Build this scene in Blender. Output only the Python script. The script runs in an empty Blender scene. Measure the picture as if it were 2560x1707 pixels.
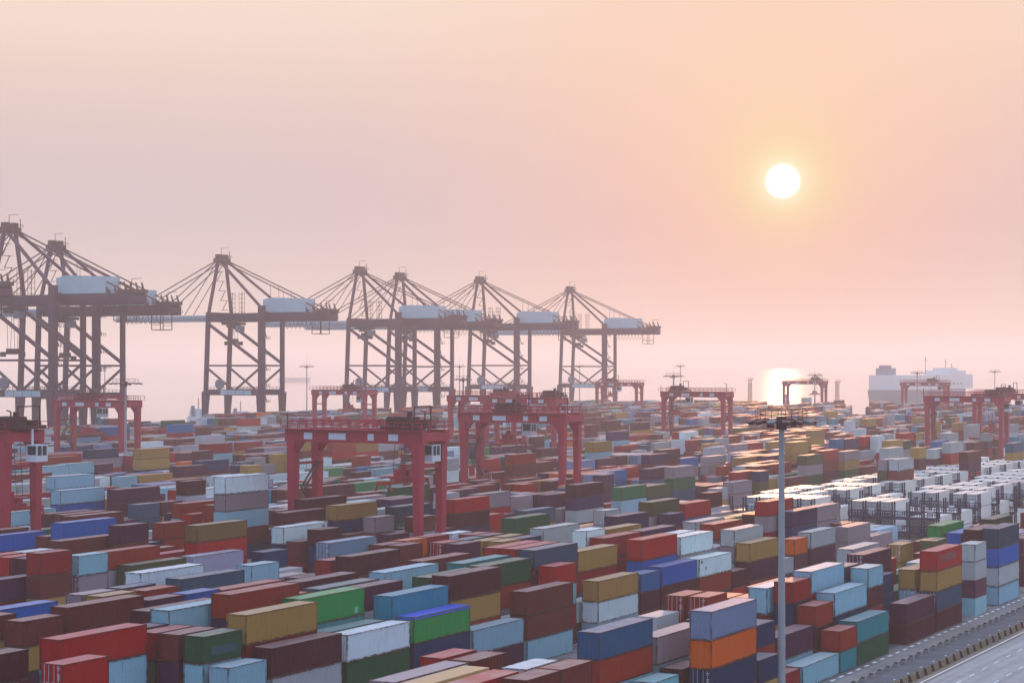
import bpy, math, random, json
import numpy as np
from mathutils import Vector, Matrix
random.seed(11)
S = bpy.context.scene
# ---------------------------------------------------------------- camera
F, HX, HC = 4800.0, 907.0, 36.6
TH = math.atan(2645/4800.0)
cam_d = bpy.data.cameras.new("camera"); cam = bpy.data.objects.new("camera", cam_d)
S.collection.objects.link(cam); S.camera = cam
cam.location = (0, 0, HC); cam.rotation_euler = (math.radians(90), 0, 0)
cam_d.sensor_width = 36.0; cam_d.lens = 36.0*F/2560
cam_d.shift_y = (HX-853.5)/2560
cam_d.clip_start = 1.0; cam_d.clip_end = 60000
S.render.resolution_x = 1024; S.render.resolution_y = 682
# ---------------------------------------------------------------- world
SUN_AZ = math.atan(677/4800.0); SUN_EL = math.atan((HX-453)/math.hypot(4800, 677))
sund = Vector((math.sin(SUN_AZ)*math.cos(SUN_EL), math.cos(SUN_AZ)*math.cos(SUN_EL), math.sin(SUN_EL)))
W = bpy.data.worlds.new("World"); S.world = W; W.use_nodes = True
def srgb(r, g, b, a=1.0):
    f = lambda c: (c/255/12.92) if c/255 <= .04045 else ((c/255+.055)/1.055)**2.4
    return (f(r), f(g), f(b), a)
def build_world():
    nt = W.node_tree; N = nt.nodes; L = nt.links; N.clear()
    out = N.new("ShaderNodeOutputWorld"); bg = N.new("ShaderNodeBackground")
    L.new(bg.outputs[0], out.inputs[0])
    tc = N.new("ShaderNodeTexCoord"); sep = N.new("ShaderNodeSeparateXYZ"); L.new(tc.outputs["Generated"], sep.inputs[0])
    def math_(op, a, b=None, clamp=False):
        n = N.new("ShaderNodeMath"); n.operation = op; n.use_clamp = clamp
        for i, v in enumerate((a, b)):
            if v is None: continue
            if isinstance(v, (int, float)): n.inputs[i].default_value = v
            else: L.new(v, n.inputs[i])
        return n.outputs[0]
    def ramp(fac, stops):
        n = N.new("ShaderNodeValToRGB"); L.new(fac, n.inputs[0]); e = n.color_ramp.elements
        n.color_ramp.interpolation = 'B_SPLINE' if len(stops) > 4 else 'EASE'
        while len(e) < len(stops): e.new(0.5)
        for x, (p, c) in zip(e, stops): x.position = p; x.color = c
        return n.outputs[0]
    def mix(fac, a, b, mode='MIX'):
        n = N.new("ShaderNodeMixRGB"); n.blend_type = mode
        for i, v in enumerate((fac, a, b)):
            if isinstance(v, (int, float)): n.inputs[i].default_value = v
            elif isinstance(v, tuple): n.inputs[i].default_value = v
            else: L.new(v, n.inputs[i])
        return n.outputs[0]
    z = sep.outputs[2]
    t = math_('MULTIPLY', z, 4.0, True)          # 0..14.5 deg of elevation
    front = ramp(t, [(0.0, srgb(238, 212, 188)), (0.07, srgb(232, 208, 193)), (0.2, srgb(219, 199, 196)), (0.34, srgb(212, 192, 194)), (0.5, srgb(226, 202, 195)), (0.66, srgb(242, 216, 200)), (0.85, srgb(248, 228, 210))])
    t2 = math_('MULTIPLY', z, 1.0, True)
    high = ramp(t2, [(0.17, srgb(248, 228, 210)), (0.45, (.9, 1.0, 1.24, 1)), (1.0, (.9, 1.06, 1.46, 1))])
    hm = math_('MULTIPLY', math_('SUBTRACT', z, 0.15), 8.0, True)
    col = mix(hm, front, high)
    dp = N.new("ShaderNodeVectorMath"); dp.operation = 'DOT_PRODUCT'; L.new(tc.outputs["Generated"], dp.inputs[0]); dp.inputs[1].default_value = sund
    d = dp.outputs["Value"]
    ang = math_('ARCCOSINE', math_('MINIMUM', d, 0.9999999))
    angd = math_('MULTIPLY', ang, 57.2958)
    # back of the sky is cooler and dimmer
    bk = math_('MULTIPLY', math_('SUBTRACT', angd, 40.0), 1/90.0, True)
    back = ramp(t2, [(0.0, (.26, .35, .5, 1)), (0.3, (.46, .6, .86, 1)), (1.0, (.98, 1.2, 1.68, 1))])
    col = mix(bk, col, back)
    # wide pink veil, then peach, then yellow glow, then the disc
    # flattened vertically: rose band sinks below the sun
    rose = math_('POWER', 2.71828, math_('MULTIPLY', math_('POWER', math_('DIVIDE', angd, 8.0), 2.0), -1.0))
    col = mix(math_('MULTIPLY', rose, 0.78), col, srgb(252, 186, 164))
    up = math_('MULTIPLY', math_('SUBTRACT', z, 0.07), 12.0, True)
    peach = math_('POWER', 2.71828, math_('MULTIPLY', math_('POWER', math_('DIVIDE', angd, 7.5), 2.0), -1.0))
    col = mix(math_('MULTIPLY', math_('MULTIPLY', peach, up), 0.75), col, srgb(254, 220, 188))
    yel = math_('POWER', 2.71828, math_('MULTIPLY', math_('DIVIDE', angd, 1.25), -1.0))
    col = mix(math_('MULTIPLY', yel, 1.15, True), col, srgb(255, 232, 150))
    bloom = math_('POWER', 2.71828, math_('MULTIPLY', math_('DIVIDE', math_('MAXIMUM', math_('SUBTRACT', angd, 0.47), 0.0), 0.28), -1.0))
    col = mix(math_('MULTIPLY', bloom, 0.9), col, (1.0, .95, .72, 1))
    disc = math_('MULTIPLY', math_('SUBTRACT', 0.53, angd), 7.0, True)
    col = mix(disc, col, (2.6, 2.4, 1.9, 1))
    L.new(col, bg.inputs[0]); bg.inputs[1].default_value = 1.0
build_world()
# ---------------------------------------------------------------- sun
sl = bpy.data.lights.new("sun", 'SUN'); sl.energy = 1.5; sl.angle = math.radians(0.6); sl.color = (1.0, 0.46, 0.2)
so = bpy.data.objects.new("sun", sl); S.collection.objects.link(so)
so.rotation_euler = (-sund).to_track_quat('-Z', 'Y').to_euler()
# ---------------------------------------------------------------- exposure
S.view_settings.view_transform = 'Standard'; S.view_settings.look = 'None'
S.view_settings.exposure = 0.0; S.view_settings.gamma = 1.0; S.view_settings.use_curve_mapping = False
S.cycles.volume_bounces = 2; S.cycles.max_bounces = 8
# ---------------------------------------------------------------- helpers
C = S.collection
YAW = math.radians(90)-TH
su = Vector((math.sin(TH), math.cos(TH), 0)); sv = Vector((math.cos(TH), -math.sin(TH), 0))
def P(u, v, z=0.0): q = su*u + sv*v; return Vector((q.x, q.y, z))
def proj(p): return 1280+F*p.x/p.y, HX+(HC-p.z)*F/p.y
def at_px(x, y, D): return Vector(((x-1280)*D/F, D, HC-(y-HX)*D/F))
def row_from_px(x, v):
    """depth and u of the point of yard row v seen at picture column x"""
    D = v/((x-1280)/F*math.cos(TH)-math.sin(TH)); X = (x-1280)*D/F
    return D, X*math.sin(TH)+D*math.cos(TH)
class MB:
    def __init__(s): s.v = []; s.f = []; s.m = []; s.mi = 0
    def quad(s, *p):
        n = len(s.v); s.v += [tuple(q) for q in p]; s.f.append(tuple(range(n, n+len(p)))); s.m.append(s.mi)
    def box(s, x0, x1, y0, y1, z0, z1, taper=0.0):
        n = len(s.v); t = taper
        s.v += [(x0, y0, z0), (x1, y0, z0), (x1, y1, z0), (x0, y1, z0), (x0+t, y0+t, z1), (x1-t, y0+t, z1), (x1-t, y1-t, z1), (x0+t, y1-t, z1)]
        for q in ((0, 3, 2, 1), (4, 5, 6, 7), (0, 1, 5, 4), (1, 2, 6, 5), (2, 3, 7, 6), (3, 0, 4, 7)):
            s.f.append(tuple(n+i for i in q)); s.m.append(s.mi)
    def bar(s, a, b, w, h=None, w2=None, h2=None):
        """box section beam from a to b; w across, h vertical-ish"""
        a = Vector(a); b = Vector(b); h = h or w; w2 = w2 or w; h2 = h2 or h
        d = (b-a).normalized(); ref = Vector((0, 0, 1)) if abs(d.z) < .95 else Vector((1, 0, 0))
        x = d.cross(ref).normalized(); y = x.cross(d).normalized(); n = len(s.v)
        for p, ww, hh in ((a, w, h), (b, w2, h2)):
            for i, j in ((-1, -1), (1, -1), (1, 1), (-1, 1)): s.v.append(tuple(p+x*(i*ww/2)+y*(j*hh/2)))
        for q in ((3, 2, 1, 0), (4, 5, 6, 7), (0, 1, 5, 4), (1, 2, 6, 5), (2, 3, 7, 6), (3, 0, 4, 7)):
            s.f.append(tuple(n+i for i in q)); s.m.append(s.mi)
    def tube(s, a, b, r, r2=None, k=8):
        a = Vector(a); b = Vector(b); r2 = r if r2 is None else r2
        d = (b-a).normalized(); ref = Vector((0, 0, 1)) if abs(d.z) < .95 else Vector((1, 0, 0))
        x = d.cross(ref).normalized(); y = x.cross(d).normalized(); n = len(s.v)
        for p, rr in ((a, r), (b, r2)):
            for i in range(k):
                t = 2*math.pi*i/k; s.v.append(tuple(p+x*(rr*math.cos(t))+y*(rr*math.sin(t))))
        for i in range(k):
            j = (i+1) % k; s.f.append((n+i, n+j, n+k+j, n+k+i)); s.m.append(s.mi)
        s.f.append(tuple(n+i for i in range(k))[::-1]); s.m.append(s.mi)
        s.f.append(tuple(n+k+i for i in range(k))); s.m.append(s.mi)
    def rail(s, a, b, hgt=1.1, step=1.6, t=.07):
        a = Vector(a); b = Vector(b); n = max(1, round((b-a).length/step)); up = Vector((0, 0, hgt))
        for i in range(n+1):
            p = a.lerp(b, i/n); s.bar(p, p+up, t)
        s.bar(a+up, b+up, t); s.bar(a+up*.5, b+up*.5, t*.7)
    def extr(s, poly, x0, x1):
        """prism of a (y, z) outline along x"""
        n = len(s.v); k = len(poly)
        for X in (x0, x1): s.v += [(X, y, z) for y, z in poly]
        s.f.append(tuple(n+i for i in range(k))[::-1]); s.f.append(tuple(n+k+i for i in range(k))); s.m += [s.mi]*2
        for i in range(k):
            j = (i+1) % k; s.f.append((n+i, n+j, n+k+j, n+k+i)); s.m.append(s.mi)
    def mesh(s, name, mats):
        me = bpy.data.meshes.new(name); me.from_pydata(s.v, [], s.f)
        for m in (mats if isinstance(mats, (list, tuple)) else [mats]): me.materials.append(m)
        me.polygons.foreach_set("material_index", s.m); me.update(); return me
    def build(s, name, mats, parent=None, color=None):
        return ob(name, s.mesh(name, mats), parent, color)
def ob(name, me, parent=None, color=None):
    o = bpy.data.objects.new(name, me); C.objects.link(o); o.parent = parent
    if color: o.color = color
    return o
def tag(o, label, cat, group=None):
    o['label'] = label; o['category'] = cat
    if group: o['group'] = group
    return o
def thing(name, label, cat, loc=(0, 0, 0), rz=0.0, group=None):
    o = ob(name, None); o.location = loc; o.rotation_euler = (0, 0, rz); return tag(o, label, cat, group)
def struct(o, kind='structure'): o['kind'] = kind; return o
# ---------------------------------------------------------------- materials
def new_mat(name):
    m = bpy.data.materials.new(name); m.use_nodes = True
    return m, m.node_tree.nodes, m.node_tree.links, m.node_tree.nodes["Principled BSDF"]
def plain(name, rgb, rough=.6, metal=0.0, var=.15, scale=1.5, dark=.55):
    """one colour with soft dirt variation"""
    m, N, L, b = new_mat(name)
    tc = N.new("ShaderNodeTexCoord"); no = N.new("ShaderNodeTexNoise"); no.inputs["Scale"].default_value = scale; no.inputs["Detail"].default_value = 6
    L.new(tc.outputs["Object"], no.inputs[0])
    mx = N.new("ShaderNodeMixRGB"); mr = N.new("ShaderNodeMapRange"); L.new(no.outputs[0], mr.inputs[0])
    mr.inputs[1].default_value = .35; mr.inputs[2].default_value = .75; mr.inputs[4].default_value = var*2
    L.new(mr.outputs[0], mx.inputs[0]); c = srgb(*rgb); mx.inputs[1].default_value = c
    mx.inputs[2].default_value = (c[0]*dark, c[1]*dark, c[2]*dark, 1)
    L.new(mx.outputs[0], b.inputs["Base Color"]); b.inputs["Roughness"].default_value = rough; b.inputs["Metallic"].default_value = metal
    return m
def container_mat(name, kind):
    m, N, L, b = new_mat(name)
    if kind == 'stuff':
        src = N.new("ShaderNodeAttribute"); src.attribute_name = "paint"; base = src.outputs["Color"]; rnd = None
    else:
        src = N.new("ShaderNodeObjectInfo"); base = src.outputs["Color"]; rnd = src.outputs["Random"]
    tc = N.new("ShaderNodeTexCoord"); co = tc.outputs["Object"]
    add = N.new("ShaderNodeVectorMath"); add.operation = 'ADD'; L.new(co, add.inputs[0])
    if rnd is not None:
        cb = N.new("ShaderNodeCombineXYZ")
        mu = N.new("ShaderNodeMath"); mu.operation = 'MULTIPLY'; mu.inputs[1].default_value = 97.0; L.new(rnd, mu.inputs[0])
        L.new(mu.outputs[0], cb.inputs[0]); L.new(mu.outputs[0], cb.inputs[2]); L.new(cb.outputs[0], add.inputs[1])
    def noise(sx, sy, sz, scale=1.0, det=5):
        mp = N.new("ShaderNodeMapping"); mp.inputs["Scale"].default_value = (sx, sy, sz); L.new(add.outputs[0], mp.inputs[0])
        n = N.new("ShaderNodeTexNoise"); n.inputs["Scale"].default_value = scale; n.inputs["Detail"].default_value = det; L.new(mp.outputs[0], n.inputs[0]); return n.outputs[0]
    def rng(s, a, b_, o):
        r = N.new("ShaderNodeMapRange"); r.inputs[1].default_value = a; r.inputs[2].default_value = b_; r.inputs[4].default_value = o; L.new(s, r.inputs[0]); return r.outputs[0]
    def mix(f, a, c, mode='MIX'):
        n = N.new("ShaderNodeMixRGB"); n.blend_type = mode
        for i, v in enumerate((f, a, c)):
            if isinstance(v, float): n.inputs[i].default_value = v
            elif isinstance(v, tuple): n.inputs[i].default_value = v
            else: L.new(v, n.inputs[i])
        return n.outputs[0]
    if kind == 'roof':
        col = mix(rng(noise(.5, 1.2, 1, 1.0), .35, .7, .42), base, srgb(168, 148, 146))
        col = mix(0.24, col, srgb(178, 156, 152))  # roof dust, plus the paleness of a sky-lit top put into the colour
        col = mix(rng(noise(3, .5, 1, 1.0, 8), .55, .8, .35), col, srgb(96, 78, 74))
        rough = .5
    elif kind == 'frame':
        col = mix(rng(noise(1.5, 1.5, 1.2, 1.0, 6), .36, .58, .85), base, srgb(86, 52, 44))
        col = mix(0.25, col, srgb(60, 48, 48)); rough = .7
    elif kind == 'side':
        col = mix(rng(noise(.25, .4, .5, 1.0, 4), .3, .75, .1), base, srgb(120, 112, 112))
        col = mix(rng(noise(5, 5, .6, 1.0, 6), .58, .82, .5), col, srgb(78, 52, 46))
        col = mix(rng(noise(9, 9, 9, 1.0, 3), .66, .78, .5), col, srgb(60, 42, 40)); rough = .62
    elif kind == 'door':
        col = mix(rng(noise(4, 4, .8, 1.0, 6), .5, .8, .5), base, srgb(80, 56, 50)); col = mix(.18, col, srgb(50, 40, 42)); rough = .62
    else:
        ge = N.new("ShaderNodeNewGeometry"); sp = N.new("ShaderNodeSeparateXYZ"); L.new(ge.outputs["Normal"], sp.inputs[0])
        rf = mix(rng(noise(.3, .8, 1, 1.0), .35, .7, .6), base, srgb(168, 148, 146)); rf = mix(0.25, rf, srgb(170, 150, 148))  # upward faces: dust and the brightness of top light mixed into the colour
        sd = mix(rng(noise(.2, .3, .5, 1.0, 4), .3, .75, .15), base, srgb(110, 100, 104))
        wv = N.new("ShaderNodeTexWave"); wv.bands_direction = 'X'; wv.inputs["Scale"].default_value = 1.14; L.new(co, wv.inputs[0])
        sd = mix(rng(wv.outputs["Fac"], .0, 1.0, .22), sd, mix(1.0, sd, (.45, .42, .45, 1), 'MULTIPLY'))  # flat walls: shade of the corrugation ribs painted as darker bands
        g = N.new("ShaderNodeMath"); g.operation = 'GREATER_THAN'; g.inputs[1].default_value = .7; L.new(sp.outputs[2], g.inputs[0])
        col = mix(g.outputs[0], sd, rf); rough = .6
    L.new(col, b.inputs["Base Color"]); b.inputs["Roughness"].default_value = rough
    b.inputs["Specular IOR Level"].default_value = .5 if kind == "roof" else .16
    return m
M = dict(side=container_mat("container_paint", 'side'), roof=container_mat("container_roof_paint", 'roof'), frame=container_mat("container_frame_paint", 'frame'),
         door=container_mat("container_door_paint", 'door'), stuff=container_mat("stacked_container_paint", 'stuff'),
         rods=plain("galvanised_rods", (205, 200, 205), .45, .3), white=plain("white_marking", (225, 225, 230), .6, 0, .05),
         rtg=plain("crane_red_paint", (172, 26, 56), .5, 0, .2, .4), sts=plain("quay_crane_red_paint", (70, 12, 56), .55, 0, .2, .3),
         machinery=plain("dark_machinery", (70, 24, 30), .6, 0, .25, 2), grey=plain("grey_steel", (120, 124, 132), .5, .1), panel=plain("white_panel", (214, 222, 230), .5, 0, .08),
         house=plain("pale_blue_cladding", (176, 204, 214), .55, 0, .12, .3), boom=plain("pale_boom_paint", (170, 192, 204), .55, 0, .15, .3), rack=plain("navy_rack_steel", (30, 42, 78), .55, .1, .2), glass=plain("dark_cab_glass", (38, 66, 70), .15, 0, .05),
         mast=plain("weathered_mast_steel", (160, 164, 170), .5, .1, .3, .35, .6), lampm=plain("lamp_housing", (92, 60, 58), .5, .2, .2, 2), tyre=plain("black_rubber", (24, 24, 26), .8), spreader=plain("orange_spreader", (168, 52, 36), .5, 0, .25, 1),
         rope=plain("wire_rope", (60, 50, 56), .5, .4), shiphull=plain("grey_ship_hull", (128, 134, 148), .6), shipwhite=plain("white_ship_paint", (214, 218, 222), .5, 0, .08, .05), concrete=plain("weathered_concrete", (132, 130, 128), .85, 0, .3, 1), dark=plain("dark_concrete", (52, 52, 56), .85), cyl=plain("white_gas_cylinder", (222, 222, 226), .5, 0, .12, 3))
# ---------------------------------------------------------------- ground
def ground_mat():
    m, N, L, b = new_mat("yard_concrete")
    tc = N.new("ShaderNodeTexCoord")
    def noise(sc, s, d=8):
        mp = N.new("ShaderNodeMapping"); mp.inputs["Scale"].default_value = sc; L.new(tc.outputs["Object"], mp.inputs[0])
        n = N.new("ShaderNodeTexNoise"); n.inputs["Scale"].default_value = s; n.inputs["Detail"].default_value = d; L.new(mp.outputs[0], n.inputs[0]); return n.outputs[0]
    r = N.new("ShaderNodeValToRGB"); L.new(noise((.18, .5, 1), 1.0), r.inputs[0])
    r.color_ramp.elements[0].position = .35; r.color_ramp.elements[0].color = srgb(92, 92, 98); r.color_ramp.elements[1].position = .68; r.color_ramp.elements[1].color = srgb(138, 134, 132)
    mx = N.new("ShaderNodeMixRGB"); mr = N.new("ShaderNodeMapRange"); mr.inputs[1].default_value = .52; mr.inputs[2].default_value = .66; mr.inputs[4].default_value = .6
    L.new(noise((.06, .35, 1), 3.0), mr.inputs[0]); L.new(mr.outputs[0], mx.inputs[0]); L.new(r.outputs[0], mx.inputs[1]); mx.inputs[2].default_value = srgb(62, 62, 68)
    br = N.new("ShaderNodeTexBrick"); br.inputs["Scale"].default_value = 1.0; br.inputs["Mortar Size"].default_value = .05; br.inputs["Brick Width"].default_value = 5.0; br.inputs["Row Height"].default_value = 3.2
    br.inputs["Color1"].default_value = (1, 1, 1, 1); br.inputs["Color2"].default_value = (.86, .86, .86, 1); br.inputs["Mortar"].default_value = (.6, .6, .6, 1); L.new(tc.outputs["Object"], br.inputs[0])
    m2 = N.new("ShaderNodeMixRGB"); m2.blend_type = 'MULTIPLY'; m2.inputs[0].default_value = .7; L.new(mx.outputs[0], m2.inputs[1]); L.new(br.outputs[0], m2.inputs[2])
    L.new(m2.outputs[0], b.inputs["Base Color"]); b.inputs["Roughness"].default_value = .8
    return m
def road_mat(name, a, c, streak=(.03, 1.2, 1)):
    m, N, L, b = new_mat(name)
    tc = N.new("ShaderNodeTexCoord"); mp = N.new("ShaderNodeMapping"); mp.inputs["Scale"].default_value = streak; L.new(tc.outputs["Object"], mp.inputs[0])
    n = N.new("ShaderNodeTexNoise"); n.inputs["Scale"].default_value = 1.0; n.inputs["Detail"].default_value = 8; L.new(mp.outputs[0], n.inputs[0])
    r = N.new("ShaderNodeValToRGB"); L.new(n.outputs[0], r.inputs[0]); e = r.color_ramp.elements
    e[0].position = .3; e[0].color = srgb(*a); e[1].position = .7; e[1].color = srgb(*c)
    n2 = N.new("ShaderNodeTexNoise"); n2.inputs["Scale"].default_value = .35; n2.inputs["Detail"].default_value = 9; L.new(tc.outputs["Object"], n2.inputs[0])
    m2 = N.new("ShaderNodeMixRGB"); m2.blend_type = 'OVERLAY'; m2.inputs[0].default_value = .35; L.new(r.outputs[0], m2.inputs[1]); L.new(n2.outputs[0], m2.inputs[2])
    L.new(m2.outputs[0], b.inputs["Base Color"]); b.inputs["Roughness"].default_value = .75; return m
def yard_sheet(name, u0, u1, v0, v1, z0, z1, mat, label=None):
    """slab in the yard frame, v0 > v1"""
    b = MB(); b.box(u0, u1, -v0, -v1, z0, z1); o = b.build(name, mat); o.rotation_euler = (0, 0, YAW); return struct(o)
QV = -622.0
yard_sheet("yard_ground", -500, 1245, 900, QV, -5.5, 0.0, ground_mat())
yard_sheet("road", -500, 1240, -64.6, -40.0, .004, .008, road_mat("road_concrete", (136, 134, 136), (166, 163, 162)))
yard_sheet("service_lane", -500, 1240, -71.8, -67.3, .004, .008, road_mat("lane_asphalt", (64, 68, 76), (92, 96, 104), (.5, .25, 1)))
yard_sheet("crane_runway", -500, 1240, -74.2, -71.9, .004, .03, road_mat("runway_concrete", (112, 110, 112), (142, 138, 136), (.03, 2.5, 1)))
yard_sheet("verge", -500, 1240, -67.2, -64.7, .004, .02, road_mat("verge_grit", (104, 94, 84), (132, 120, 104)))
def lines():
    b = MB(); b.box(-500, 1240, 65.05, 65.25, .014, .024+.002)
    o = b.build("road_edge_line", M['white']); o.rotation_euler = (0, 0, YAW); struct(o)
    b = MB()
    for v in (-61.5, -57.8, -54.0):
        k = 0
        while k < 60:
            u = 200+5.6*k+(2.5 if v == -57.8 else 0); b.box(u, u+2.1, -v-.08, -v+.08, .011, .014); k += 1
    o = b.build("road_lane_markings", M['white']); o.rotation_euler = (0, 0, YAW); struct(o)
    b = MB()
    for k in range(40): b.box(200+5.2*k, 200.7+5.2*k, 68.4, 68.55, .011, .014)
    o = b.build("service_lane_markings", M['white']); o.rotation_euler = (0, 0, YAW); struct(o)
    b = MB()
    for k in range(90): b.box(196+3.05*k, 197.5+3.05*k, 74.35, 74.75, .003, .007)
    o = b.build("stack_slot_markings", M['white']); o.rotation_euler = (0, 0, YAW); struct(o)
lines()
def water():
    m, N, L, b = new_mat("sea_water")
    b.inputs["Base Color"].default_value = srgb(176, 158, 136); b.inputs["Roughness"].default_value = .06
    tc = N.new("ShaderNodeTexCoord")
    n1 = N.new("ShaderNodeTexNoise"); n1.inputs["Scale"].default_value = .25; n1.inputs["Detail"].default_value = 6; n1.inputs["Roughness"].default_value = .65; L.new(tc.outputs["Object"], n1.inputs[0])
    bp = N.new("ShaderNodeBump"); bp.inputs["Strength"].default_value = 1.0; bp.inputs["Distance"].default_value = .006; L.new(n1.outputs[0], bp.inputs["Height"]); L.new(bp.outputs[0], b.inputs["Normal"])
    q = MB(); q.quad((-12000, -1500, -4), (12000, -1500, -4), (12000, 14000, -4), (-12000, 14000, -4))
    struct(q.build("sea", m))
water()
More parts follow.
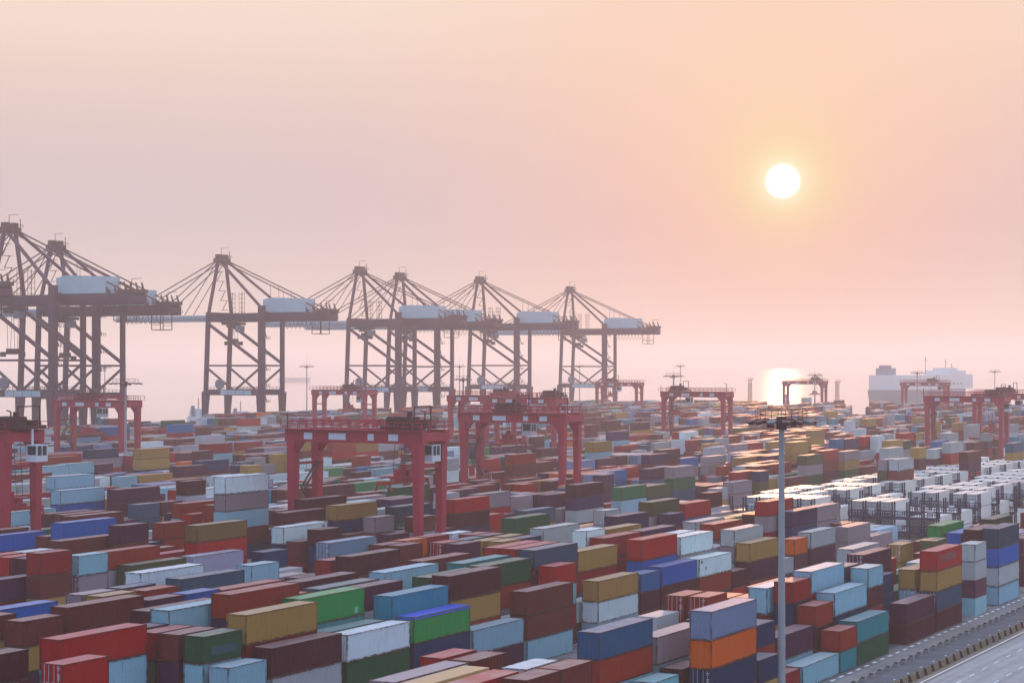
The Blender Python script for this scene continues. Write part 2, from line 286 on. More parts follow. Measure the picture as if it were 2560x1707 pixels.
# ---------------------------------------------------------------- containers
DATA = dict(
cols=[
    "blue", "blue2", "blue3", "brown", "cream", "crimson", "cyan", "dgreen", "dslate", "green", "green2", "grey",
    "grey2", "greyblue", "lblue", "lgrey", "lilac", "maroon", "navy", "navy2", "olive", "olive2", "olive3", "orange",
    "plum", "purple", "red", "rust", "rustwhite", "slate", "slategreen", "teal", "tealgrey", "teallight", "white", "yellow"],
ind=[
    [9, 132.3, 8.69, 2.9, 40, 26, 0], [3, 133.0, 7.86, 2.62, 40, 11, 0], [7, 152.2, 8.94, 2.98, 40, 35, 0], [10, 151.5, 8.92, 2.97, 40, 14, 0], [14, 138.9, 7.84, 2.61, 40, 3, 0], [6, 152.3, 5.91, 2.96, 40, 17, 0],
    [11, 151.9, 8.68, 2.89, 40, 17, 0], [12, 152.2, 8.44, 2.81, 40, 3, 0], [15, 148.5, 7.88, 2.63, 40, 0, 0], [8, 165.7, 8.88, 2.96, 40, 9, 0], [9, 157.5, 10.41, 2.6, 40, 27, 0], [6, 165.5, 5.69, 2.84, 40, 34, 0],
    [10, 163.8, 8.42, 2.81, 40, 26, 0], [7, 165.3, 5.67, 2.84, 40, 32, 0], [2, 164.9, 8.11, 2.7, 40, 1, 0], [7, 126.0, 7.99, 2.66, 20, 26, 1], [10, 125.5, 8.0, 2.67, 20, 17, 0], [11, 178.1, 8.9, 2.97, 40, 17, 0],
    [6, 178.6, 5.89, 2.94, 40, 9, 2], [2, 178.1, 5.82, 2.91, 40, 11, 0], [0, 178.1, 8.79, 2.93, 40, 12, 0], [16, 178.2, 8.77, 2.92, 40, 34, 0], [10, 178.0, 8.46, 2.82, 40, 30, 0], [9, 178.4, 8.42, 2.81, 40, 24, 0],
    [14, 178.4, 8.47, 2.82, 40, 29, 0], [0, 139.2, 7.85, 2.62, 20, 3, 0], [20, 179.5, 5.85, 2.93, 40, 24, 0], [7, 178.8, 8.2, 2.73, 40, 31, 0], [7, 191.2, 8.95, 2.98, 40, 17, 0], [10, 191.5, 8.89, 2.96, 40, 14, 0],
    [12, 178.3, 7.77, 2.59, 40, 27, 0], [0, 145.4, 7.86, 2.62, 20, 3, 0], [1, 144.6, 7.79, 2.6, 20, 34, 0], [6, 191.5, 2.91, 2.91, 40, 14, 0], [9, 132.3, 5.79, 2.9, 40, 14, 0], [8, 191.7, 8.66, 2.89, 40, 7, 0],
    [4, 145.7, 7.88, 2.63, 20, 26, 0], [3, 145.9, 7.84, 2.61, 20, 3, 0], [7, 145.5, 7.98, 2.66, 20, 7, 0], [6, 145.4, 5.28, 2.64, 20, 14, 0], [8, 145.5, 7.96, 2.65, 20, 3, 0], [10, 145.3, 7.95, 2.65, 20, 25, 0],
    [9, 145.7, 7.91, 2.64, 20, 5, 0], [12, 145.5, 7.94, 2.65, 20, 3, 0], [9, 204.5, 8.9, 2.97, 40, 6, 0], [6, 204.6, 5.93, 2.96, 40, 3, 0], [11, 204.8, 8.88, 2.96, 40, 3, 0], [8, 204.4, 8.75, 2.92, 40, 7, 0],
    [1, 191.3, 5.16, 2.58, 40, 18, 0], [19, 206.2, 5.83, 2.92, 40, 20, 0], [23, 205.4, 8.7, 2.9, 40, 3, 0], [3, 216.4, 6.42, 3.21, 40, 14, 0], [1, 203.8, 2.83, 2.83, 40, 24, 0], [13, 209.5, 8.48, 2.83, 40, 17, 0],
    [14, 138.9, 5.23, 2.61, 40, 35, 0], [6, 152.3, 2.96, 2.96, 40, 15, 0], [20, 204.0, 7.93, 2.64, 40, 27, 0], [1, 170.8, 2.71, 2.71, 20, 33, 0], [1, 177.5, 2.9, 2.9, 20, 17, 0], [21, 219.1, 5.85, 2.93, 40, 26, 0],
    [23, 219.1, 5.87, 2.93, 40, 27, 0], [19, 219.8, 5.83, 2.91, 40, 16, 0], [0, 204.2, 0.0, 2.55, 40, 14, 0], [17, 222.2, 8.65, 2.88, 40, 13, 1], [14, 164.4, 8.05, 2.68, 20, 35, 0], [15, 164.6, 8.04, 2.68, 20, 11, 0],
    [12, 165.2, 7.94, 2.65, 20, 24, 0], [1, 223.5, 5.76, 2.88, 40, 14, 0], [6, 224.0, 5.5, 2.75, 40, 35, 0], [15, 171.3, 8.07, 2.69, 20, 29, 0], [28, 215.4, 7.82, 2.61, 40, 0, 0], [12, 171.8, 7.93, 2.64, 20, 0, 0],
    [2, 223.5, 8.32, 2.77, 40, 14, 0], [14, 171.7, 7.96, 2.65, 20, 27, 0], [8, 165.7, 5.92, 2.96, 40, 32, 0], [8, 230.0, 8.45, 2.82, 40, 35, 0], [8, 217.7, 10.02, 2.5, 40, 29, 0], [9, 218.2, 9.99, 2.5, 40, 26, 0],
    [24, 218.1, 10.22, 2.55, 40, 0, 0], [10, 218.9, 9.94, 2.49, 40, 26, 0], [0, 223.0, 2.7, 2.7, 40, 6, 0], [6, 165.5, 2.84, 2.84, 40, 7, 0], [20, 224.7, 10.17, 2.54, 40, 21, 0], [4, 205.1, 6.37, 3.18, 20, 27, 1],
    [7, 243.7, 8.9, 2.97, 40, 26, 0], [9, 244.2, 8.87, 2.96, 40, 5, 0], [5, 205.4, 6.33, 3.17, 20, 27, 1], [2, 164.9, 5.41, 2.7, 40, 27, 0], [19, 188.4, 8.95, 2.98, 20, 5, 0], [19, 246.2, 5.82, 2.91, 40, 3, 0],
    [22, 255.0, 9.21, 3.07, 40, 17, 0], [27, 230.3, 10.04, 2.51, 40, 3, 0], [0, 190.9, 2.54, 2.54, 20, 18, 0], [6, 178.6, 2.94, 2.94, 40, 18, 0], [6, 244.0, 5.48, 2.74, 40, 0, 0], [0, 178.1, 5.86, 2.93, 40, 23, 0],
    [0, 178.1, 2.93, 2.93, 40, 18, 1], [20, 246.3, 8.14, 2.71, 40, 34, 0], [9, 256.9, 8.89, 2.96, 40, 25, 0], [11, 257.3, 8.85, 2.95, 40, 35, 0], [24, 257.5, 14.65, 2.93, 40, 34, 0], [12, 257.6, 8.59, 2.86, 40, 15, 0],
    [0, 197.3, 0.0, 2.55, 20, 5, 0], [0, 242.9, 2.67, 2.67, 40, 24, 0], [26, 256.3, 8.41, 2.8, 40, 26, 0], [8, 257.1, 8.39, 2.8, 40, 34, 0], [7, 257.1, 8.41, 2.8, 40, 34, 0], [19, 195.6, 8.23, 2.74, 20, 14, 0],
    [21, 192.1, 7.95, 2.65, 20, 17, 0], [23, 191.9, 8.01, 2.67, 20, 26, 0], [22, 192.2, 7.97, 2.66, 20, 26, 0], [7, 191.2, 5.97, 2.98, 40, 35, 0], [20, 192.5, 5.22, 2.61, 20, 26, 0], [6, 257.1, 5.43, 2.72, 40, 34, 0],
    [28, 259.3, 8.19, 2.73, 40, 25, 0], [16, 200.1, 7.92, 2.64, 20, 14, 0], [16, 270.3, 8.74, 2.91, 40, 7, 0], [1, 256.3, 5.57, 2.79, 40, 35, 0], [33, 252.1, 7.83, 2.61, 40, 14, 0], [6, 191.5, 0.0, 2.91, 40, 24, 0],
    [20, 264.4, 5.49, 2.75, 40, 3, 0], [3, 252.4, 7.84, 2.61, 40, 24, 1], [0, 256.3, 8.25, 2.75, 40, 26, 0], [23, 265.3, 10.97, 2.74, 40, 17, 0], [4, 256.6, 8.03, 2.68, 40, 15, 0], [23, 198.3, 7.99, 2.66, 20, 34, 0],
    [27, 257.5, 10.26, 2.56, 40, 27, 0], [25, 258.2, 10.17, 2.54, 40, 27, 0], [13, 271.6, 5.58, 2.79, 40, 35, 0], [14, 209.2, 8.01, 2.67, 20, 5, 0], [7, 145.5, 5.32, 2.66, 20, 14, 0], [6, 276.7, 5.88, 2.94, 40, 35, 0],
    [8, 145.5, 5.31, 2.65, 20, 24, 0], [9, 145.7, 5.27, 2.64, 20, 20, 0], [21, 265.8, 10.27, 2.57, 40, 35, 0], [2, 217.1, 7.81, 2.6, 20, 5, 0], [1, 216.8, 5.17, 2.59, 20, 27, 0], [7, 217.5, 7.96, 2.65, 20, 26, 0],
    [21, 284.2, 8.59, 2.86, 40, 8, 0], [12, 283.5, 8.62, 2.87, 40, 25, 0], [34, 268.6, 10.55, 2.64, 40, 14, 0], [12, 145.5, 5.29, 2.65, 20, 35, 0], [32, 259.0, 7.34, 2.45, 40, 3, 0], [6, 204.6, 2.96, 2.96, 40, 3, 0],
    [6, 204.6, 0.0, 2.96, 40, 14, 0], [31, 259.4, 7.29, 2.43, 40, 3, 0], [0, 216.8, 2.5, 2.5, 20, 27, 0], [8, 204.4, 5.83, 2.92, 40, 27, 0], [1, 191.3, 2.58, 2.58, 40, 27, 0], [7, 277.7, 8.0, 2.67, 40, 15, 0],
    [22, 214.9, 10.55, 2.64, 20, 24, 0], [32, 277.2, 10.43, 2.61, 40, 24, 0], [9, 283.8, 8.15, 2.72, 40, 27, 0], [23, 205.4, 5.8, 2.9, 40, 15, 0], [23, 205.4, 2.9, 2.9, 40, 29, 1], [1, 203.8, 0.0, 2.83, 40, 14, 0],
    [19, 299.7, 5.82, 2.91, 40, 26, 1], [3, 289.4, 8.73, 2.91, 40, 9, 0], [25, 218.1, 7.99, 2.66, 20, 3, 0], [0, 288.5, 8.72, 2.91, 40, 19, 0], [29, 220.9, 8.18, 2.73, 20, 3, 0], [1, 288.6, 8.5, 2.83, 40, 17, 0],
    [15, 231.2, 7.98, 2.66, 20, 3, 0], [33, 281.2, 10.04, 2.51, 40, 24, 0], [2, 236.0, 7.86, 2.62, 20, 18, 0], [16, 231.3, 7.94, 2.65, 20, 3, 0], [1, 236.2, 7.82, 2.61, 20, 14, 0], [11, 290.5, 7.87, 2.62, 40, 15, 0],
    [18, 289.1, 10.15, 2.54, 40, 26, 0], [6, 237.2, 5.26, 2.63, 20, 2, 0], [21, 313.2, 8.89, 2.96, 40, 11, 0], [13, 237.6, 7.96, 2.65, 20, 24, 0], [16, 237.5, 8.03, 2.68, 20, 23, 0], [14, 237.9, 7.96, 2.65, 20, 5, 1],
    [2, 289.5, 7.98, 2.66, 40, 0, 0], [6, 303.8, 5.61, 2.8, 40, 15, 0], [41, 298.9, 10.67, 2.67, 40, 14, 0], [16, 243.8, 8.06, 2.69, 20, 5, 0], [12, 244.6, 7.9, 2.63, 20, 35, 0], [14, 244.4, 7.93, 2.64, 20, 29, 0],
    [8, 311.1, 8.36, 2.79, 40, 25, 0], [13, 244.8, 7.87, 2.62, 20, 35, 0], [19, 320.4, 5.68, 2.84, 40, 29, 0], [27, 325.5, 8.75, 2.92, 40, 7, 0], [13, 317.5, 8.44, 2.81, 40, 26, 0], [10, 244.5, 10.17, 2.54, 20, 34, 0],
    [1, 223.5, 2.88, 2.88, 40, 18, 0], [6, 224.0, 2.75, 2.75, 40, 34, 0], [16, 250.5, 8.03, 2.68, 20, 34, 0], [14, 250.6, 7.99, 2.66, 20, 17, 0], [35, 326.5, 8.64, 2.88, 40, 16, 0], [25, 238.7, 5.19, 2.6, 20, 18, 0],
    [13, 303.1, 9.97, 2.49, 40, 20, 0], [13, 251.0, 7.94, 2.65, 20, 35, 0], [9, 307.4, 10.38, 2.6, 40, 26, 0], [18, 247.6, 7.96, 2.65, 20, 17, 0], [12, 250.9, 7.88, 2.63, 20, 18, 0], [15, 251.6, 7.94, 2.65, 20, 5, 0],
    [8, 230.0, 5.64, 2.82, 40, 5, 0], [25, 245.2, 7.99, 2.66, 20, 27, 0], [0, 223.0, 0.0, 2.7, 40, 7, 0], [8, 323.4, 8.34, 2.78, 40, 11, 0], [20, 224.7, 7.63, 2.54, 40, 26, 0], [7, 243.7, 5.93, 2.97, 40, 0, 0],
    [9, 244.2, 5.91, 2.96, 40, 5, 0], [5, 205.4, 3.17, 3.17, 20, 18, 1], [12, 272.6, 5.56, 2.78, 20, 27, 0], [18, 267.9, 5.51, 2.75, 20, 24, 0], [19, 246.2, 2.91, 2.91, 40, 5, 0], [19, 268.0, 8.23, 2.74, 20, 11, 0],
    [3, 319.8, 7.85, 2.62, 40, 22, 0], [6, 269.8, 2.56, 2.56, 20, 17, 0], [6, 244.0, 2.74, 2.74, 40, 17, 0], [18, 335.7, 10.17, 2.54, 40, 17, 0], [0, 275.5, 7.77, 2.59, 20, 15, 0], [5, 288.6, 5.68, 2.84, 20, 35, 1],
    [20, 246.3, 5.42, 2.71, 40, 18, 0], [20, 246.3, 2.71, 2.71, 40, 18, 0], [24, 257.5, 11.72, 2.93, 40, 11, 0], [18, 356.2, 8.27, 2.76, 40, 10, 0], [52, 354.6, 8.39, 2.8, 40, 14, 0], [41, 352.0, 7.98, 2.66, 40, 34, 1],
    [0, 242.9, 0.0, 2.67, 40, 17, 0], [7, 257.1, 5.61, 2.8, 40, 15, 0], [19, 195.6, 5.49, 2.74, 20, 11, 1], [53, 367.5, 8.41, 2.8, 40, 14, 0], [6, 257.1, 2.72, 2.72, 40, 27, 0], [30, 290.0, 11.27, 2.82, 20, 17, 0],
    [6, 289.7, 2.54, 2.54, 20, 15, 0], [1, 256.3, 2.79, 2.79, 40, 14, 1], [6, 296.1, 5.23, 2.62, 20, 23, 0], [3, 252.4, 5.23, 2.61, 40, 24, 0], [0, 256.3, 5.5, 2.75, 40, 35, 0], [0, 256.3, 2.75, 2.75, 40, 29, 1],
    [0, 256.3, 0.0, 2.75, 40, 17, 0], [23, 379.4, 2.79, 2.79, 40, 27, 0], [18, 368.6, 7.9, 2.63, 40, 20, 0], [38, 372.5, 7.96, 2.65, 40, 34, 0], [19, 368.9, 7.82, 2.61, 40, 27, 0], [47, 389.8, 8.74, 2.91, 40, 18, 0],
    [46, 377.0, 8.17, 2.72, 40, 24, 0], [16, 303.6, 7.97, 2.66, 20, 15, 1], [6, 276.7, 2.94, 2.94, 40, 24, 0], [12, 304.6, 7.8, 2.6, 20, 25, 0], [21, 265.8, 7.7, 2.57, 40, 18, 0], [2, 217.1, 5.2, 2.6, 20, 18, 0],
    [1, 216.8, 2.59, 2.59, 20, 17, 0], [34, 268.6, 7.92, 2.64, 40, 0, 0], [35, 306.0, 8.23, 2.74, 20, 26, 0], [0, 216.8, 0.0, 2.5, 20, 6, 0], [41, 418.9, 6.03, 3.01, 40, 14, 0], [32, 419.4, 6.03, 3.01, 40, 27, 1],
    [53, 397.7, 10.99, 2.75, 40, 35, 0], [58, 397.3, 8.16, 2.72, 40, 27, 0], [18, 415.9, 5.89, 2.94, 40, 11, 0], [20, 395.9, 10.48, 2.62, 40, 11, 0], [9, 283.8, 5.44, 2.72, 40, 11, 0], [35, 314.8, 8.11, 2.7, 20, 34, 1],
    [59, 396.1, 7.92, 2.64, 40, 29, 0], [3, 289.4, 5.82, 2.91, 40, 3, 0], [21, 401.4, 5.2, 2.6, 40, 10, 0], [15, 343.4, 8.61, 2.87, 20, 17, 0], [51, 419.5, 5.63, 2.81, 40, 11, 0], [0, 288.5, 5.81, 2.91, 40, 0, 0],
    [0, 288.5, 2.91, 2.91, 40, 15, 0], [0, 288.5, 0.0, 2.91, 40, 14, 0], [30, 419.0, 10.99, 2.75, 40, 27, 0], [55, 402.9, 10.33, 2.58, 40, 18, 0], [33, 281.2, 7.53, 2.51, 40, 23, 0], [53, 425.5, 11.25, 2.81, 40, 5, 0],
    [23, 407.7, 5.16, 2.58, 40, 10, 0], [1, 236.2, 5.22, 2.61, 20, 17, 0], [18, 289.1, 7.62, 2.54, 40, 17, 0], [6, 237.2, 2.63, 2.63, 20, 17, 0], [6, 237.2, 0.0, 2.63, 20, 27, 1], [7, 152.2, 5.96, 2.98, 40, 5, 0],
    [7, 152.2, 2.98, 2.98, 40, 17, 0], [10, 151.5, 5.95, 2.97, 40, 26, 0], [10, 151.5, 2.97, 2.97, 40, 5, 1], [14, 138.9, 2.61, 2.61, 40, 14, 0], [24, 425.3, 8.09, 2.7, 40, 24, 0], [6, 303.8, 2.8, 2.8, 40, 24, 0],
    [11, 151.9, 5.79, 2.89, 40, 17, 0], [11, 151.9, 2.89, 2.89, 40, 17, 0], [41, 298.9, 8.0, 2.67, 40, 14, 0], [45, 428.5, 7.91, 2.64, 40, 34, 0], [54, 417.9, 4.99, 2.5, 40, 3, 0], [48, 450.8, 11.39, 2.85, 40, 35, 0],
    [48, 434.9, 2.65, 2.65, 40, 34, 0], [59, 456.7, 8.74, 2.91, 40, 15, 0], [12, 152.2, 5.63, 2.81, 40, 17, 1], [12, 152.2, 2.81, 2.81, 40, 11, 0], [35, 326.5, 5.76, 2.88, 40, 28, 0], [15, 148.5, 5.26, 2.63, 40, 17, 0],
    [15, 148.5, 2.63, 2.63, 40, 15, 0], [13, 443.2, 10.93, 2.73, 40, 15, 0], [25, 245.2, 5.32, 2.66, 20, 27, 0], [14, 443.8, 10.82, 2.71, 40, 11, 0], [32, 475.5, 11.75, 2.94, 40, 35, 0], [67, 445.2, 7.84, 2.61, 40, 34, 0]],
rest=[
    [8, 323.4, 5.56, 2.78, 40, 11, 1], [17, 473.2, 11.96, 2.99, 40, 15, 0], [49, 471.1, 5.59, 2.79, 40, 34, 0], [8, 165.7, 2.96, 2.96, 40, 3, 0], [28, 452.2, 10.31, 2.58, 40, 25, 0], [48, 465.9, 10.81, 2.7, 40, 27, 0],
    [29, 466.2, 10.79, 2.7, 40, 17, 0], [9, 157.5, 7.81, 2.6, 40, 25, 0], [9, 157.5, 5.21, 2.6, 40, 18, 1], [9, 157.5, 2.6, 2.6, 40, 27, 0], [10, 163.8, 5.61, 2.81, 40, 11, 1], [10, 163.8, 2.81, 2.81, 40, 5, 0],
    [66, 456.6, 7.82, 2.61, 40, 18, 0], [7, 165.3, 2.84, 2.84, 40, 11, 0], [30, 386.4, 11.33, 2.83, 20, 15, 0], [23, 495.6, 11.98, 3.0, 40, 35, 0], [53, 501.5, 8.84, 2.95, 40, 35, 0], [72, 490.9, 11.61, 2.9, 40, 17, 0],
    [18, 465.3, 10.42, 2.6, 40, 20, 0], [18, 477.7, 10.94, 2.74, 40, 27, 0], [29, 478.5, 8.01, 2.67, 40, 2, 0], [6, 269.8, 0.0, 2.56, 20, 26, 0], [72, 505.8, 11.78, 2.95, 40, 2, 0], [18, 335.7, 7.63, 2.54, 40, 25, 0],
    [0, 275.5, 5.18, 2.59, 20, 15, 1], [0, 275.5, 2.59, 2.59, 20, 24, 0], [0, 275.5, 0.0, 2.59, 20, 14, 0], [5, 288.6, 2.84, 2.84, 20, 35, 0], [20, 490.5, 5.53, 2.77, 40, 27, 0], [62, 488.8, 10.66, 2.66, 40, 15, 0],
    [11, 178.1, 5.93, 2.97, 40, 27, 1], [11, 178.1, 2.97, 2.97, 40, 3, 0], [11, 178.1, 0.0, 2.97, 40, 5, 0], [60, 501.1, 8.23, 2.74, 40, 5, 0], [6, 178.6, 0.0, 2.94, 40, 14, 0], [52, 354.6, 5.59, 2.8, 40, 14, 0],
    [2, 178.1, 2.91, 2.91, 40, 14, 0], [60, 488.0, 5.1, 2.55, 40, 26, 0], [41, 411.2, 5.8, 2.9, 20, 17, 0], [16, 178.2, 5.84, 2.92, 40, 15, 0], [16, 178.2, 2.92, 2.92, 40, 27, 0], [16, 178.2, 0.0, 2.92, 40, 7, 0],
    [41, 352.0, 5.32, 2.66, 40, 34, 0], [10, 178.0, 5.64, 2.82, 40, 17, 0], [10, 178.0, 2.82, 2.82, 40, 25, 0], [10, 178.0, 0.0, 2.82, 40, 3, 0], [41, 510.2, 8.1, 2.7, 40, 17, 0], [9, 178.4, 5.62, 2.81, 40, 15, 0],
    [9, 178.4, 2.81, 2.81, 40, 7, 0], [9, 178.4, 0.0, 2.81, 40, 17, 0], [12, 492.6, 10.83, 2.71, 40, 17, 0], [29, 498.0, 7.78, 2.59, 40, 11, 0], [14, 178.4, 5.65, 2.82, 40, 14, 0], [14, 178.4, 2.82, 2.82, 40, 17, 0],
    [14, 178.4, 0.0, 2.82, 40, 11, 0], [22, 498.5, 7.94, 2.65, 40, 11, 0], [16, 518.5, 11.79, 2.95, 40, 15, 0], [20, 179.5, 2.93, 2.93, 40, 3, 0], [20, 179.5, 0.0, 2.93, 40, 7, 0], [7, 178.8, 5.46, 2.73, 40, 11, 0],
    [7, 178.8, 2.73, 2.73, 40, 5, 0], [7, 178.8, 0.0, 2.73, 40, 3, 0], [18, 494.8, 10.26, 2.57, 40, 11, 0], [20, 525.7, 5.8, 2.9, 40, 27, 0], [39, 547.9, 11.9, 2.98, 40, 25, 0], [24, 414.4, 0.0, 2.62, 20, 15, 0],
    [72, 541.0, 11.64, 2.91, 40, 2, 0], [6, 296.1, 2.62, 2.62, 20, 17, 0], [7, 191.2, 2.98, 2.98, 40, 27, 0], [7, 191.2, 0.0, 2.98, 40, 29, 0], [36, 535.3, 8.29, 2.76, 40, 5, 0], [18, 533.9, 11.49, 2.87, 40, 35, 0],
    [10, 191.5, 5.93, 2.96, 40, 24, 1], [10, 191.5, 2.96, 2.96, 40, 20, 0], [10, 191.5, 0.0, 2.96, 40, 7, 0], [38, 372.5, 5.31, 2.65, 40, 16, 0], [49, 407.3, 10.55, 2.64, 20, 17, 0], [23, 538.7, 11.5, 2.88, 40, 25, 0],
    [12, 178.3, 5.18, 2.59, 40, 27, 0], [12, 178.3, 2.59, 2.59, 40, 11, 0], [12, 178.3, 0.0, 2.59, 40, 3, 0], [46, 377.0, 5.45, 2.72, 40, 35, 0], [17, 513.2, 10.48, 2.62, 40, 15, 0], [8, 191.7, 5.77, 2.89, 40, 35, 0],
    [8, 191.7, 2.89, 2.89, 40, 3, 0], [8, 191.7, 0.0, 2.89, 40, 3, 1], [60, 546.6, 2.76, 2.76, 40, 24, 0], [58, 562.6, 5.82, 2.91, 40, 15, 0], [26, 544.4, 11.21, 2.8, 40, 35, 0], [38, 535.9, 7.8, 2.6, 40, 15, 0],
    [23, 555.5, 11.61, 2.9, 40, 26, 0], [65, 601.8, 0.0, 3.17, 40, 27, 0], [10, 145.3, 5.3, 2.65, 20, 27, 0], [35, 306.0, 5.49, 2.74, 20, 26, 0], [53, 397.7, 8.24, 2.75, 40, 35, 0], [43, 445.0, 8.1, 2.7, 20, 27, 0],
    [12, 145.5, 2.65, 2.65, 20, 24, 0], [9, 204.5, 5.94, 2.97, 40, 29, 0], [9, 204.5, 2.97, 2.97, 40, 29, 0], [9, 204.5, 0.0, 2.97, 40, 11, 0], [11, 204.8, 5.92, 2.96, 40, 15, 0], [11, 204.8, 2.96, 2.96, 40, 24, 0],
    [11, 204.8, 0.0, 2.96, 40, 17, 0], [18, 415.9, 2.94, 2.94, 40, 11, 0], [19, 553.1, 10.77, 2.69, 40, 22, 0], [8, 204.4, 2.92, 2.92, 40, 11, 0], [8, 204.4, 0.0, 2.92, 40, 18, 0], [77, 602.1, 11.93, 2.98, 40, 26, 0],
    [13, 550.5, 10.88, 2.72, 40, 29, 0], [1, 191.3, 0.0, 2.58, 40, 2, 0], [22, 584.6, 11.69, 2.92, 40, 26, 0], [16, 489.4, 11.62, 2.91, 20, 35, 0], [19, 206.2, 2.92, 2.92, 40, 27, 1], [19, 206.2, 0.0, 2.92, 40, 26, 0],
    [23, 205.4, 0.0, 2.9, 40, 26, 0], [3, 216.4, 3.21, 3.21, 40, 3, 0], [3, 216.4, 0.0, 3.21, 40, 27, 1], [82, 594.1, 11.17, 2.79, 40, 7, 0], [41, 609.0, 0.0, 2.88, 40, 2, 0], [13, 209.5, 5.65, 2.83, 40, 3, 0],
    [13, 209.5, 2.83, 2.83, 40, 17, 0], [13, 209.5, 0.0, 2.83, 40, 26, 0], [39, 579.7, 7.63, 2.54, 40, 15, 0], [19, 474.4, 5.12, 2.56, 20, 11, 0], [65, 614.2, 0.0, 2.77, 40, 35, 0], [20, 204.0, 5.29, 2.64, 40, 15, 0],
    [20, 204.0, 2.64, 2.64, 40, 11, 0], [20, 204.0, 0.0, 2.64, 40, 5, 0], [27, 487.7, 2.64, 2.64, 20, 11, 0], [19, 602.5, 11.3, 2.83, 40, 15, 0], [45, 428.5, 5.27, 2.64, 40, 34, 1], [27, 494.6, 5.35, 2.67, 20, 27, 0],
    [77, 618.7, 8.18, 2.73, 40, 3, 0], [21, 219.1, 2.93, 2.93, 40, 11, 0], [21, 219.1, 0.0, 2.93, 40, 20, 0], [26, 615.1, 5.63, 2.82, 40, 15, 0], [23, 219.1, 2.93, 2.93, 40, 17, 0], [23, 219.1, 0.0, 2.93, 40, 2, 0],
    [19, 219.8, 2.91, 2.91, 40, 14, 1], [19, 219.8, 0.0, 2.91, 40, 14, 0], [54, 417.9, 2.5, 2.5, 40, 3, 0], [48, 434.9, 0.0, 2.65, 40, 16, 0], [46, 644.3, 11.62, 2.9, 40, 17, 0], [18, 581.4, 10.01, 2.5, 40, 2, 0],
    [59, 456.7, 5.83, 2.91, 40, 26, 0], [17, 222.2, 5.77, 2.88, 40, 14, 0], [17, 222.2, 2.88, 2.88, 40, 15, 0], [17, 222.2, 0.0, 2.88, 40, 7, 0], [49, 654.1, 11.79, 2.95, 40, 17, 0], [14, 164.4, 5.37, 2.68, 20, 17, 0],
    [14, 164.4, 2.68, 2.68, 20, 14, 0], [14, 164.4, 0.0, 2.68, 20, 17, 0], [47, 525.2, 2.97, 2.97, 20, 10, 0], [23, 531.6, 11.7, 2.92, 20, 2, 0], [15, 164.6, 5.36, 2.68, 20, 27, 1], [15, 164.6, 2.68, 2.68, 20, 3, 0],
    [15, 164.6, 0.0, 2.68, 20, 18, 0], [12, 165.2, 5.29, 2.65, 20, 24, 0], [12, 165.2, 2.65, 2.65, 20, 3, 0], [12, 165.2, 0.0, 2.65, 20, 35, 0], [1, 223.5, 0.0, 2.88, 40, 2, 0], [95, 649.4, 8.34, 2.78, 40, 17, 0],
    [6, 224.0, 0.0, 2.75, 40, 14, 0], [15, 171.3, 5.38, 2.69, 20, 5, 0], [15, 171.3, 2.69, 2.69, 20, 35, 0], [15, 171.3, 0.0, 2.69, 20, 3, 0], [28, 215.4, 5.21, 2.61, 40, 14, 1], [28, 215.4, 2.61, 2.61, 40, 7, 0],
    [28, 215.4, 0.0, 2.61, 40, 15, 0], [12, 171.8, 5.29, 2.64, 20, 14, 0], [12, 171.8, 2.64, 2.64, 20, 15, 0], [12, 171.8, 0.0, 2.64, 20, 26, 0], [30, 635.0, 10.56, 2.64, 40, 35, 0], [2, 223.5, 5.55, 2.77, 40, 26, 0],
    [2, 223.5, 2.77, 2.77, 40, 35, 0], [2, 223.5, 0.0, 2.77, 40, 14, 0], [66, 524.1, 11.6, 2.9, 20, 3, 0], [14, 171.7, 5.31, 2.65, 20, 24, 0], [14, 171.7, 2.65, 2.65, 20, 27, 0], [14, 171.7, 0.0, 2.65, 20, 35, 0],
    [49, 471.1, 2.79, 2.79, 40, 15, 0], [8, 230.0, 2.82, 2.82, 40, 2, 0], [8, 230.0, 0.0, 2.82, 40, 18, 0], [8, 217.7, 7.51, 2.5, 40, 3, 0], [8, 217.7, 5.01, 2.5, 40, 27, 0], [8, 217.7, 2.5, 2.5, 40, 27, 1],
    [8, 217.7, 0.0, 2.5, 40, 27, 0], [9, 218.2, 7.49, 2.5, 40, 14, 0], [9, 218.2, 5.0, 2.5, 40, 14, 0], [9, 218.2, 2.5, 2.5, 40, 24, 0], [9, 218.2, 0.0, 2.5, 40, 24, 0], [22, 559.8, 11.75, 2.94, 20, 34, 0],
    [24, 218.1, 7.66, 2.55, 40, 27, 0], [24, 218.1, 5.11, 2.55, 40, 15, 0], [24, 218.1, 2.55, 2.55, 40, 15, 0], [24, 218.1, 0.0, 2.55, 40, 3, 0], [29, 466.2, 8.09, 2.7, 40, 17, 0], [10, 218.9, 7.46, 2.49, 40, 15, 0],
    [10, 218.9, 4.97, 2.49, 40, 11, 0], [10, 218.9, 2.49, 2.49, 40, 24, 0], [10, 218.9, 0.0, 2.49, 40, 18, 0], [23, 672.6, 11.79, 2.95, 40, 15, 0], [38, 529.4, 7.81, 2.6, 20, 11, 0], [30, 386.4, 8.49, 2.83, 20, 34, 0],
    [23, 495.6, 8.99, 3.0, 40, 35, 0], [20, 224.7, 5.09, 2.54, 40, 26, 0], [20, 224.7, 2.54, 2.54, 40, 14, 1], [20, 224.7, 0.0, 2.54, 40, 15, 0], [4, 205.1, 3.18, 3.18, 20, 15, 0], [4, 205.1, 0.0, 3.18, 20, 35, 0],
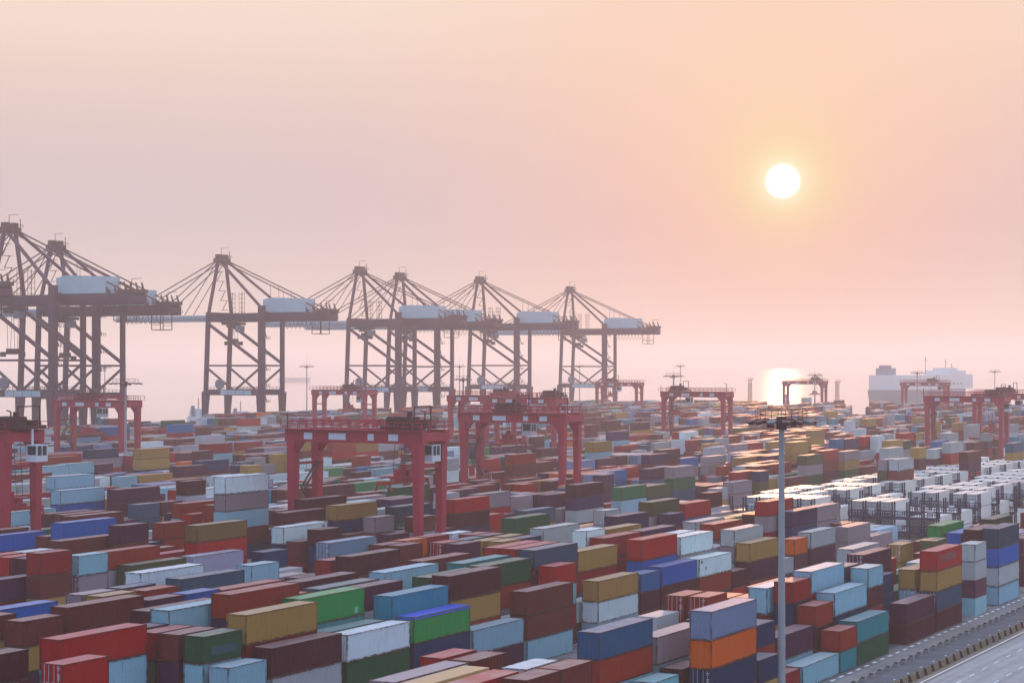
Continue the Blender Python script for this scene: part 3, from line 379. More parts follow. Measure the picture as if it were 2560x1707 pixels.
    [72, 490.9, 8.71, 2.9, 40, 13, 1], [7, 243.7, 2.97, 2.97, 40, 15, 0], [7, 243.7, 0.0, 2.97, 40, 7, 0], [9, 244.2, 2.96, 2.96, 40, 27, 0], [9, 244.2, 0.0, 2.96, 40, 3, 0], [5, 205.4, 0.0, 3.17, 20, 17, 0],
    [78, 510.2, 7.92, 2.64, 20, 15, 0], [19, 680.5, 11.76, 2.94, 40, 15, 0], [19, 188.4, 5.96, 2.98, 20, 3, 0], [19, 188.4, 2.98, 2.98, 20, 35, 0], [19, 188.4, 0.0, 2.98, 20, 5, 0], [23, 578.6, 11.61, 2.9, 20, 15, 0],
    [19, 246.2, 0.0, 2.91, 40, 27, 0], [54, 709.1, 11.35, 2.84, 40, 3, 0], [72, 505.8, 8.84, 2.95, 40, 26, 0], [72, 505.8, 5.89, 2.95, 40, 15, 0], [24, 695.3, 11.72, 2.93, 40, 35, 0], [22, 255.0, 6.14, 3.07, 40, 15, 0],
    [22, 255.0, 3.07, 3.07, 40, 3, 0], [22, 255.0, 0.0, 3.07, 40, 29, 0], [78, 526.6, 7.89, 2.63, 20, 7, 0], [33, 720.5, 11.9, 2.98, 40, 35, 0], [27, 230.3, 7.53, 2.51, 40, 20, 0], [27, 230.3, 5.02, 2.51, 40, 15, 0],
    [27, 230.3, 2.51, 2.51, 40, 24, 0], [27, 230.3, 0.0, 2.51, 40, 35, 0], [80, 525.6, 7.83, 2.61, 20, 17, 0], [6, 244.0, 0.0, 2.74, 40, 18, 0], [41, 411.2, 2.9, 2.9, 20, 17, 0], [20, 246.3, 0.0, 2.71, 40, 15, 1],
    [9, 256.9, 5.92, 2.96, 40, 15, 0], [9, 256.9, 2.96, 2.96, 40, 17, 0], [9, 256.9, 0.0, 2.96, 40, 15, 1], [11, 257.3, 5.9, 2.95, 40, 24, 0], [11, 257.3, 2.95, 2.95, 40, 27, 0], [11, 257.3, 0.0, 2.95, 40, 27, 0],
    [24, 257.5, 8.79, 2.93, 40, 14, 0], [24, 257.5, 5.86, 2.93, 40, 3, 1], [24, 257.5, 2.93, 2.93, 40, 18, 0], [24, 257.5, 0.0, 2.93, 40, 15, 0], [60, 753.4, 11.79, 2.95, 40, 3, 0], [28, 602.5, 2.86, 2.86, 20, 34, 0],
    [46, 606.4, 11.77, 2.94, 20, 3, 0], [29, 498.0, 5.19, 2.59, 40, 11, 0], [29, 684.9, 0.0, 2.55, 40, 23, 0], [12, 257.6, 5.73, 2.86, 40, 35, 0], [12, 257.6, 2.86, 2.86, 40, 29, 0], [12, 257.6, 0.0, 2.86, 40, 26, 1],
    [16, 518.5, 8.85, 2.95, 40, 5, 0], [26, 256.3, 5.61, 2.8, 40, 18, 0], [26, 256.3, 2.8, 2.8, 40, 5, 0], [26, 256.3, 0.0, 2.8, 40, 24, 0], [28, 620.7, 11.65, 2.91, 20, 34, 0], [8, 257.1, 5.6, 2.8, 40, 3, 1],
    [8, 257.1, 2.8, 2.8, 40, 7, 0], [8, 257.1, 0.0, 2.8, 40, 14, 0], [7, 257.1, 2.8, 2.8, 40, 15, 0], [7, 257.1, 0.0, 2.8, 40, 5, 0], [19, 195.6, 2.74, 2.74, 20, 5, 0], [19, 195.6, 0.0, 2.74, 20, 5, 0],
    [72, 541.0, 8.73, 2.91, 40, 5, 0], [42, 579.1, 5.11, 2.56, 20, 34, 0], [59, 764.9, 8.62, 2.87, 40, 31, 0], [21, 192.1, 5.3, 2.65, 20, 35, 0], [21, 192.1, 2.65, 2.65, 20, 17, 1], [21, 192.1, 0.0, 2.65, 20, 27, 0],
    [23, 191.9, 5.34, 2.67, 20, 24, 0], [23, 191.9, 2.67, 2.67, 20, 27, 0], [23, 191.9, 0.0, 2.67, 20, 3, 0], [22, 192.2, 5.31, 2.66, 20, 35, 1], [22, 192.2, 2.66, 2.66, 20, 18, 0], [22, 192.2, 0.0, 2.66, 20, 27, 0],
    [36, 535.3, 5.53, 2.76, 40, 5, 0], [36, 535.3, 2.76, 2.76, 40, 17, 0], [20, 192.5, 2.61, 2.61, 20, 5, 0], [20, 192.5, 0.0, 2.61, 20, 26, 0], [6, 257.1, 0.0, 2.72, 40, 17, 0], [28, 259.3, 5.46, 2.73, 40, 25, 0],
    [28, 259.3, 2.73, 2.73, 40, 17, 0], [28, 259.3, 0.0, 2.73, 40, 11, 0], [16, 200.1, 5.28, 2.64, 20, 5, 1], [16, 200.1, 2.64, 2.64, 20, 15, 0], [16, 200.1, 0.0, 2.64, 20, 2, 1], [16, 270.3, 5.83, 2.91, 40, 11, 0],
    [16, 270.3, 2.91, 2.91, 40, 29, 0], [16, 270.3, 0.0, 2.91, 40, 35, 0], [1, 256.3, 0.0, 2.79, 40, 14, 0], [60, 780.3, 11.42, 2.85, 40, 35, 0], [33, 252.1, 5.22, 2.61, 40, 35, 0], [33, 252.1, 2.61, 2.61, 40, 35, 0],
    [33, 252.1, 0.0, 2.61, 40, 15, 0], [20, 264.4, 2.75, 2.75, 40, 17, 0], [20, 264.4, 0.0, 2.75, 40, 17, 0], [3, 252.4, 2.61, 2.61, 40, 27, 0], [3, 252.4, 0.0, 2.61, 40, 17, 0], [23, 265.3, 8.22, 2.74, 40, 17, 0],
    [23, 265.3, 5.48, 2.74, 40, 27, 0], [23, 265.3, 2.74, 2.74, 40, 24, 0], [23, 265.3, 0.0, 2.74, 40, 35, 0], [4, 256.6, 5.35, 2.68, 40, 27, 1], [4, 256.6, 2.68, 2.68, 40, 27, 0], [4, 256.6, 0.0, 2.68, 40, 3, 0],
    [23, 198.3, 5.33, 2.66, 20, 17, 0], [23, 198.3, 2.66, 2.66, 20, 14, 0], [23, 198.3, 0.0, 2.66, 20, 27, 0], [48, 593.2, 2.52, 2.52, 20, 3, 0], [27, 257.5, 7.69, 2.56, 40, 14, 0], [27, 257.5, 5.13, 2.56, 40, 17, 1],
    [27, 257.5, 2.56, 2.56, 40, 14, 0], [27, 257.5, 0.0, 2.56, 40, 15, 0], [38, 535.9, 5.2, 2.6, 40, 15, 0], [38, 535.9, 2.6, 2.6, 40, 15, 0], [25, 258.2, 7.63, 2.54, 40, 27, 0], [25, 258.2, 5.08, 2.54, 40, 29, 0],
    [25, 258.2, 2.54, 2.54, 40, 14, 0], [25, 258.2, 0.0, 2.54, 40, 27, 1], [23, 555.5, 8.71, 2.9, 40, 17, 0], [13, 271.6, 2.79, 2.79, 40, 11, 0], [13, 271.6, 0.0, 2.79, 40, 35, 0], [14, 209.2, 5.34, 2.67, 20, 17, 0],
    [14, 209.2, 2.67, 2.67, 20, 35, 0], [14, 209.2, 0.0, 2.67, 20, 29, 0], [61, 803.3, 2.89, 2.89, 40, 5, 0], [6, 276.7, 0.0, 2.94, 40, 3, 0], [54, 799.7, 11.4, 2.85, 40, 5, 0], [21, 265.8, 5.14, 2.57, 40, 15, 0],
    [21, 265.8, 2.57, 2.57, 40, 3, 0], [21, 265.8, 0.0, 2.57, 40, 27, 1], [2, 217.1, 2.6, 2.6, 20, 35, 0], [2, 217.1, 0.0, 2.6, 20, 11, 0], [1, 216.8, 0.0, 2.59, 20, 27, 0], [42, 821.4, 12.0, 3.0, 40, 35, 0],
    [7, 217.5, 5.31, 2.65, 20, 14, 0], [7, 217.5, 2.65, 2.65, 20, 5, 0], [7, 217.5, 0.0, 2.65, 20, 3, 0], [43, 445.0, 5.4, 2.7, 20, 3, 0], [21, 284.2, 5.72, 2.86, 40, 7, 0], [21, 284.2, 2.86, 2.86, 40, 11, 0],
    [21, 284.2, 0.0, 2.86, 40, 29, 0], [12, 283.5, 5.75, 2.87, 40, 5, 0], [12, 283.5, 2.87, 2.87, 40, 18, 0], [12, 283.5, 0.0, 2.87, 40, 17, 0], [34, 268.6, 5.28, 2.64, 40, 35, 0], [34, 268.6, 2.64, 2.64, 40, 3, 0],
    [34, 268.6, 0.0, 2.64, 40, 18, 0], [18, 639.5, 10.45, 2.61, 20, 15, 0], [47, 660.3, 8.46, 2.82, 20, 35, 0], [32, 259.0, 4.89, 2.45, 40, 17, 0], [32, 259.0, 2.45, 2.45, 40, 27, 0], [32, 259.0, 0.0, 2.45, 40, 17, 1],
    [31, 259.4, 4.86, 2.43, 40, 3, 0], [31, 259.4, 2.43, 2.43, 40, 35, 0], [31, 259.4, 0.0, 2.43, 40, 14, 0], [77, 602.1, 8.95, 2.98, 40, 15, 0], [27, 698.3, 11.99, 3.0, 20, 35, 0], [7, 277.7, 5.33, 2.67, 40, 11, 0],
    [7, 277.7, 2.67, 2.67, 40, 15, 0], [7, 277.7, 0.0, 2.67, 40, 3, 0], [16, 489.4, 8.72, 2.91, 20, 17, 0], [22, 214.9, 7.91, 2.64, 20, 3, 0], [22, 214.9, 5.28, 2.64, 20, 24, 0], [22, 214.9, 2.64, 2.64, 20, 27, 0],
    [22, 214.9, 0.0, 2.64, 20, 14, 0], [32, 277.2, 7.82, 2.61, 40, 17, 0], [32, 277.2, 5.21, 2.61, 40, 26, 0], [32, 277.2, 2.61, 2.61, 40, 5, 0], [32, 277.2, 0.0, 2.61, 40, 15, 0], [9, 283.8, 2.72, 2.72, 40, 25, 0],
    [9, 283.8, 0.0, 2.72, 40, 20, 0], [33, 701.1, 11.73, 2.93, 20, 34, 1], [19, 299.7, 2.91, 2.91, 40, 27, 0], [19, 299.7, 0.0, 2.91, 40, 14, 0], [3, 289.4, 2.91, 2.91, 40, 29, 0], [3, 289.4, 0.0, 2.91, 40, 3, 0],
    [25, 218.1, 5.32, 2.66, 20, 27, 0], [25, 218.1, 2.66, 2.66, 20, 17, 0], [25, 218.1, 0.0, 2.66, 20, 14, 0], [29, 220.9, 5.45, 2.73, 20, 14, 0], [29, 220.9, 2.73, 2.73, 20, 14, 0], [29, 220.9, 0.0, 2.73, 20, 24, 0],
    [1, 288.6, 5.66, 2.83, 40, 7, 0], [1, 288.6, 2.83, 2.83, 40, 14, 0], [1, 288.6, 0.0, 2.83, 40, 35, 1], [15, 231.2, 5.32, 2.66, 20, 27, 0], [15, 231.2, 2.66, 2.66, 20, 14, 0], [15, 231.2, 0.0, 2.66, 20, 27, 1],
    [33, 281.2, 5.02, 2.51, 40, 17, 0], [33, 281.2, 2.51, 2.51, 40, 18, 0], [33, 281.2, 0.0, 2.51, 40, 29, 0], [59, 893.2, 11.96, 2.99, 40, 15, 0], [2, 236.0, 5.24, 2.62, 20, 29, 0], [2, 236.0, 2.62, 2.62, 20, 17, 0],
    [2, 236.0, 0.0, 2.62, 20, 26, 0], [16, 231.3, 5.29, 2.65, 20, 15, 0], [16, 231.3, 2.65, 2.65, 20, 17, 0], [16, 231.3, 0.0, 2.65, 20, 17, 0], [1, 236.2, 2.61, 2.61, 20, 5, 0], [1, 236.2, 0.0, 2.61, 20, 26, 0],
    [11, 290.5, 5.25, 2.62, 40, 26, 0], [11, 290.5, 2.62, 2.62, 40, 18, 0], [11, 290.5, 0.0, 2.62, 40, 26, 0], [18, 289.1, 5.08, 2.54, 40, 25, 0], [18, 289.1, 2.54, 2.54, 40, 27, 0], [18, 289.1, 0.0, 2.54, 40, 24, 0],
    [21, 313.2, 5.93, 2.96, 40, 26, 0], [21, 313.2, 2.96, 2.96, 40, 25, 0], [21, 313.2, 0.0, 2.96, 40, 3, 0], [77, 618.7, 5.45, 2.73, 40, 34, 0], [26, 615.1, 2.82, 2.82, 40, 17, 0], [13, 237.6, 5.31, 2.65, 20, 27, 0],
    [13, 237.6, 2.65, 2.65, 20, 18, 0], [13, 237.6, 0.0, 2.65, 20, 3, 0], [16, 237.5, 5.35, 2.68, 20, 26, 0], [16, 237.5, 2.68, 2.68, 20, 3, 0], [16, 237.5, 0.0, 2.68, 20, 24, 0], [14, 237.9, 5.31, 2.65, 20, 24, 0],
    [14, 237.9, 2.65, 2.65, 20, 11, 0], [14, 237.9, 0.0, 2.65, 20, 2, 0], [2, 289.5, 5.32, 2.66, 40, 24, 0], [2, 289.5, 2.66, 2.66, 40, 14, 0], [2, 289.5, 0.0, 2.66, 40, 15, 0], [6, 303.8, 0.0, 2.8, 40, 20, 0],
    [41, 298.9, 5.34, 2.67, 40, 11, 0], [41, 298.9, 2.67, 2.67, 40, 18, 0], [41, 298.9, 0.0, 2.67, 40, 18, 0], [49, 654.1, 8.85, 2.95, 40, 17, 0], [16, 243.8, 5.37, 2.69, 20, 26, 0], [16, 243.8, 2.69, 2.69, 20, 5, 0],
    [16, 243.8, 0.0, 2.69, 20, 15, 0], [12, 244.6, 5.26, 2.63, 20, 5, 0], [12, 244.6, 2.63, 2.63, 20, 3, 1], [12, 244.6, 0.0, 2.63, 20, 35, 0], [14, 244.4, 5.28, 2.64, 20, 14, 1], [14, 244.4, 2.64, 2.64, 20, 24, 0],
    [14, 244.4, 0.0, 2.64, 20, 3, 0], [8, 311.1, 5.58, 2.79, 40, 18, 0], [8, 311.1, 2.79, 2.79, 40, 14, 0], [8, 311.1, 0.0, 2.79, 40, 3, 0], [13, 244.8, 5.25, 2.62, 20, 11, 0], [13, 244.8, 2.62, 2.62, 20, 29, 0],
    [13, 244.8, 0.0, 2.62, 20, 26, 0], [19, 320.4, 2.84, 2.84, 40, 35, 1], [19, 320.4, 0.0, 2.84, 40, 29, 0], [27, 325.5, 5.83, 2.92, 40, 20, 0], [27, 325.5, 2.92, 2.92, 40, 27, 0], [27, 325.5, 0.0, 2.92, 40, 15, 0],
    [13, 317.5, 5.63, 2.81, 40, 2, 0], [13, 317.5, 2.81, 2.81, 40, 11, 0], [13, 317.5, 0.0, 2.81, 40, 11, 0], [10, 244.5, 7.63, 2.54, 20, 2, 0], [10, 244.5, 5.09, 2.54, 20, 26, 0], [10, 244.5, 2.54, 2.54, 20, 17, 0],
    [10, 244.5, 0.0, 2.54, 20, 27, 0], [16, 250.5, 5.35, 2.68, 20, 7, 0], [16, 250.5, 2.68, 2.68, 20, 18, 0], [16, 250.5, 0.0, 2.68, 20, 11, 0], [14, 250.6, 5.33, 2.66, 20, 11, 0], [14, 250.6, 2.66, 2.66, 20, 11, 0],
    [14, 250.6, 0.0, 2.66, 20, 14, 0], [35, 326.5, 2.88, 2.88, 40, 17, 0], [35, 326.5, 0.0, 2.88, 40, 15, 0], [25, 238.7, 2.6, 2.6, 20, 29, 0], [25, 238.7, 0.0, 2.6, 20, 15, 0], [13, 303.1, 7.48, 2.49, 40, 11, 0],
    [13, 303.1, 4.98, 2.49, 40, 3, 0], [13, 303.1, 2.49, 2.49, 40, 7, 0], [13, 303.1, 0.0, 2.49, 40, 17, 0], [13, 251.0, 5.29, 2.65, 20, 14, 0], [13, 251.0, 2.65, 2.65, 20, 11, 0], [13, 251.0, 0.0, 2.65, 20, 3, 1],
    [9, 307.4, 7.79, 2.6, 40, 11, 0], [9, 307.4, 5.19, 2.6, 40, 5, 0], [9, 307.4, 2.6, 2.6, 40, 3, 0], [9, 307.4, 0.0, 2.6, 40, 27, 0], [18, 247.6, 5.31, 2.65, 20, 18, 0], [18, 247.6, 2.65, 2.65, 20, 24, 0],
    [18, 247.6, 0.0, 2.65, 20, 17, 0], [12, 250.9, 5.25, 2.63, 20, 24, 0], [12, 250.9, 2.63, 2.63, 20, 17, 0], [12, 250.9, 0.0, 2.63, 20, 15, 0], [15, 251.6, 5.29, 2.65, 20, 14, 0], [15, 251.6, 2.65, 2.65, 20, 15, 0],
    [15, 251.6, 0.0, 2.65, 20, 3, 0], [66, 524.1, 8.7, 2.9, 20, 15, 1], [25, 245.2, 2.66, 2.66, 20, 11, 0], [25, 245.2, 0.0, 2.66, 20, 27, 0], [22, 559.8, 8.81, 2.94, 20, 34, 0], [8, 323.4, 2.78, 2.78, 40, 15, 0],
    [8, 323.4, 0.0, 2.78, 40, 29, 1], [23, 672.6, 8.84, 2.95, 40, 15, 1], [23, 672.6, 5.9, 2.95, 40, 24, 0], [38, 529.4, 5.21, 2.6, 20, 11, 0], [38, 529.4, 2.6, 2.6, 20, 11, 0], [36, 804.2, 11.51, 2.88, 20, 15, 0],
    [78, 510.2, 5.28, 2.64, 20, 17, 0], [19, 680.5, 8.82, 2.94, 40, 15, 0], [12, 272.6, 2.78, 2.78, 20, 27, 0], [12, 272.6, 0.0, 2.78, 20, 15, 1], [18, 267.9, 2.75, 2.75, 20, 2, 0], [18, 267.9, 0.0, 2.75, 20, 3, 0],
    [19, 268.0, 5.48, 2.74, 20, 27, 0], [19, 268.0, 2.74, 2.74, 20, 26, 0], [19, 268.0, 0.0, 2.74, 20, 29, 0], [54, 709.1, 8.51, 2.84, 40, 3, 0], [3, 319.8, 5.23, 2.62, 40, 14, 0], [3, 319.8, 2.62, 2.62, 40, 35, 0],
    [3, 319.8, 0.0, 2.62, 40, 17, 0], [18, 335.7, 5.09, 2.54, 40, 15, 0], [18, 335.7, 2.54, 2.54, 40, 17, 0], [18, 335.7, 0.0, 2.54, 40, 15, 0], [5, 288.6, 0.0, 2.84, 20, 5, 0], [46, 606.4, 8.83, 2.94, 20, 3, 0],
    [18, 356.2, 5.51, 2.76, 40, 14, 0], [18, 356.2, 2.76, 2.76, 40, 14, 1], [18, 356.2, 0.0, 2.76, 40, 15, 0], [52, 354.6, 2.8, 2.8, 40, 5, 0], [52, 354.6, 0.0, 2.8, 40, 15, 0], [41, 352.0, 2.66, 2.66, 40, 15, 0],
    [41, 352.0, 0.0, 2.66, 40, 27, 0], [78, 1065.2, 11.48, 2.87, 40, 25, 0], [42, 579.1, 2.56, 2.56, 20, 34, 0], [42, 579.1, 0.0, 2.56, 20, 34, 1], [59, 764.9, 5.75, 2.87, 40, 15, 0], [60, 1079.3, 11.73, 2.93, 40, 3, 0],
    [53, 367.5, 5.6, 2.8, 40, 7, 0], [53, 367.5, 2.8, 2.8, 40, 35, 1], [53, 367.5, 0.0, 2.8, 40, 27, 0], [30, 290.0, 8.45, 2.82, 20, 15, 0], [30, 290.0, 5.64, 2.82, 20, 2, 0], [30, 290.0, 2.82, 2.82, 20, 3, 0],
    [30, 290.0, 0.0, 2.82, 20, 18, 0], [6, 289.7, 0.0, 2.54, 20, 24, 0], [6, 296.1, 0.0, 2.62, 20, 5, 0], [23, 379.4, 0.0, 2.79, 40, 3, 0], [18, 368.6, 5.27, 2.63, 40, 18, 0], [18, 368.6, 2.63, 2.63, 40, 15, 0],
    [18, 368.6, 0.0, 2.63, 40, 3, 0], [38, 372.5, 2.65, 2.65, 40, 24, 0], [38, 372.5, 0.0, 2.65, 40, 24, 0], [19, 368.9, 5.21, 2.61, 40, 15, 1], [19, 368.9, 2.61, 2.61, 40, 17, 0], [19, 368.9, 0.0, 2.61, 40, 3, 0],
    [47, 389.8, 5.82, 2.91, 40, 17, 0], [47, 389.8, 2.91, 2.91, 40, 5, 0], [47, 389.8, 0.0, 2.91, 40, 20, 0], [46, 377.0, 2.72, 2.72, 40, 3, 1], [46, 377.0, 0.0, 2.72, 40, 7, 0], [69, 1141.7, 11.92, 2.98, 40, 15, 0],
    [16, 303.6, 5.32, 2.66, 20, 14, 1], [16, 303.6, 2.66, 2.66, 20, 18, 0], [16, 303.6, 0.0, 2.66, 20, 14, 0], [54, 799.7, 8.55, 2.85, 40, 26, 0], [12, 304.6, 5.2, 2.6, 20, 26, 0], [12, 304.6, 2.6, 2.6, 20, 27, 1],
    [12, 304.6, 0.0, 2.6, 20, 15, 0], [18, 639.5, 7.84, 2.61, 20, 24, 0], [47, 660.3, 5.64, 2.82, 20, 35, 0], [35, 306.0, 2.74, 2.74, 20, 35, 0], [35, 306.0, 0.0, 2.74, 20, 29, 0], [41, 418.9, 3.01, 3.01, 40, 2, 1],
    [41, 418.9, 0.0, 3.01, 40, 27, 0], [32, 419.4, 3.01, 3.01, 40, 2, 0], [32, 419.4, 0.0, 3.01, 40, 5, 0], [53, 397.7, 5.5, 2.75, 40, 18, 0], [53, 397.7, 2.75, 2.75, 40, 15, 0], [53, 397.7, 0.0, 2.75, 40, 35, 0],
    [27, 698.3, 9.0, 3.0, 20, 35, 0], [58, 397.3, 5.44, 2.72, 40, 11, 0], [58, 397.3, 2.72, 2.72, 40, 27, 0], [58, 397.3, 0.0, 2.72, 40, 3, 0], [18, 415.9, 0.0, 2.94, 40, 11, 0], [20, 395.9, 7.86, 2.62, 40, 7, 1],
    [20, 395.9, 5.24, 2.62, 40, 29, 0], [20, 395.9, 2.62, 2.62, 40, 24, 0], [20, 395.9, 0.0, 2.62, 40, 29, 1], [33, 701.1, 8.8, 2.93, 20, 34, 0], [33, 701.1, 5.87, 2.93, 20, 34, 0], [35, 314.8, 5.41, 2.7, 20, 26, 1],
    [35, 314.8, 2.7, 2.7, 20, 35, 1], [35, 314.8, 0.0, 2.7, 20, 11, 0], [59, 396.1, 5.28, 2.64, 40, 26, 0], [59, 396.1, 2.64, 2.64, 40, 27, 0], [59, 396.1, 0.0, 2.64, 40, 3, 0], [21, 401.4, 2.6, 2.6, 40, 15, 0],
    [21, 401.4, 0.0, 2.6, 40, 24, 0], [15, 343.4, 5.74, 2.87, 20, 15, 0], [15, 343.4, 2.87, 2.87, 20, 5, 1], [15, 343.4, 0.0, 2.87, 20, 7, 0], [51, 419.5, 2.81, 2.81, 40, 25, 0], [51, 419.5, 0.0, 2.81, 40, 18, 0],
    [30, 419.0, 8.24, 2.75, 40, 3, 0], [30, 419.0, 5.49, 2.75, 40, 27, 0], [30, 419.0, 2.75, 2.75, 40, 17, 0], [30, 419.0, 0.0, 2.75, 40, 18, 0], [55, 402.9, 7.75, 2.58, 40, 11, 0], [55, 402.9, 5.16, 2.58, 40, 18, 0],
    [55, 402.9, 2.58, 2.58, 40, 24, 0], [55, 402.9, 0.0, 2.58, 40, 27, 0], [53, 425.5, 8.44, 2.81, 40, 14, 0], [53, 425.5, 5.63, 2.81, 40, 29, 0], [53, 425.5, 2.81, 2.81, 40, 7, 0], [53, 425.5, 0.0, 2.81, 40, 17, 0],
    [23, 407.7, 2.58, 2.58, 40, 11, 0], [23, 407.7, 0.0, 2.58, 40, 27, 1], [24, 425.3, 5.39, 2.7, 40, 29, 0], [24, 425.3, 2.7, 2.7, 40, 7, 0], [24, 425.3, 0.0, 2.7, 40, 3, 0], [45, 428.5, 2.64, 2.64, 40, 7, 0],
    [45, 428.5, 0.0, 2.64, 40, 15, 0], [54, 417.9, 0.0, 2.5, 40, 11, 0], [48, 450.8, 8.55, 2.85, 40, 3, 0], [48, 450.8, 5.7, 2.85, 40, 11, 1], [48, 450.8, 2.85, 2.85, 40, 2, 0], [48, 450.8, 0.0, 2.85, 40, 3, 0],
    [59, 456.7, 2.91, 2.91, 40, 14, 1], [59, 456.7, 0.0, 2.91, 40, 15, 0], [13, 443.2, 8.2, 2.73, 40, 3, 1], [13, 443.2, 5.47, 2.73, 40, 3, 0], [13, 443.2, 2.73, 2.73, 40, 3, 0], [13, 443.2, 0.0, 2.73, 40, 15, 0],
    [14, 443.8, 8.12, 2.71, 40, 20, 0], [14, 443.8, 5.41, 2.71, 40, 18, 0], [14, 443.8, 2.71, 2.71, 40, 3, 0], [14, 443.8, 0.0, 2.71, 40, 17, 0], [32, 475.5, 8.82, 2.94, 40, 14, 0], [32, 475.5, 5.88, 2.94, 40, 17, 0],
    [32, 475.5, 2.94, 2.94, 40, 24, 0], [32, 475.5, 0.0, 2.94, 40, 15, 0], [67, 445.2, 5.23, 2.61, 40, 27, 0], [67, 445.2, 2.61, 2.61, 40, 27, 0], [67, 445.2, 0.0, 2.61, 40, 7, 0], [17, 473.2, 8.97, 2.99, 40, 3, 0],
    [17, 473.2, 5.98, 2.99, 40, 24, 0], [17, 473.2, 2.99, 2.99, 40, 5, 0], [17, 473.2, 0.0, 2.99, 40, 26, 0], [49, 471.1, 0.0, 2.79, 40, 26, 0], [28, 452.2, 7.73, 2.58, 40, 3, 0], [28, 452.2, 5.16, 2.58, 40, 14, 0],
    [28, 452.2, 2.58, 2.58, 40, 25, 0], [28, 452.2, 0.0, 2.58, 40, 25, 0], [48, 465.9, 8.11, 2.7, 40, 26, 0], [48, 465.9, 5.4, 2.7, 40, 17, 0], [48, 465.9, 2.7, 2.7, 40, 26, 0], [48, 465.9, 0.0, 2.7, 40, 17, 1],
    [29, 466.2, 5.39, 2.7, 40, 5, 1], [29, 466.2, 2.7, 2.7, 40, 27, 0], [29, 466.2, 0.0, 2.7, 40, 35, 0], [36, 804.2, 8.63, 2.88, 20, 15, 0], [36, 804.2, 5.75, 2.88, 20, 15, 0], [66, 456.6, 5.22, 2.61, 40, 3, 0],
    [66, 456.6, 2.61, 2.61, 40, 14, 0], [66, 456.6, 0.0, 2.61, 40, 11, 0], [30, 386.4, 5.66, 2.83, 20, 5, 0], [30, 386.4, 2.83, 2.83, 20, 5, 0], [30, 386.4, 0.0, 2.83, 20, 5, 0], [23, 495.6, 5.99, 3.0, 40, 17, 0],
    [23, 495.6, 3.0, 3.0, 40, 24, 1], [23, 495.6, 0.0, 3.0, 40, 11, 0], [53, 501.5, 5.9, 2.95, 40, 26, 0], [53, 501.5, 2.95, 2.95, 40, 15, 0], [53, 501.5, 0.0, 2.95, 40, 7, 0], [72, 490.9, 5.8, 2.9, 40, 17, 0],
    [72, 490.9, 2.9, 2.9, 40, 15, 0], [72, 490.9, 0.0, 2.9, 40, 11, 0], [18, 465.3, 7.81, 2.6, 40, 11, 0], [18, 465.3, 5.21, 2.6, 40, 7, 0], [18, 465.3, 2.6, 2.6, 40, 3, 0], [18, 465.3, 0.0, 2.6, 40, 17, 1],
    [18, 477.7, 8.21, 2.74, 40, 3, 0], [18, 477.7, 5.47, 2.74, 40, 17, 0], [18, 477.7, 2.74, 2.74, 40, 26, 0], [18, 477.7, 0.0, 2.74, 40, 35, 0], [29, 478.5, 5.34, 2.67, 40, 11, 0], [29, 478.5, 2.67, 2.67, 40, 15, 0],
    [29, 478.5, 0.0, 2.67, 40, 25, 0], [72, 505.8, 2.95, 2.95, 40, 7, 0], [72, 505.8, 0.0, 2.95, 40, 18, 0], [20, 490.5, 2.77, 2.77, 40, 7, 0], [20, 490.5, 0.0, 2.77, 40, 26, 0], [62, 488.8, 7.99, 2.66, 40, 3, 1],
    [62, 488.8, 5.33, 2.66, 40, 18, 0], [62, 488.8, 2.66, 2.66, 40, 11, 0], [62, 488.8, 0.0, 2.66, 40, 27, 0], [60, 501.1, 5.49, 2.74, 40, 35, 0], [60, 501.1, 2.74, 2.74, 40, 20, 0], [60, 501.1, 0.0, 2.74, 40, 2, 0],
    [60, 488.0, 2.55, 2.55, 40, 2, 0], [60, 488.0, 0.0, 2.55, 40, 15, 0], [41, 411.2, 0.0, 2.9, 20, 27, 0], [41, 510.2, 5.4, 2.7, 40, 17, 0], [41, 510.2, 2.7, 2.7, 40, 29, 0], [41, 510.2, 0.0, 2.7, 40, 5, 0],
    [12, 492.6, 8.12, 2.71, 40, 24, 0], [12, 492.6, 5.41, 2.71, 40, 27, 0], [12, 492.6, 2.71, 2.71, 40, 20, 1], [12, 492.6, 0.0, 2.71, 40, 24, 0], [29, 498.0, 2.59, 2.59, 40, 17, 0], [29, 498.0, 0.0, 2.59, 40, 5, 0],
    [22, 498.5, 5.29, 2.65, 40, 24, 0], [22, 498.5, 2.65, 2.65, 40, 20, 0], [22, 498.5, 0.0, 2.65, 40, 3, 0], [16, 518.5, 5.9, 2.95, 40, 35, 0], [16, 518.5, 2.95, 2.95, 40, 27, 0], [16, 518.5, 0.0, 2.95, 40, 17, 0],
    [60, 1079.3, 8.8, 2.93, 40, 24, 0], [60, 1079.3, 5.87, 2.93, 40, 24, 0], [18, 494.8, 7.7, 2.57, 40, 35, 0], [18, 494.8, 5.13, 2.57, 40, 7, 0], [18, 494.8, 2.57, 2.57, 40, 17, 0], [18, 494.8, 0.0, 2.57, 40, 2, 0],
    [20, 525.7, 2.9, 2.9, 40, 26, 1], [20, 525.7, 0.0, 2.9, 40, 7, 0], [39, 547.9, 8.93, 2.98, 40, 14, 1], [39, 547.9, 5.95, 2.98, 40, 24, 0], [39, 547.9, 2.98, 2.98, 40, 7, 0], [39, 547.9, 0.0, 2.98, 40, 27, 0],
    [72, 541.0, 5.82, 2.91, 40, 15, 0], [72, 541.0, 2.91, 2.91, 40, 27, 0], [72, 541.0, 0.0, 2.91, 40, 20, 1], [36, 535.3, 0.0, 2.76, 40, 15, 0], [18, 533.9, 8.62, 2.87, 40, 24, 0], [18, 533.9, 5.75, 2.87, 40, 29, 1],
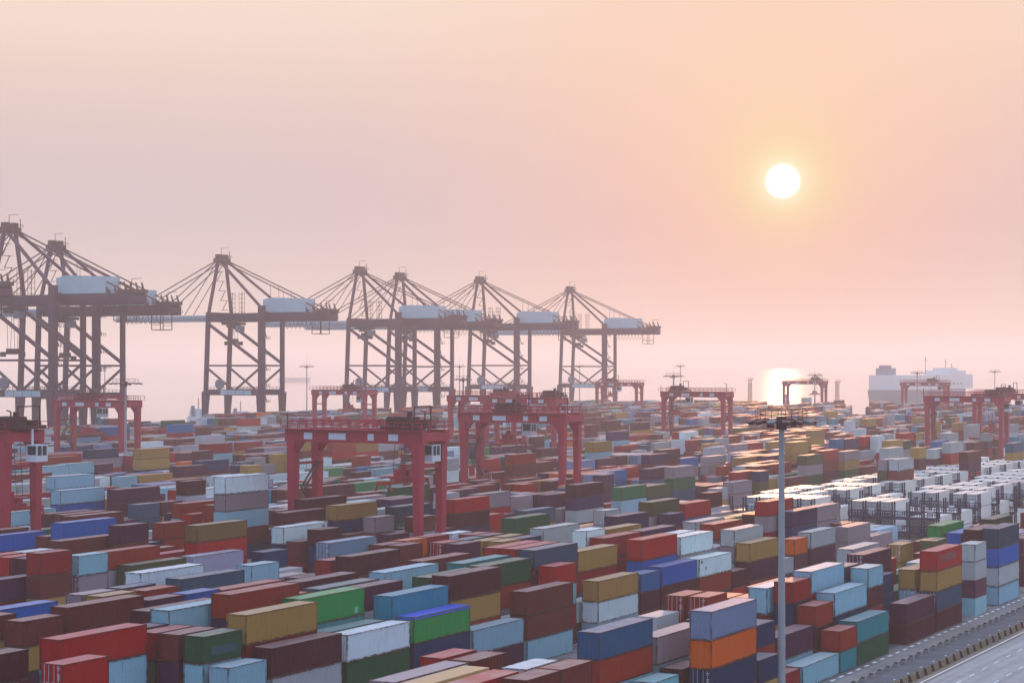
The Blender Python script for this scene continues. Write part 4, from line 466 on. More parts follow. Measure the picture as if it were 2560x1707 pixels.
    [18, 533.9, 2.87, 2.87, 40, 18, 0], [18, 533.9, 0.0, 2.87, 40, 14, 0], [49, 407.3, 7.91, 2.64, 20, 11, 0], [49, 407.3, 5.28, 2.64, 20, 27, 0], [49, 407.3, 2.64, 2.64, 20, 2, 0], [49, 407.3, 0.0, 2.64, 20, 14, 0],
    [23, 538.7, 8.63, 2.88, 40, 17, 0], [23, 538.7, 5.75, 2.88, 40, 18, 0], [23, 538.7, 2.88, 2.88, 40, 15, 0], [23, 538.7, 0.0, 2.88, 40, 15, 0], [17, 513.2, 7.86, 2.62, 40, 24, 0], [17, 513.2, 5.24, 2.62, 40, 27, 0],
    [17, 513.2, 2.62, 2.62, 40, 7, 0], [17, 513.2, 0.0, 2.62, 40, 15, 0], [69, 1141.7, 8.94, 2.98, 40, 15, 0], [69, 1141.7, 5.96, 2.98, 40, 15, 0], [60, 546.6, 0.0, 2.76, 40, 11, 0], [58, 562.6, 2.91, 2.91, 40, 3, 0],
    [58, 562.6, 0.0, 2.91, 40, 25, 0], [26, 544.4, 8.41, 2.8, 40, 27, 1], [26, 544.4, 5.61, 2.8, 40, 18, 0], [26, 544.4, 2.8, 2.8, 40, 11, 1], [26, 544.4, 0.0, 2.8, 40, 26, 0], [38, 535.9, 0.0, 2.6, 40, 27, 0],
    [23, 555.5, 5.81, 2.9, 40, 18, 0], [23, 555.5, 2.9, 2.9, 40, 27, 0], [23, 555.5, 0.0, 2.9, 40, 24, 0], [43, 445.0, 2.7, 2.7, 20, 27, 0], [43, 445.0, 0.0, 2.7, 20, 18, 0], [19, 553.1, 8.08, 2.69, 40, 11, 0],
    [19, 553.1, 5.39, 2.69, 40, 11, 0], [19, 553.1, 2.69, 2.69, 40, 3, 0], [19, 553.1, 0.0, 2.69, 40, 5, 0], [77, 602.1, 5.97, 2.98, 40, 27, 0], [77, 602.1, 2.98, 2.98, 40, 18, 0], [77, 602.1, 0.0, 2.98, 40, 3, 0],
    [13, 550.5, 8.16, 2.72, 40, 35, 1], [13, 550.5, 5.44, 2.72, 40, 18, 0], [13, 550.5, 2.72, 2.72, 40, 14, 0], [13, 550.5, 0.0, 2.72, 40, 14, 0], [22, 584.6, 8.77, 2.92, 40, 24, 0], [22, 584.6, 5.85, 2.92, 40, 24, 0],
    [22, 584.6, 2.92, 2.92, 40, 2, 0], [22, 584.6, 0.0, 2.92, 40, 17, 0], [16, 489.4, 5.81, 2.91, 20, 24, 0], [16, 489.4, 2.91, 2.91, 20, 35, 0], [16, 489.4, 0.0, 2.91, 20, 35, 0], [82, 594.1, 8.37, 2.79, 40, 26, 0],
    [82, 594.1, 5.58, 2.79, 40, 17, 0], [82, 594.1, 2.79, 2.79, 40, 2, 0], [82, 594.1, 0.0, 2.79, 40, 25, 0], [39, 579.7, 5.09, 2.54, 40, 26, 0], [39, 579.7, 2.54, 2.54, 40, 15, 0], [39, 579.7, 0.0, 2.54, 40, 24, 0],
    [19, 474.4, 2.56, 2.56, 20, 11, 1], [19, 474.4, 0.0, 2.56, 20, 15, 0], [27, 487.7, 0.0, 2.64, 20, 3, 0], [19, 602.5, 8.48, 2.83, 40, 35, 0], [19, 602.5, 5.65, 2.83, 40, 7, 0], [19, 602.5, 2.83, 2.83, 40, 26, 0],
    [19, 602.5, 0.0, 2.83, 40, 15, 0], [27, 494.6, 2.67, 2.67, 20, 5, 0], [27, 494.6, 0.0, 2.67, 20, 15, 0], [77, 618.7, 2.73, 2.73, 40, 25, 0], [77, 618.7, 0.0, 2.73, 40, 14, 0], [26, 615.1, 0.0, 2.82, 40, 18, 0],
    [46, 644.3, 8.71, 2.9, 40, 35, 0], [46, 644.3, 5.81, 2.9, 40, 26, 0], [46, 644.3, 2.9, 2.9, 40, 24, 1], [46, 644.3, 0.0, 2.9, 40, 24, 0], [18, 581.4, 7.51, 2.5, 40, 26, 0], [18, 581.4, 5.0, 2.5, 40, 24, 0],
    [18, 581.4, 2.5, 2.5, 40, 24, 0], [18, 581.4, 0.0, 2.5, 40, 17, 0], [49, 654.1, 5.9, 2.95, 40, 27, 0], [49, 654.1, 2.95, 2.95, 40, 3, 0], [49, 654.1, 0.0, 2.95, 40, 20, 0], [47, 525.2, 0.0, 2.97, 20, 14, 0],
    [23, 531.6, 8.77, 2.92, 20, 27, 0], [23, 531.6, 5.85, 2.92, 20, 26, 0], [23, 531.6, 2.92, 2.92, 20, 5, 0], [23, 531.6, 0.0, 2.92, 20, 26, 1], [95, 649.4, 5.56, 2.78, 40, 18, 0], [95, 649.4, 2.78, 2.78, 40, 35, 0],
    [95, 649.4, 0.0, 2.78, 40, 35, 1], [30, 635.0, 7.92, 2.64, 40, 35, 0], [30, 635.0, 5.28, 2.64, 40, 2, 0], [30, 635.0, 2.64, 2.64, 40, 26, 0], [30, 635.0, 0.0, 2.64, 40, 7, 1], [66, 524.1, 5.8, 2.9, 20, 25, 0],
    [66, 524.1, 2.9, 2.9, 20, 18, 0], [66, 524.1, 0.0, 2.9, 20, 7, 0], [22, 559.8, 5.88, 2.94, 20, 24, 0], [22, 559.8, 2.94, 2.94, 20, 5, 0], [22, 559.8, 0.0, 2.94, 20, 24, 0], [23, 672.6, 2.95, 2.95, 40, 5, 0],
    [23, 672.6, 0.0, 2.95, 40, 15, 0], [38, 529.4, 0.0, 2.6, 20, 18, 0], [78, 510.2, 2.64, 2.64, 20, 35, 0], [78, 510.2, 0.0, 2.64, 20, 14, 0], [19, 680.5, 5.88, 2.94, 40, 15, 0], [19, 680.5, 2.94, 2.94, 40, 17, 1],
    [19, 680.5, 0.0, 2.94, 40, 3, 0], [23, 578.6, 8.71, 2.9, 20, 26, 0], [23, 578.6, 5.81, 2.9, 20, 15, 0], [23, 578.6, 2.9, 2.9, 20, 26, 0], [23, 578.6, 0.0, 2.9, 20, 5, 0], [54, 709.1, 5.68, 2.84, 40, 3, 0],
    [54, 709.1, 2.84, 2.84, 40, 35, 0], [54, 709.1, 0.0, 2.84, 40, 24, 0], [24, 695.3, 8.79, 2.93, 40, 27, 0], [24, 695.3, 5.86, 2.93, 40, 17, 0], [24, 695.3, 2.93, 2.93, 40, 14, 0], [24, 695.3, 0.0, 2.93, 40, 25, 0],
    [78, 526.6, 5.26, 2.63, 20, 27, 0], [78, 526.6, 2.63, 2.63, 20, 15, 0], [78, 526.6, 0.0, 2.63, 20, 15, 0], [33, 720.5, 8.93, 2.98, 40, 17, 1], [33, 720.5, 5.95, 2.98, 40, 17, 0], [33, 720.5, 2.98, 2.98, 40, 24, 0],
    [33, 720.5, 0.0, 2.98, 40, 20, 0], [80, 525.6, 5.22, 2.61, 20, 14, 0], [80, 525.6, 2.61, 2.61, 20, 35, 0], [80, 525.6, 0.0, 2.61, 20, 5, 0], [60, 753.4, 8.84, 2.95, 40, 3, 0], [60, 753.4, 5.89, 2.95, 40, 26, 0],
    [60, 753.4, 2.95, 2.95, 40, 11, 0], [60, 753.4, 0.0, 2.95, 40, 15, 0], [28, 602.5, 0.0, 2.86, 20, 27, 1], [46, 606.4, 5.88, 2.94, 20, 35, 0], [46, 606.4, 2.94, 2.94, 20, 14, 0], [46, 606.4, 0.0, 2.94, 20, 3, 0],
    [28, 620.7, 8.74, 2.91, 20, 5, 0], [28, 620.7, 5.83, 2.91, 20, 24, 0], [28, 620.7, 2.91, 2.91, 20, 29, 0], [28, 620.7, 0.0, 2.91, 20, 14, 0], [59, 764.9, 2.87, 2.87, 40, 27, 0], [59, 764.9, 0.0, 2.87, 40, 35, 0],
    [60, 780.3, 8.56, 2.85, 40, 15, 0], [60, 780.3, 5.71, 2.85, 40, 35, 0], [60, 780.3, 2.85, 2.85, 40, 15, 0], [60, 780.3, 0.0, 2.85, 40, 17, 0], [48, 593.2, 0.0, 2.52, 20, 14, 0], [61, 803.3, 0.0, 2.89, 40, 15, 0],
    [54, 799.7, 5.7, 2.85, 40, 7, 0], [54, 799.7, 2.85, 2.85, 40, 29, 0], [54, 799.7, 0.0, 2.85, 40, 3, 0], [42, 821.4, 9.0, 3.0, 40, 3, 0], [42, 821.4, 6.0, 3.0, 40, 35, 1], [42, 821.4, 3.0, 3.0, 40, 17, 0],
    [42, 821.4, 0.0, 3.0, 40, 17, 0], [18, 639.5, 5.23, 2.61, 20, 26, 1], [18, 639.5, 2.61, 2.61, 20, 27, 0], [18, 639.5, 0.0, 2.61, 20, 11, 0], [47, 660.3, 2.82, 2.82, 20, 7, 1], [47, 660.3, 0.0, 2.82, 20, 15, 1],
    [27, 698.3, 6.0, 3.0, 20, 17, 0], [27, 698.3, 3.0, 3.0, 20, 3, 0], [27, 698.3, 0.0, 3.0, 20, 26, 0], [33, 701.1, 2.93, 2.93, 20, 11, 0], [33, 701.1, 0.0, 2.93, 20, 27, 0], [59, 893.2, 8.97, 2.99, 40, 17, 0],
    [59, 893.2, 5.98, 2.99, 40, 29, 0], [59, 893.2, 2.99, 2.99, 40, 17, 0], [59, 893.2, 0.0, 2.99, 40, 15, 0], [36, 804.2, 2.88, 2.88, 20, 35, 1], [36, 804.2, 0.0, 2.88, 20, 5, 0], [78, 1065.2, 8.61, 2.87, 40, 14, 1],
    [78, 1065.2, 5.74, 2.87, 40, 11, 0], [78, 1065.2, 2.87, 2.87, 40, 5, 0], [78, 1065.2, 0.0, 2.87, 40, 26, 0], [60, 1079.3, 2.93, 2.93, 40, 27, 0], [60, 1079.3, 0.0, 2.93, 40, 26, 0], [69, 1141.7, 2.98, 2.98, 40, 35, 1],
    [69, 1141.7, 0.0, 2.98, 40, 24, 0], [0, 139.2, 5.23, 2.62, 20, 26, 0], [0, 139.2, 2.62, 2.62, 20, 15, 0], [0, 139.2, 0.0, 2.62, 20, 17, 0], [0, 145.4, 5.24, 2.62, 20, 3, 0], [0, 145.4, 2.62, 2.62, 20, 17, 0],
    [0, 145.4, 0.0, 2.62, 20, 27, 1], [0, 178.1, 0.0, 2.93, 40, 3, 0], [0, 190.9, 0.0, 2.54, 20, 35, 1], [1, 131.1, 7.84, 2.61, 40, 26, 0], [1, 131.1, 5.22, 2.61, 40, 2, 0], [1, 131.1, 2.61, 2.61, 40, 11, 0],
    [1, 131.1, 0.0, 2.61, 40, 2, 0], [1, 144.6, 5.19, 2.6, 20, 27, 0], [1, 144.6, 2.6, 2.6, 20, 18, 0], [1, 144.6, 0.0, 2.6, 20, 2, 1], [1, 170.8, 0.0, 2.71, 20, 27, 0], [1, 177.5, 0.0, 2.9, 20, 18, 0],
    [2, 131.3, 7.9, 2.63, 40, 4, 0], [2, 131.3, 5.26, 2.63, 40, 18, 0], [2, 131.3, 2.63, 2.63, 40, 26, 0], [2, 131.3, 0.0, 2.63, 40, 5, 0], [2, 164.9, 2.7, 2.7, 40, 14, 1], [2, 164.9, 0.0, 2.7, 40, 3, 0],
    [2, 178.1, 0.0, 2.91, 40, 17, 1], [3, 133.0, 5.24, 2.62, 40, 24, 0], [3, 133.0, 2.62, 2.62, 40, 15, 0], [3, 133.0, 0.0, 2.62, 40, 24, 0], [3, 145.9, 5.23, 2.61, 20, 5, 0], [3, 145.9, 2.61, 2.61, 20, 15, 0],
    [3, 145.9, 0.0, 2.61, 20, 3, 0], [4, 145.7, 5.26, 2.63, 20, 20, 0], [4, 145.7, 2.63, 2.63, 20, 11, 0], [4, 145.7, 0.0, 2.63, 20, 15, 0], [6, 145.4, 2.64, 2.64, 20, 17, 0], [6, 145.4, 0.0, 2.64, 20, 29, 0],
    [6, 152.3, 0.0, 2.96, 40, 5, 0], [6, 165.5, 0.0, 2.84, 40, 3, 0], [7, 126.0, 5.33, 2.66, 20, 35, 0], [7, 126.0, 2.66, 2.66, 20, 25, 0], [7, 126.0, 0.0, 2.66, 20, 27, 0], [7, 145.5, 2.66, 2.66, 20, 7, 0],
    [7, 145.5, 0.0, 2.66, 20, 27, 0], [7, 152.2, 0.0, 2.98, 40, 14, 0], [7, 165.3, 0.0, 2.84, 40, 5, 0], [8, 145.5, 2.65, 2.65, 20, 3, 1], [8, 145.5, 0.0, 2.65, 20, 2, 0], [8, 165.7, 0.0, 2.96, 40, 29, 0],
    [9, 132.3, 2.9, 2.9, 40, 27, 0], [9, 132.3, 0.0, 2.9, 40, 29, 0], [9, 145.7, 2.64, 2.64, 20, 26, 0], [9, 145.7, 0.0, 2.64, 20, 18, 0], [9, 157.5, 0.0, 2.6, 40, 20, 0], [10, 125.5, 5.33, 2.67, 20, 3, 0],
    [10, 125.5, 2.67, 2.67, 20, 14, 0], [10, 125.5, 0.0, 2.67, 20, 35, 0], [10, 145.3, 2.65, 2.65, 20, 14, 0], [10, 145.3, 0.0, 2.65, 20, 15, 0], [10, 151.5, 0.0, 2.97, 40, 18, 0], [10, 163.8, 0.0, 2.81, 40, 26, 0],
    [11, 151.9, 0.0, 2.89, 40, 24, 0], [12, 145.5, 0.0, 2.65, 20, 17, 0], [12, 152.2, 0.0, 2.81, 40, 27, 0], [14, 138.9, 0.0, 2.61, 40, 3, 0], [15, 148.5, 0.0, 2.63, 40, 15, 0]],
fill=[
    [48, 48, 48, 48, 48, 48, 48, 48, 48, 100, 48, 48, 48, 48, 48, 48, 48, 48, 48, 48, 100, 48, 48],
    [48, 48, 48, 48, 48, 48, 48, 48, 48, 48, 48, 48, 48, 48, 48, 101, 48, 102, 48, 48, 51, 103, 66],
    [48, 48, 48, 48, 48, 48, 48, 48, 100, 48, 48, 101, 55, 48, 48, 103, 102, 70, 66, 51, 100, 103, 104],
    [48, 48, 48, 48, 48, 48, 48, 48, 48, 100, 100, 57, 66, 48, 102, 66, 48, 101, 66, 49, 48, 48, 103],
    [48, 48, 48, 48, 48, 48, 48, 48, 100, 100, 100, 101, 48, 68, 103, 103, 48, 68, 102, 100, 66, 103, 102],
    [48, 48, 48, 48, 48, 48, 48, 48, 100, 100, 48, 57, 48, 68, 103, 100, 103, 100, 48, 63, 51, 101, 103],
    [48, 48, 48, 48, 48, 48, 48, 48, 48, 48, 48, 48, 48, 48, 48, 48, 48, 48, 48, 48, 48, 103, 102, 101],
    [48, 48, 48, 48, 48, 48, 48, 48, 48, 48, 48, 48, 102, 50, 102, 48, 48, 54, 48, 50, 102, 63, 102, 102],
    [48, 48, 48, 48, 48, 48, 48, 48, 100, 48, 100, 48, 48, 48, 48, 100, 48, 63, 101, 100, 48, 48, 50, 102],
    [48, 48, 48, 48, 48, 48, 48, 48, 48, 51, 48, 101, 48, 48, 55, 48, 48, 103, 48, 54, 48, 103, 102, 102],
    [48, 48, 48, 48, 48, 48, 48, 48, 48, 48, 48, 48, 101, 48, 50, 48, 103, 100, 103, 100, 73, 102, 102, 102],
    [48, 48, 48, 48, 48, 48, 48, 100, 48, 62, 48, 100, 48, 101, 69, 103, 48, 102, 66, 48, 69, 103, 62, 102],
    [48, 48, 48, 48, 48, 48, 100, 48, 48, 48, 48, 100, 102, 102, 103, 48, 48, 48, 48, 66, 51, 103, 103, 103],
    [48, 48, 48, 48, 48, 48, 100, 100, 100, 69, 69, 66, 48, 51, 54, 48, 50, 48, 48, 66, 48, 48, 102, 102],
    [48, 48, 48, 48, 48, 48, 100, 48, 103, 48, 48, 103, 48, 102, 60, 48, 103, 102, 61, 101, 103, 103, 103, 62],
    [48, 48, 48, 48, 48, 48, 48, 48, 48, 48, 101, 103, 103, 68, 48, 66, 51, 69, 103, 48, 103, 104, 66, 50],
    [48, 48, 48, 48, 48, 48, 48, 100, 103, 103, 48, 66, 51, 101, 48, 48, 62, 48, 101, 66, 50, 70, 103, 103],
    [48, 48, 48, 48, 48, 48, 48, 100, 100, 103, 68, 103, 103, 48, 51, 103, 103, 103, 100, 69, 103, 102, 103, 103],
    [48, 48, 48, 48, 48, 48, 48, 48, 48, 102, 102, 100, 100, 102, 102, 48, 48, 52, 66, 50, 102, 102, 48, 60, 48, 50, 102, 63, 48, 52, 102, 103, 48, 48, 48, 51, 68, 48, 50, 102, 60, 48, 104, 102, 104, 48, 70, 103, 75, 103, 104, 102, 76, 48, 48, 48, 48, 48, 48, 48, 48, 48, 48, 48, 48, 48, 48, 48, 48, 48, 48, 48, 48, 48, 48, 48, 48, 48, 48, 48, 48, 48, 48],
    [48, 48, 48, 48, 48, 48, 48, 48, 48, 102, 60, 48, 48, 48, 51, 48, 48, 51, 103, 48, 48, 48, 103, 102, 54, 48, 62, 102, 63, 104, 69, 62, 60, 50, 63, 69, 102, 70, 72, 48, 63, 76, 48, 50, 104, 104, 104, 68, 48, 51, 102, 104, 69, 74, 48, 48, 48, 48, 48, 48, 48, 48, 48, 48, 48, 48, 48, 48, 48, 48, 48, 48, 48, 48, 48, 48, 48, 48, 48, 48, 48, 48, 48],
    [48, 48, 48, 48, 48, 48, 48, 48, 48, 103, 48, 48, 48, 54, 49, 48, 48, 48, 69, 102, 69, 102, 104, 74, 55, 101, 60, 48, 103, 103, 103, 103, 103, 60, 48, 103, 66, 48, 103, 102, 102, 102, 69, 75, 102, 76, 103, 62, 74, 103, 104, 76, 104, 75, 64, 48, 48, 48, 48, 48, 48, 48, 48, 48, 48, 48, 48, 48, 48, 48, 48, 48, 48, 48, 48, 48, 48, 48, 48, 48, 48, 48, 48],
    [48, 48, 48, 48, 48, 48, 48, 48, 48, 103, 100, 48, 56, 48, 48, 102, 72, 48, 48, 52, 48, 52, 76, 102, 101, 101, 101, 48, 69, 102, 103, 104, 104, 103, 102, 102, 103, 103, 103, 103, 102, 62, 102, 103, 104, 103, 103, 104, 103, 104, 69, 103, 102, 70, 76, 75, 48, 48, 48, 48, 48, 48, 48, 48, 48, 48, 48, 48, 48, 48, 48, 48, 48, 48, 48, 48, 48, 48, 48, 48, 48, 48, 48],
    [48, 48, 48, 48, 48, 48, 48, 48, 48, 101, 102, 48, 66, 50, 102, 60, 48, 102, 102, 103, 75, 102, 75, 70, 101, 101, 101, 102, 63, 102, 102, 104, 103, 102, 66, 52, 102, 63, 104, 48, 104, 48, 102, 103, 103, 103, 102, 70, 104, 103, 103, 103, 70, 104, 70, 103, 102, 48, 48, 48, 48, 48, 48, 48, 48, 48, 48, 48, 48, 48, 48, 48, 48, 48, 48, 48, 48, 48, 48, 48, 48, 48, 48],
    [48, 48, 48, 48, 48, 48, 48, 48, 48, 48, 51, 48, 48, 48, 49, 101, 60, 48, 104, 103, 70, 104, 75, 103, 104, 48, 49, 54, 51, 102, 62, 68, 76, 75, 48, 51, 63, 48, 48, 48, 66, 50, 61, 101, 102, 70, 76, 66, 48, 102, 75, 104, 104, 102, 104, 103, 76, 103, 48, 48, 48, 48, 48, 48, 48, 48, 48, 48, 48, 48, 48, 48, 48, 48, 48, 48, 48, 48, 48, 48, 48, 48, 48],
    [48, 48, 48, 48, 48, 48, 48, 48, 48, 48, 103, 51, 103, 48, 62, 101, 48, 103, 103, 103, 104, 70, 103, 102, 74, 76, 103, 72, 48, 48, 104, 102, 55, 102, 103, 104, 75, 103, 103, 102, 102, 63, 102, 64, 101, 55, 101, 104, 69, 60, 50, 69, 103, 70, 102, 104, 104, 103, 103, 104, 105, 72, 48, 48, 48, 48, 48, 48, 48, 48, 48, 48, 48, 48, 48, 48, 48, 48, 48, 48, 48, 48, 48],
    [48, 48, 48, 48, 48, 48, 48, 48, 48, 48, 48, 103, 102, 48, 60, 48, 48, 52, 104, 104, 104, 103, 104, 103, 104, 76, 103, 104, 100, 103, 74, 102, 101, 101, 104, 104, 76, 104, 104, 103, 102, 101, 103, 102, 104, 101, 100, 101, 103, 104, 103, 104, 103, 75, 104, 69, 103, 104, 81, 104, 104, 77, 66, 48, 48, 48, 48, 48, 48, 48, 48, 48, 48, 48, 48, 48, 48, 48, 48, 48, 48, 48, 48],
    [48, 48, 48, 48, 48, 48, 48, 48, 48, 48, 48, 103, 101, 63, 100, 103, 48, 103, 104, 103, 103, 103, 103, 104, 102, 103, 102, 104, 104, 103, 102, 69, 101, 101, 102, 104, 103, 102, 48, 104, 102, 55, 102, 48, 52, 102, 100, 100, 103, 104, 104, 104, 103, 102, 103, 103, 102, 75, 103, 104, 104, 105, 105, 72, 48, 48, 48, 48, 48, 48, 48, 48, 48, 48, 48, 48, 48, 48, 48, 48, 48, 48, 48],
    [48, 48, 48, 48, 48, 48, 48, 48, 48, 48, 48, 101, 100, 66, 48, 100, 48, 102, 104, 103, 104, 48, 51, 103, 75, 104, 62, 104, 104, 104, 102, 103, 68, 54, 48, 104, 69, 103, 75, 102, 103, 101, 101, 75, 104, 104, 68, 100, 100, 66, 50, 104, 102, 69, 104, 103, 69, 103, 81, 104, 77, 104, 104, 104, 104, 48, 48, 48, 48, 48, 48, 48, 48, 48, 48, 48, 48, 48, 48, 48, 48, 48, 48],
    [48, 48, 48, 48, 48, 48, 48, 48, 48, 48, 48, 50, 48, 48, 69, 62, 48, 52, 69, 104, 102, 64, 104, 104, 102, 103, 102, 104, 103, 102, 75, 48, 103, 101, 102, 102, 76, 69, 76, 102, 104, 102, 48, 72, 51, 69, 70, 101, 100, 51, 104, 103, 102, 104, 75, 104, 104, 103, 104, 105, 105, 104, 105, 105, 83, 105, 48, 48, 48, 48, 48, 48, 48, 48, 48, 48, 48, 48, 48, 48, 48, 48, 48],
    [48, 48, 48, 48, 48, 48, 48, 48, 48, 48, 48, 48, 51, 48, 103, 67, 69, 103, 103, 76, 103, 76, 70, 69, 70, 103, 103, 104, 104, 70, 102, 102, 48, 48, 48, 51, 104, 104, 103, 103, 102, 103, 101, 104, 104, 104, 102, 104, 48, 48, 74, 104, 104, 104, 104, 70, 69, 76, 76, 105, 105, 104, 103, 104, 105, 104, 105, 48, 48, 48, 48, 48, 48, 48, 48, 48, 48, 48, 48, 48, 48, 48, 48],
    [48, 48, 48, 48, 48, 48, 48, 48, 48, 48, 48, 48, 48, 103, 57, 103, 103, 70, 72, 104, 103, 104, 104, 104, 74, 72, 51, 103, 48, 50, 102, 104, 104, 69, 104, 102, 62, 102, 104, 103, 103, 103, 104, 103, 66, 48, 102, 104, 104, 103, 103, 104, 103, 75, 103, 104, 104, 104, 83, 104, 105, 105, 76, 104, 103, 105, 103, 104, 77, 104, 70, 105, 103, 48, 48, 48, 48, 48, 48, 48, 48, 48, 48],
    [48, 48, 48, 48, 48, 48, 48, 48, 48, 48, 48, 48, 48, 103, 104, 100, 48, 51, 103, 69, 76, 104, 103, 102, 103, 102, 104, 69, 102, 69, 102, 104, 102, 70, 76, 104, 62, 62, 102, 75, 104, 104, 102, 103, 104, 102, 103, 103, 104, 104, 103, 63, 104, 104, 103, 104, 62, 83, 103, 103, 103, 83, 104, 105, 104, 104, 76, 103, 76, 105, 105, 104, 105, 103, 48, 48, 48, 48, 48, 48, 48, 48, 48],
    [48, 48, 48, 48, 48, 48, 48, 48, 48, 48, 48, 48, 48, 101, 100, 103, 48, 48, 48, 103, 103, 70, 64, 70, 75, 74, 64, 102, 48, 52, 104, 64, 66, 48, 104, 102, 74, 62, 102, 102, 102, 103, 102, 102, 69, 103, 76, 103, 62, 76, 76, 104, 103, 104, 102, 102, 102, 104, 104, 103, 76, 76, 104, 75, 77, 104, 104, 75, 103, 105, 104, 76, 105, 70, 104, 48, 48, 48, 48, 48, 48, 48, 48],
    [48, 48, 48, 48, 48, 48, 48, 48, 48, 48, 48, 48, 48, 48, 104, 60, 48, 66, 48, 69, 69, 103, 104, 75, 68, 102, 103, 104, 103, 103, 104, 63, 104, 103, 104, 101, 103, 62, 101, 103, 103, 63, 104, 104, 63, 102, 104, 75, 68, 69, 52, 66, 51, 103, 102, 103, 74, 76, 104, 76, 103, 76, 70, 103, 83, 104, 76, 104, 103, 76, 104, 105, 82, 104, 104, 77, 48, 48, 48, 48, 48, 48, 48],
    [48, 48, 48, 48, 48, 48, 48, 48, 48, 48, 48, 48, 48, 48, 100, 103, 66, 48, 103, 103, 103, 103, 103, 104, 68, 103, 68, 69, 103, 102, 104, 70, 75, 104, 103, 103, 75, 102, 55, 101, 104, 69, 63, 103, 104, 104, 103, 63, 103, 104, 68, 75, 76, 76, 70, 76, 74, 104, 76, 105, 104, 105, 105, 76, 105, 104, 105, 71, 105, 105, 105, 77, 71, 105, 104, 103, 104, 48, 48, 48, 48, 48, 48],
    [48, 48, 48, 48, 48, 48, 48, 48, 48, 48, 48, 48, 48, 48, 50, 75, 103, 102, 104, 72, 48, 48, 51, 76, 75, 102, 103, 104, 70, 103, 103, 103, 104, 104, 103, 63, 103, 102, 61, 56, 69, 103, 62, 103, 68, 103, 76, 103, 63, 62, 104, 103, 104, 104, 103, 104, 104, 104, 105, 75, 103, 76, 104, 104, 105, 104, 77, 82, 77, 105, 103, 81, 76, 105, 104, 104, 105, 104, 48, 48, 48, 48, 48],
    [48, 48, 48, 48, 48, 48, 48, 48, 48, 48, 48, 48, 48, 48, 48, 76, 103, 104, 102, 64, 104, 75, 69, 103, 103, 103, 103, 68, 103, 75, 69, 74, 104, 103, 103, 102, 103, 48, 52, 63, 55, 101, 70, 104, 103, 70, 102, 76, 104, 70, 104, 103, 103, 104, 75, 102, 77, 78, 52, 104, 105, 103, 105, 104, 103, 104, 76, 104, 104, 104, 75, 104, 105, 104, 105, 105, 76, 82, 104, 83, 103, 104, 48],
    [48, 48, 48, 48, 48, 48, 48, 48, 48, 48, 48, 48, 48, 48, 48, 103, 63, 102, 64, 74, 76, 104, 103, 103, 103, 103, 103, 102, 103, 76, 69, 70, 104, 102, 103, 76, 103, 63, 103, 103, 67, 101, 104, 104, 102, 103, 103, 103, 104, 70, 104, 103, 76, 102, 103, 63, 105, 105, 104, 104, 104, 75, 105, 105, 76, 104, 70, 104, 104, 104, 104, 76, 105, 105, 105, 104, 104, 103, 103, 103, 105, 104, 104],
    [48, 48, 48, 48, 48, 48, 48, 48, 48, 48, 48, 48, 48, 48, 48, 103, 104, 104, 103, 103, 104, 69, 69, 103, 66, 48, 103, 103, 70, 76, 103, 103, 104, 103, 103, 102, 66, 48, 52, 104, 103, 100, 100, 103, 64, 104, 103, 102, 104, 103, 104, 70, 104, 103, 74, 104, 104, 104, 104, 104, 76, 76, 104, 75, 105, 103, 105, 103, 104, 104, 77, 103, 105, 105, 75, 75, 77, 104, 75, 82, 104, 104, 104],
    [48, 48, 48, 48, 48, 48, 48, 48, 48, 48, 48, 48, 48, 48, 48, 48, 104, 102, 103, 104, 102, 104, 103, 69, 102, 103, 102, 102, 103, 76, 103, 103, 104, 75, 69, 102, 103, 103, 48, 52, 72, 48, 100, 101, 102, 64, 103, 104, 102, 68, 102, 104, 104, 102, 104, 102, 105, 71, 76, 105, 104, 105, 104, 104, 105, 103, 77, 83, 104, 104, 104, 103, 103, 70, 104, 103, 104, 105, 77, 103, 105, 76, 104],
    [48, 48, 48, 48, 48, 48, 48, 48, 48, 48, 48, 48, 48, 48, 48, 48, 104, 104, 104, 103, 74, 104, 103, 103, 103, 102, 104, 102, 102, 102, 103, 103, 103, 103, 102, 103, 70, 103, 103, 104, 104, 76, 54, 49, 74, 103, 103, 104, 70, 68, 104, 104, 64, 69, 104, 76, 105, 104, 76, 104, 70, 105, 104, 104, 105, 83, 103, 104, 104, 105, 69, 105, 104, 82, 104, 104, 76, 75, 103, 83, 105, 104, 103],
    [48, 48, 48, 48, 48, 48, 48, 48, 48, 48, 48, 48, 48, 48, 48, 48, 103, 104, 103, 48, 51, 103, 104, 48, 51, 69, 103, 60, 48, 51, 104, 75, 102, 103, 103, 48, 52, 103, 103, 104, 74, 74, 101, 48, 64, 103, 103, 103, 76, 104, 62, 69, 102, 104, 103, 77, 104, 82, 70, 105, 105, 81, 103, 76, 83, 77, 104, 104, 76, 75, 104, 105, 105, 105, 75, 103, 75, 105, 105, 105, 105, 105, 104],
    [48, 48, 48, 48, 48, 48, 48, 48, 48, 48, 48, 48, 48, 48, 48, 48, 48, 104, 104, 104, 104, 76, 70, 104, 69, 103, 102, 102, 103, 103, 69, 68, 104, 76, 102, 102, 104, 74, 62, 74, 66, 52, 69, 75, 103, 75, 103, 104, 103, 103, 102, 104, 104, 102, 104, 103, 103, 104, 71, 48, 53, 104, 70, 104, 83, 103, 77, 105, 75, 76, 104, 75, 104, 76, 104, 103, 105, 104, 105, 103, 76, 82, 104],
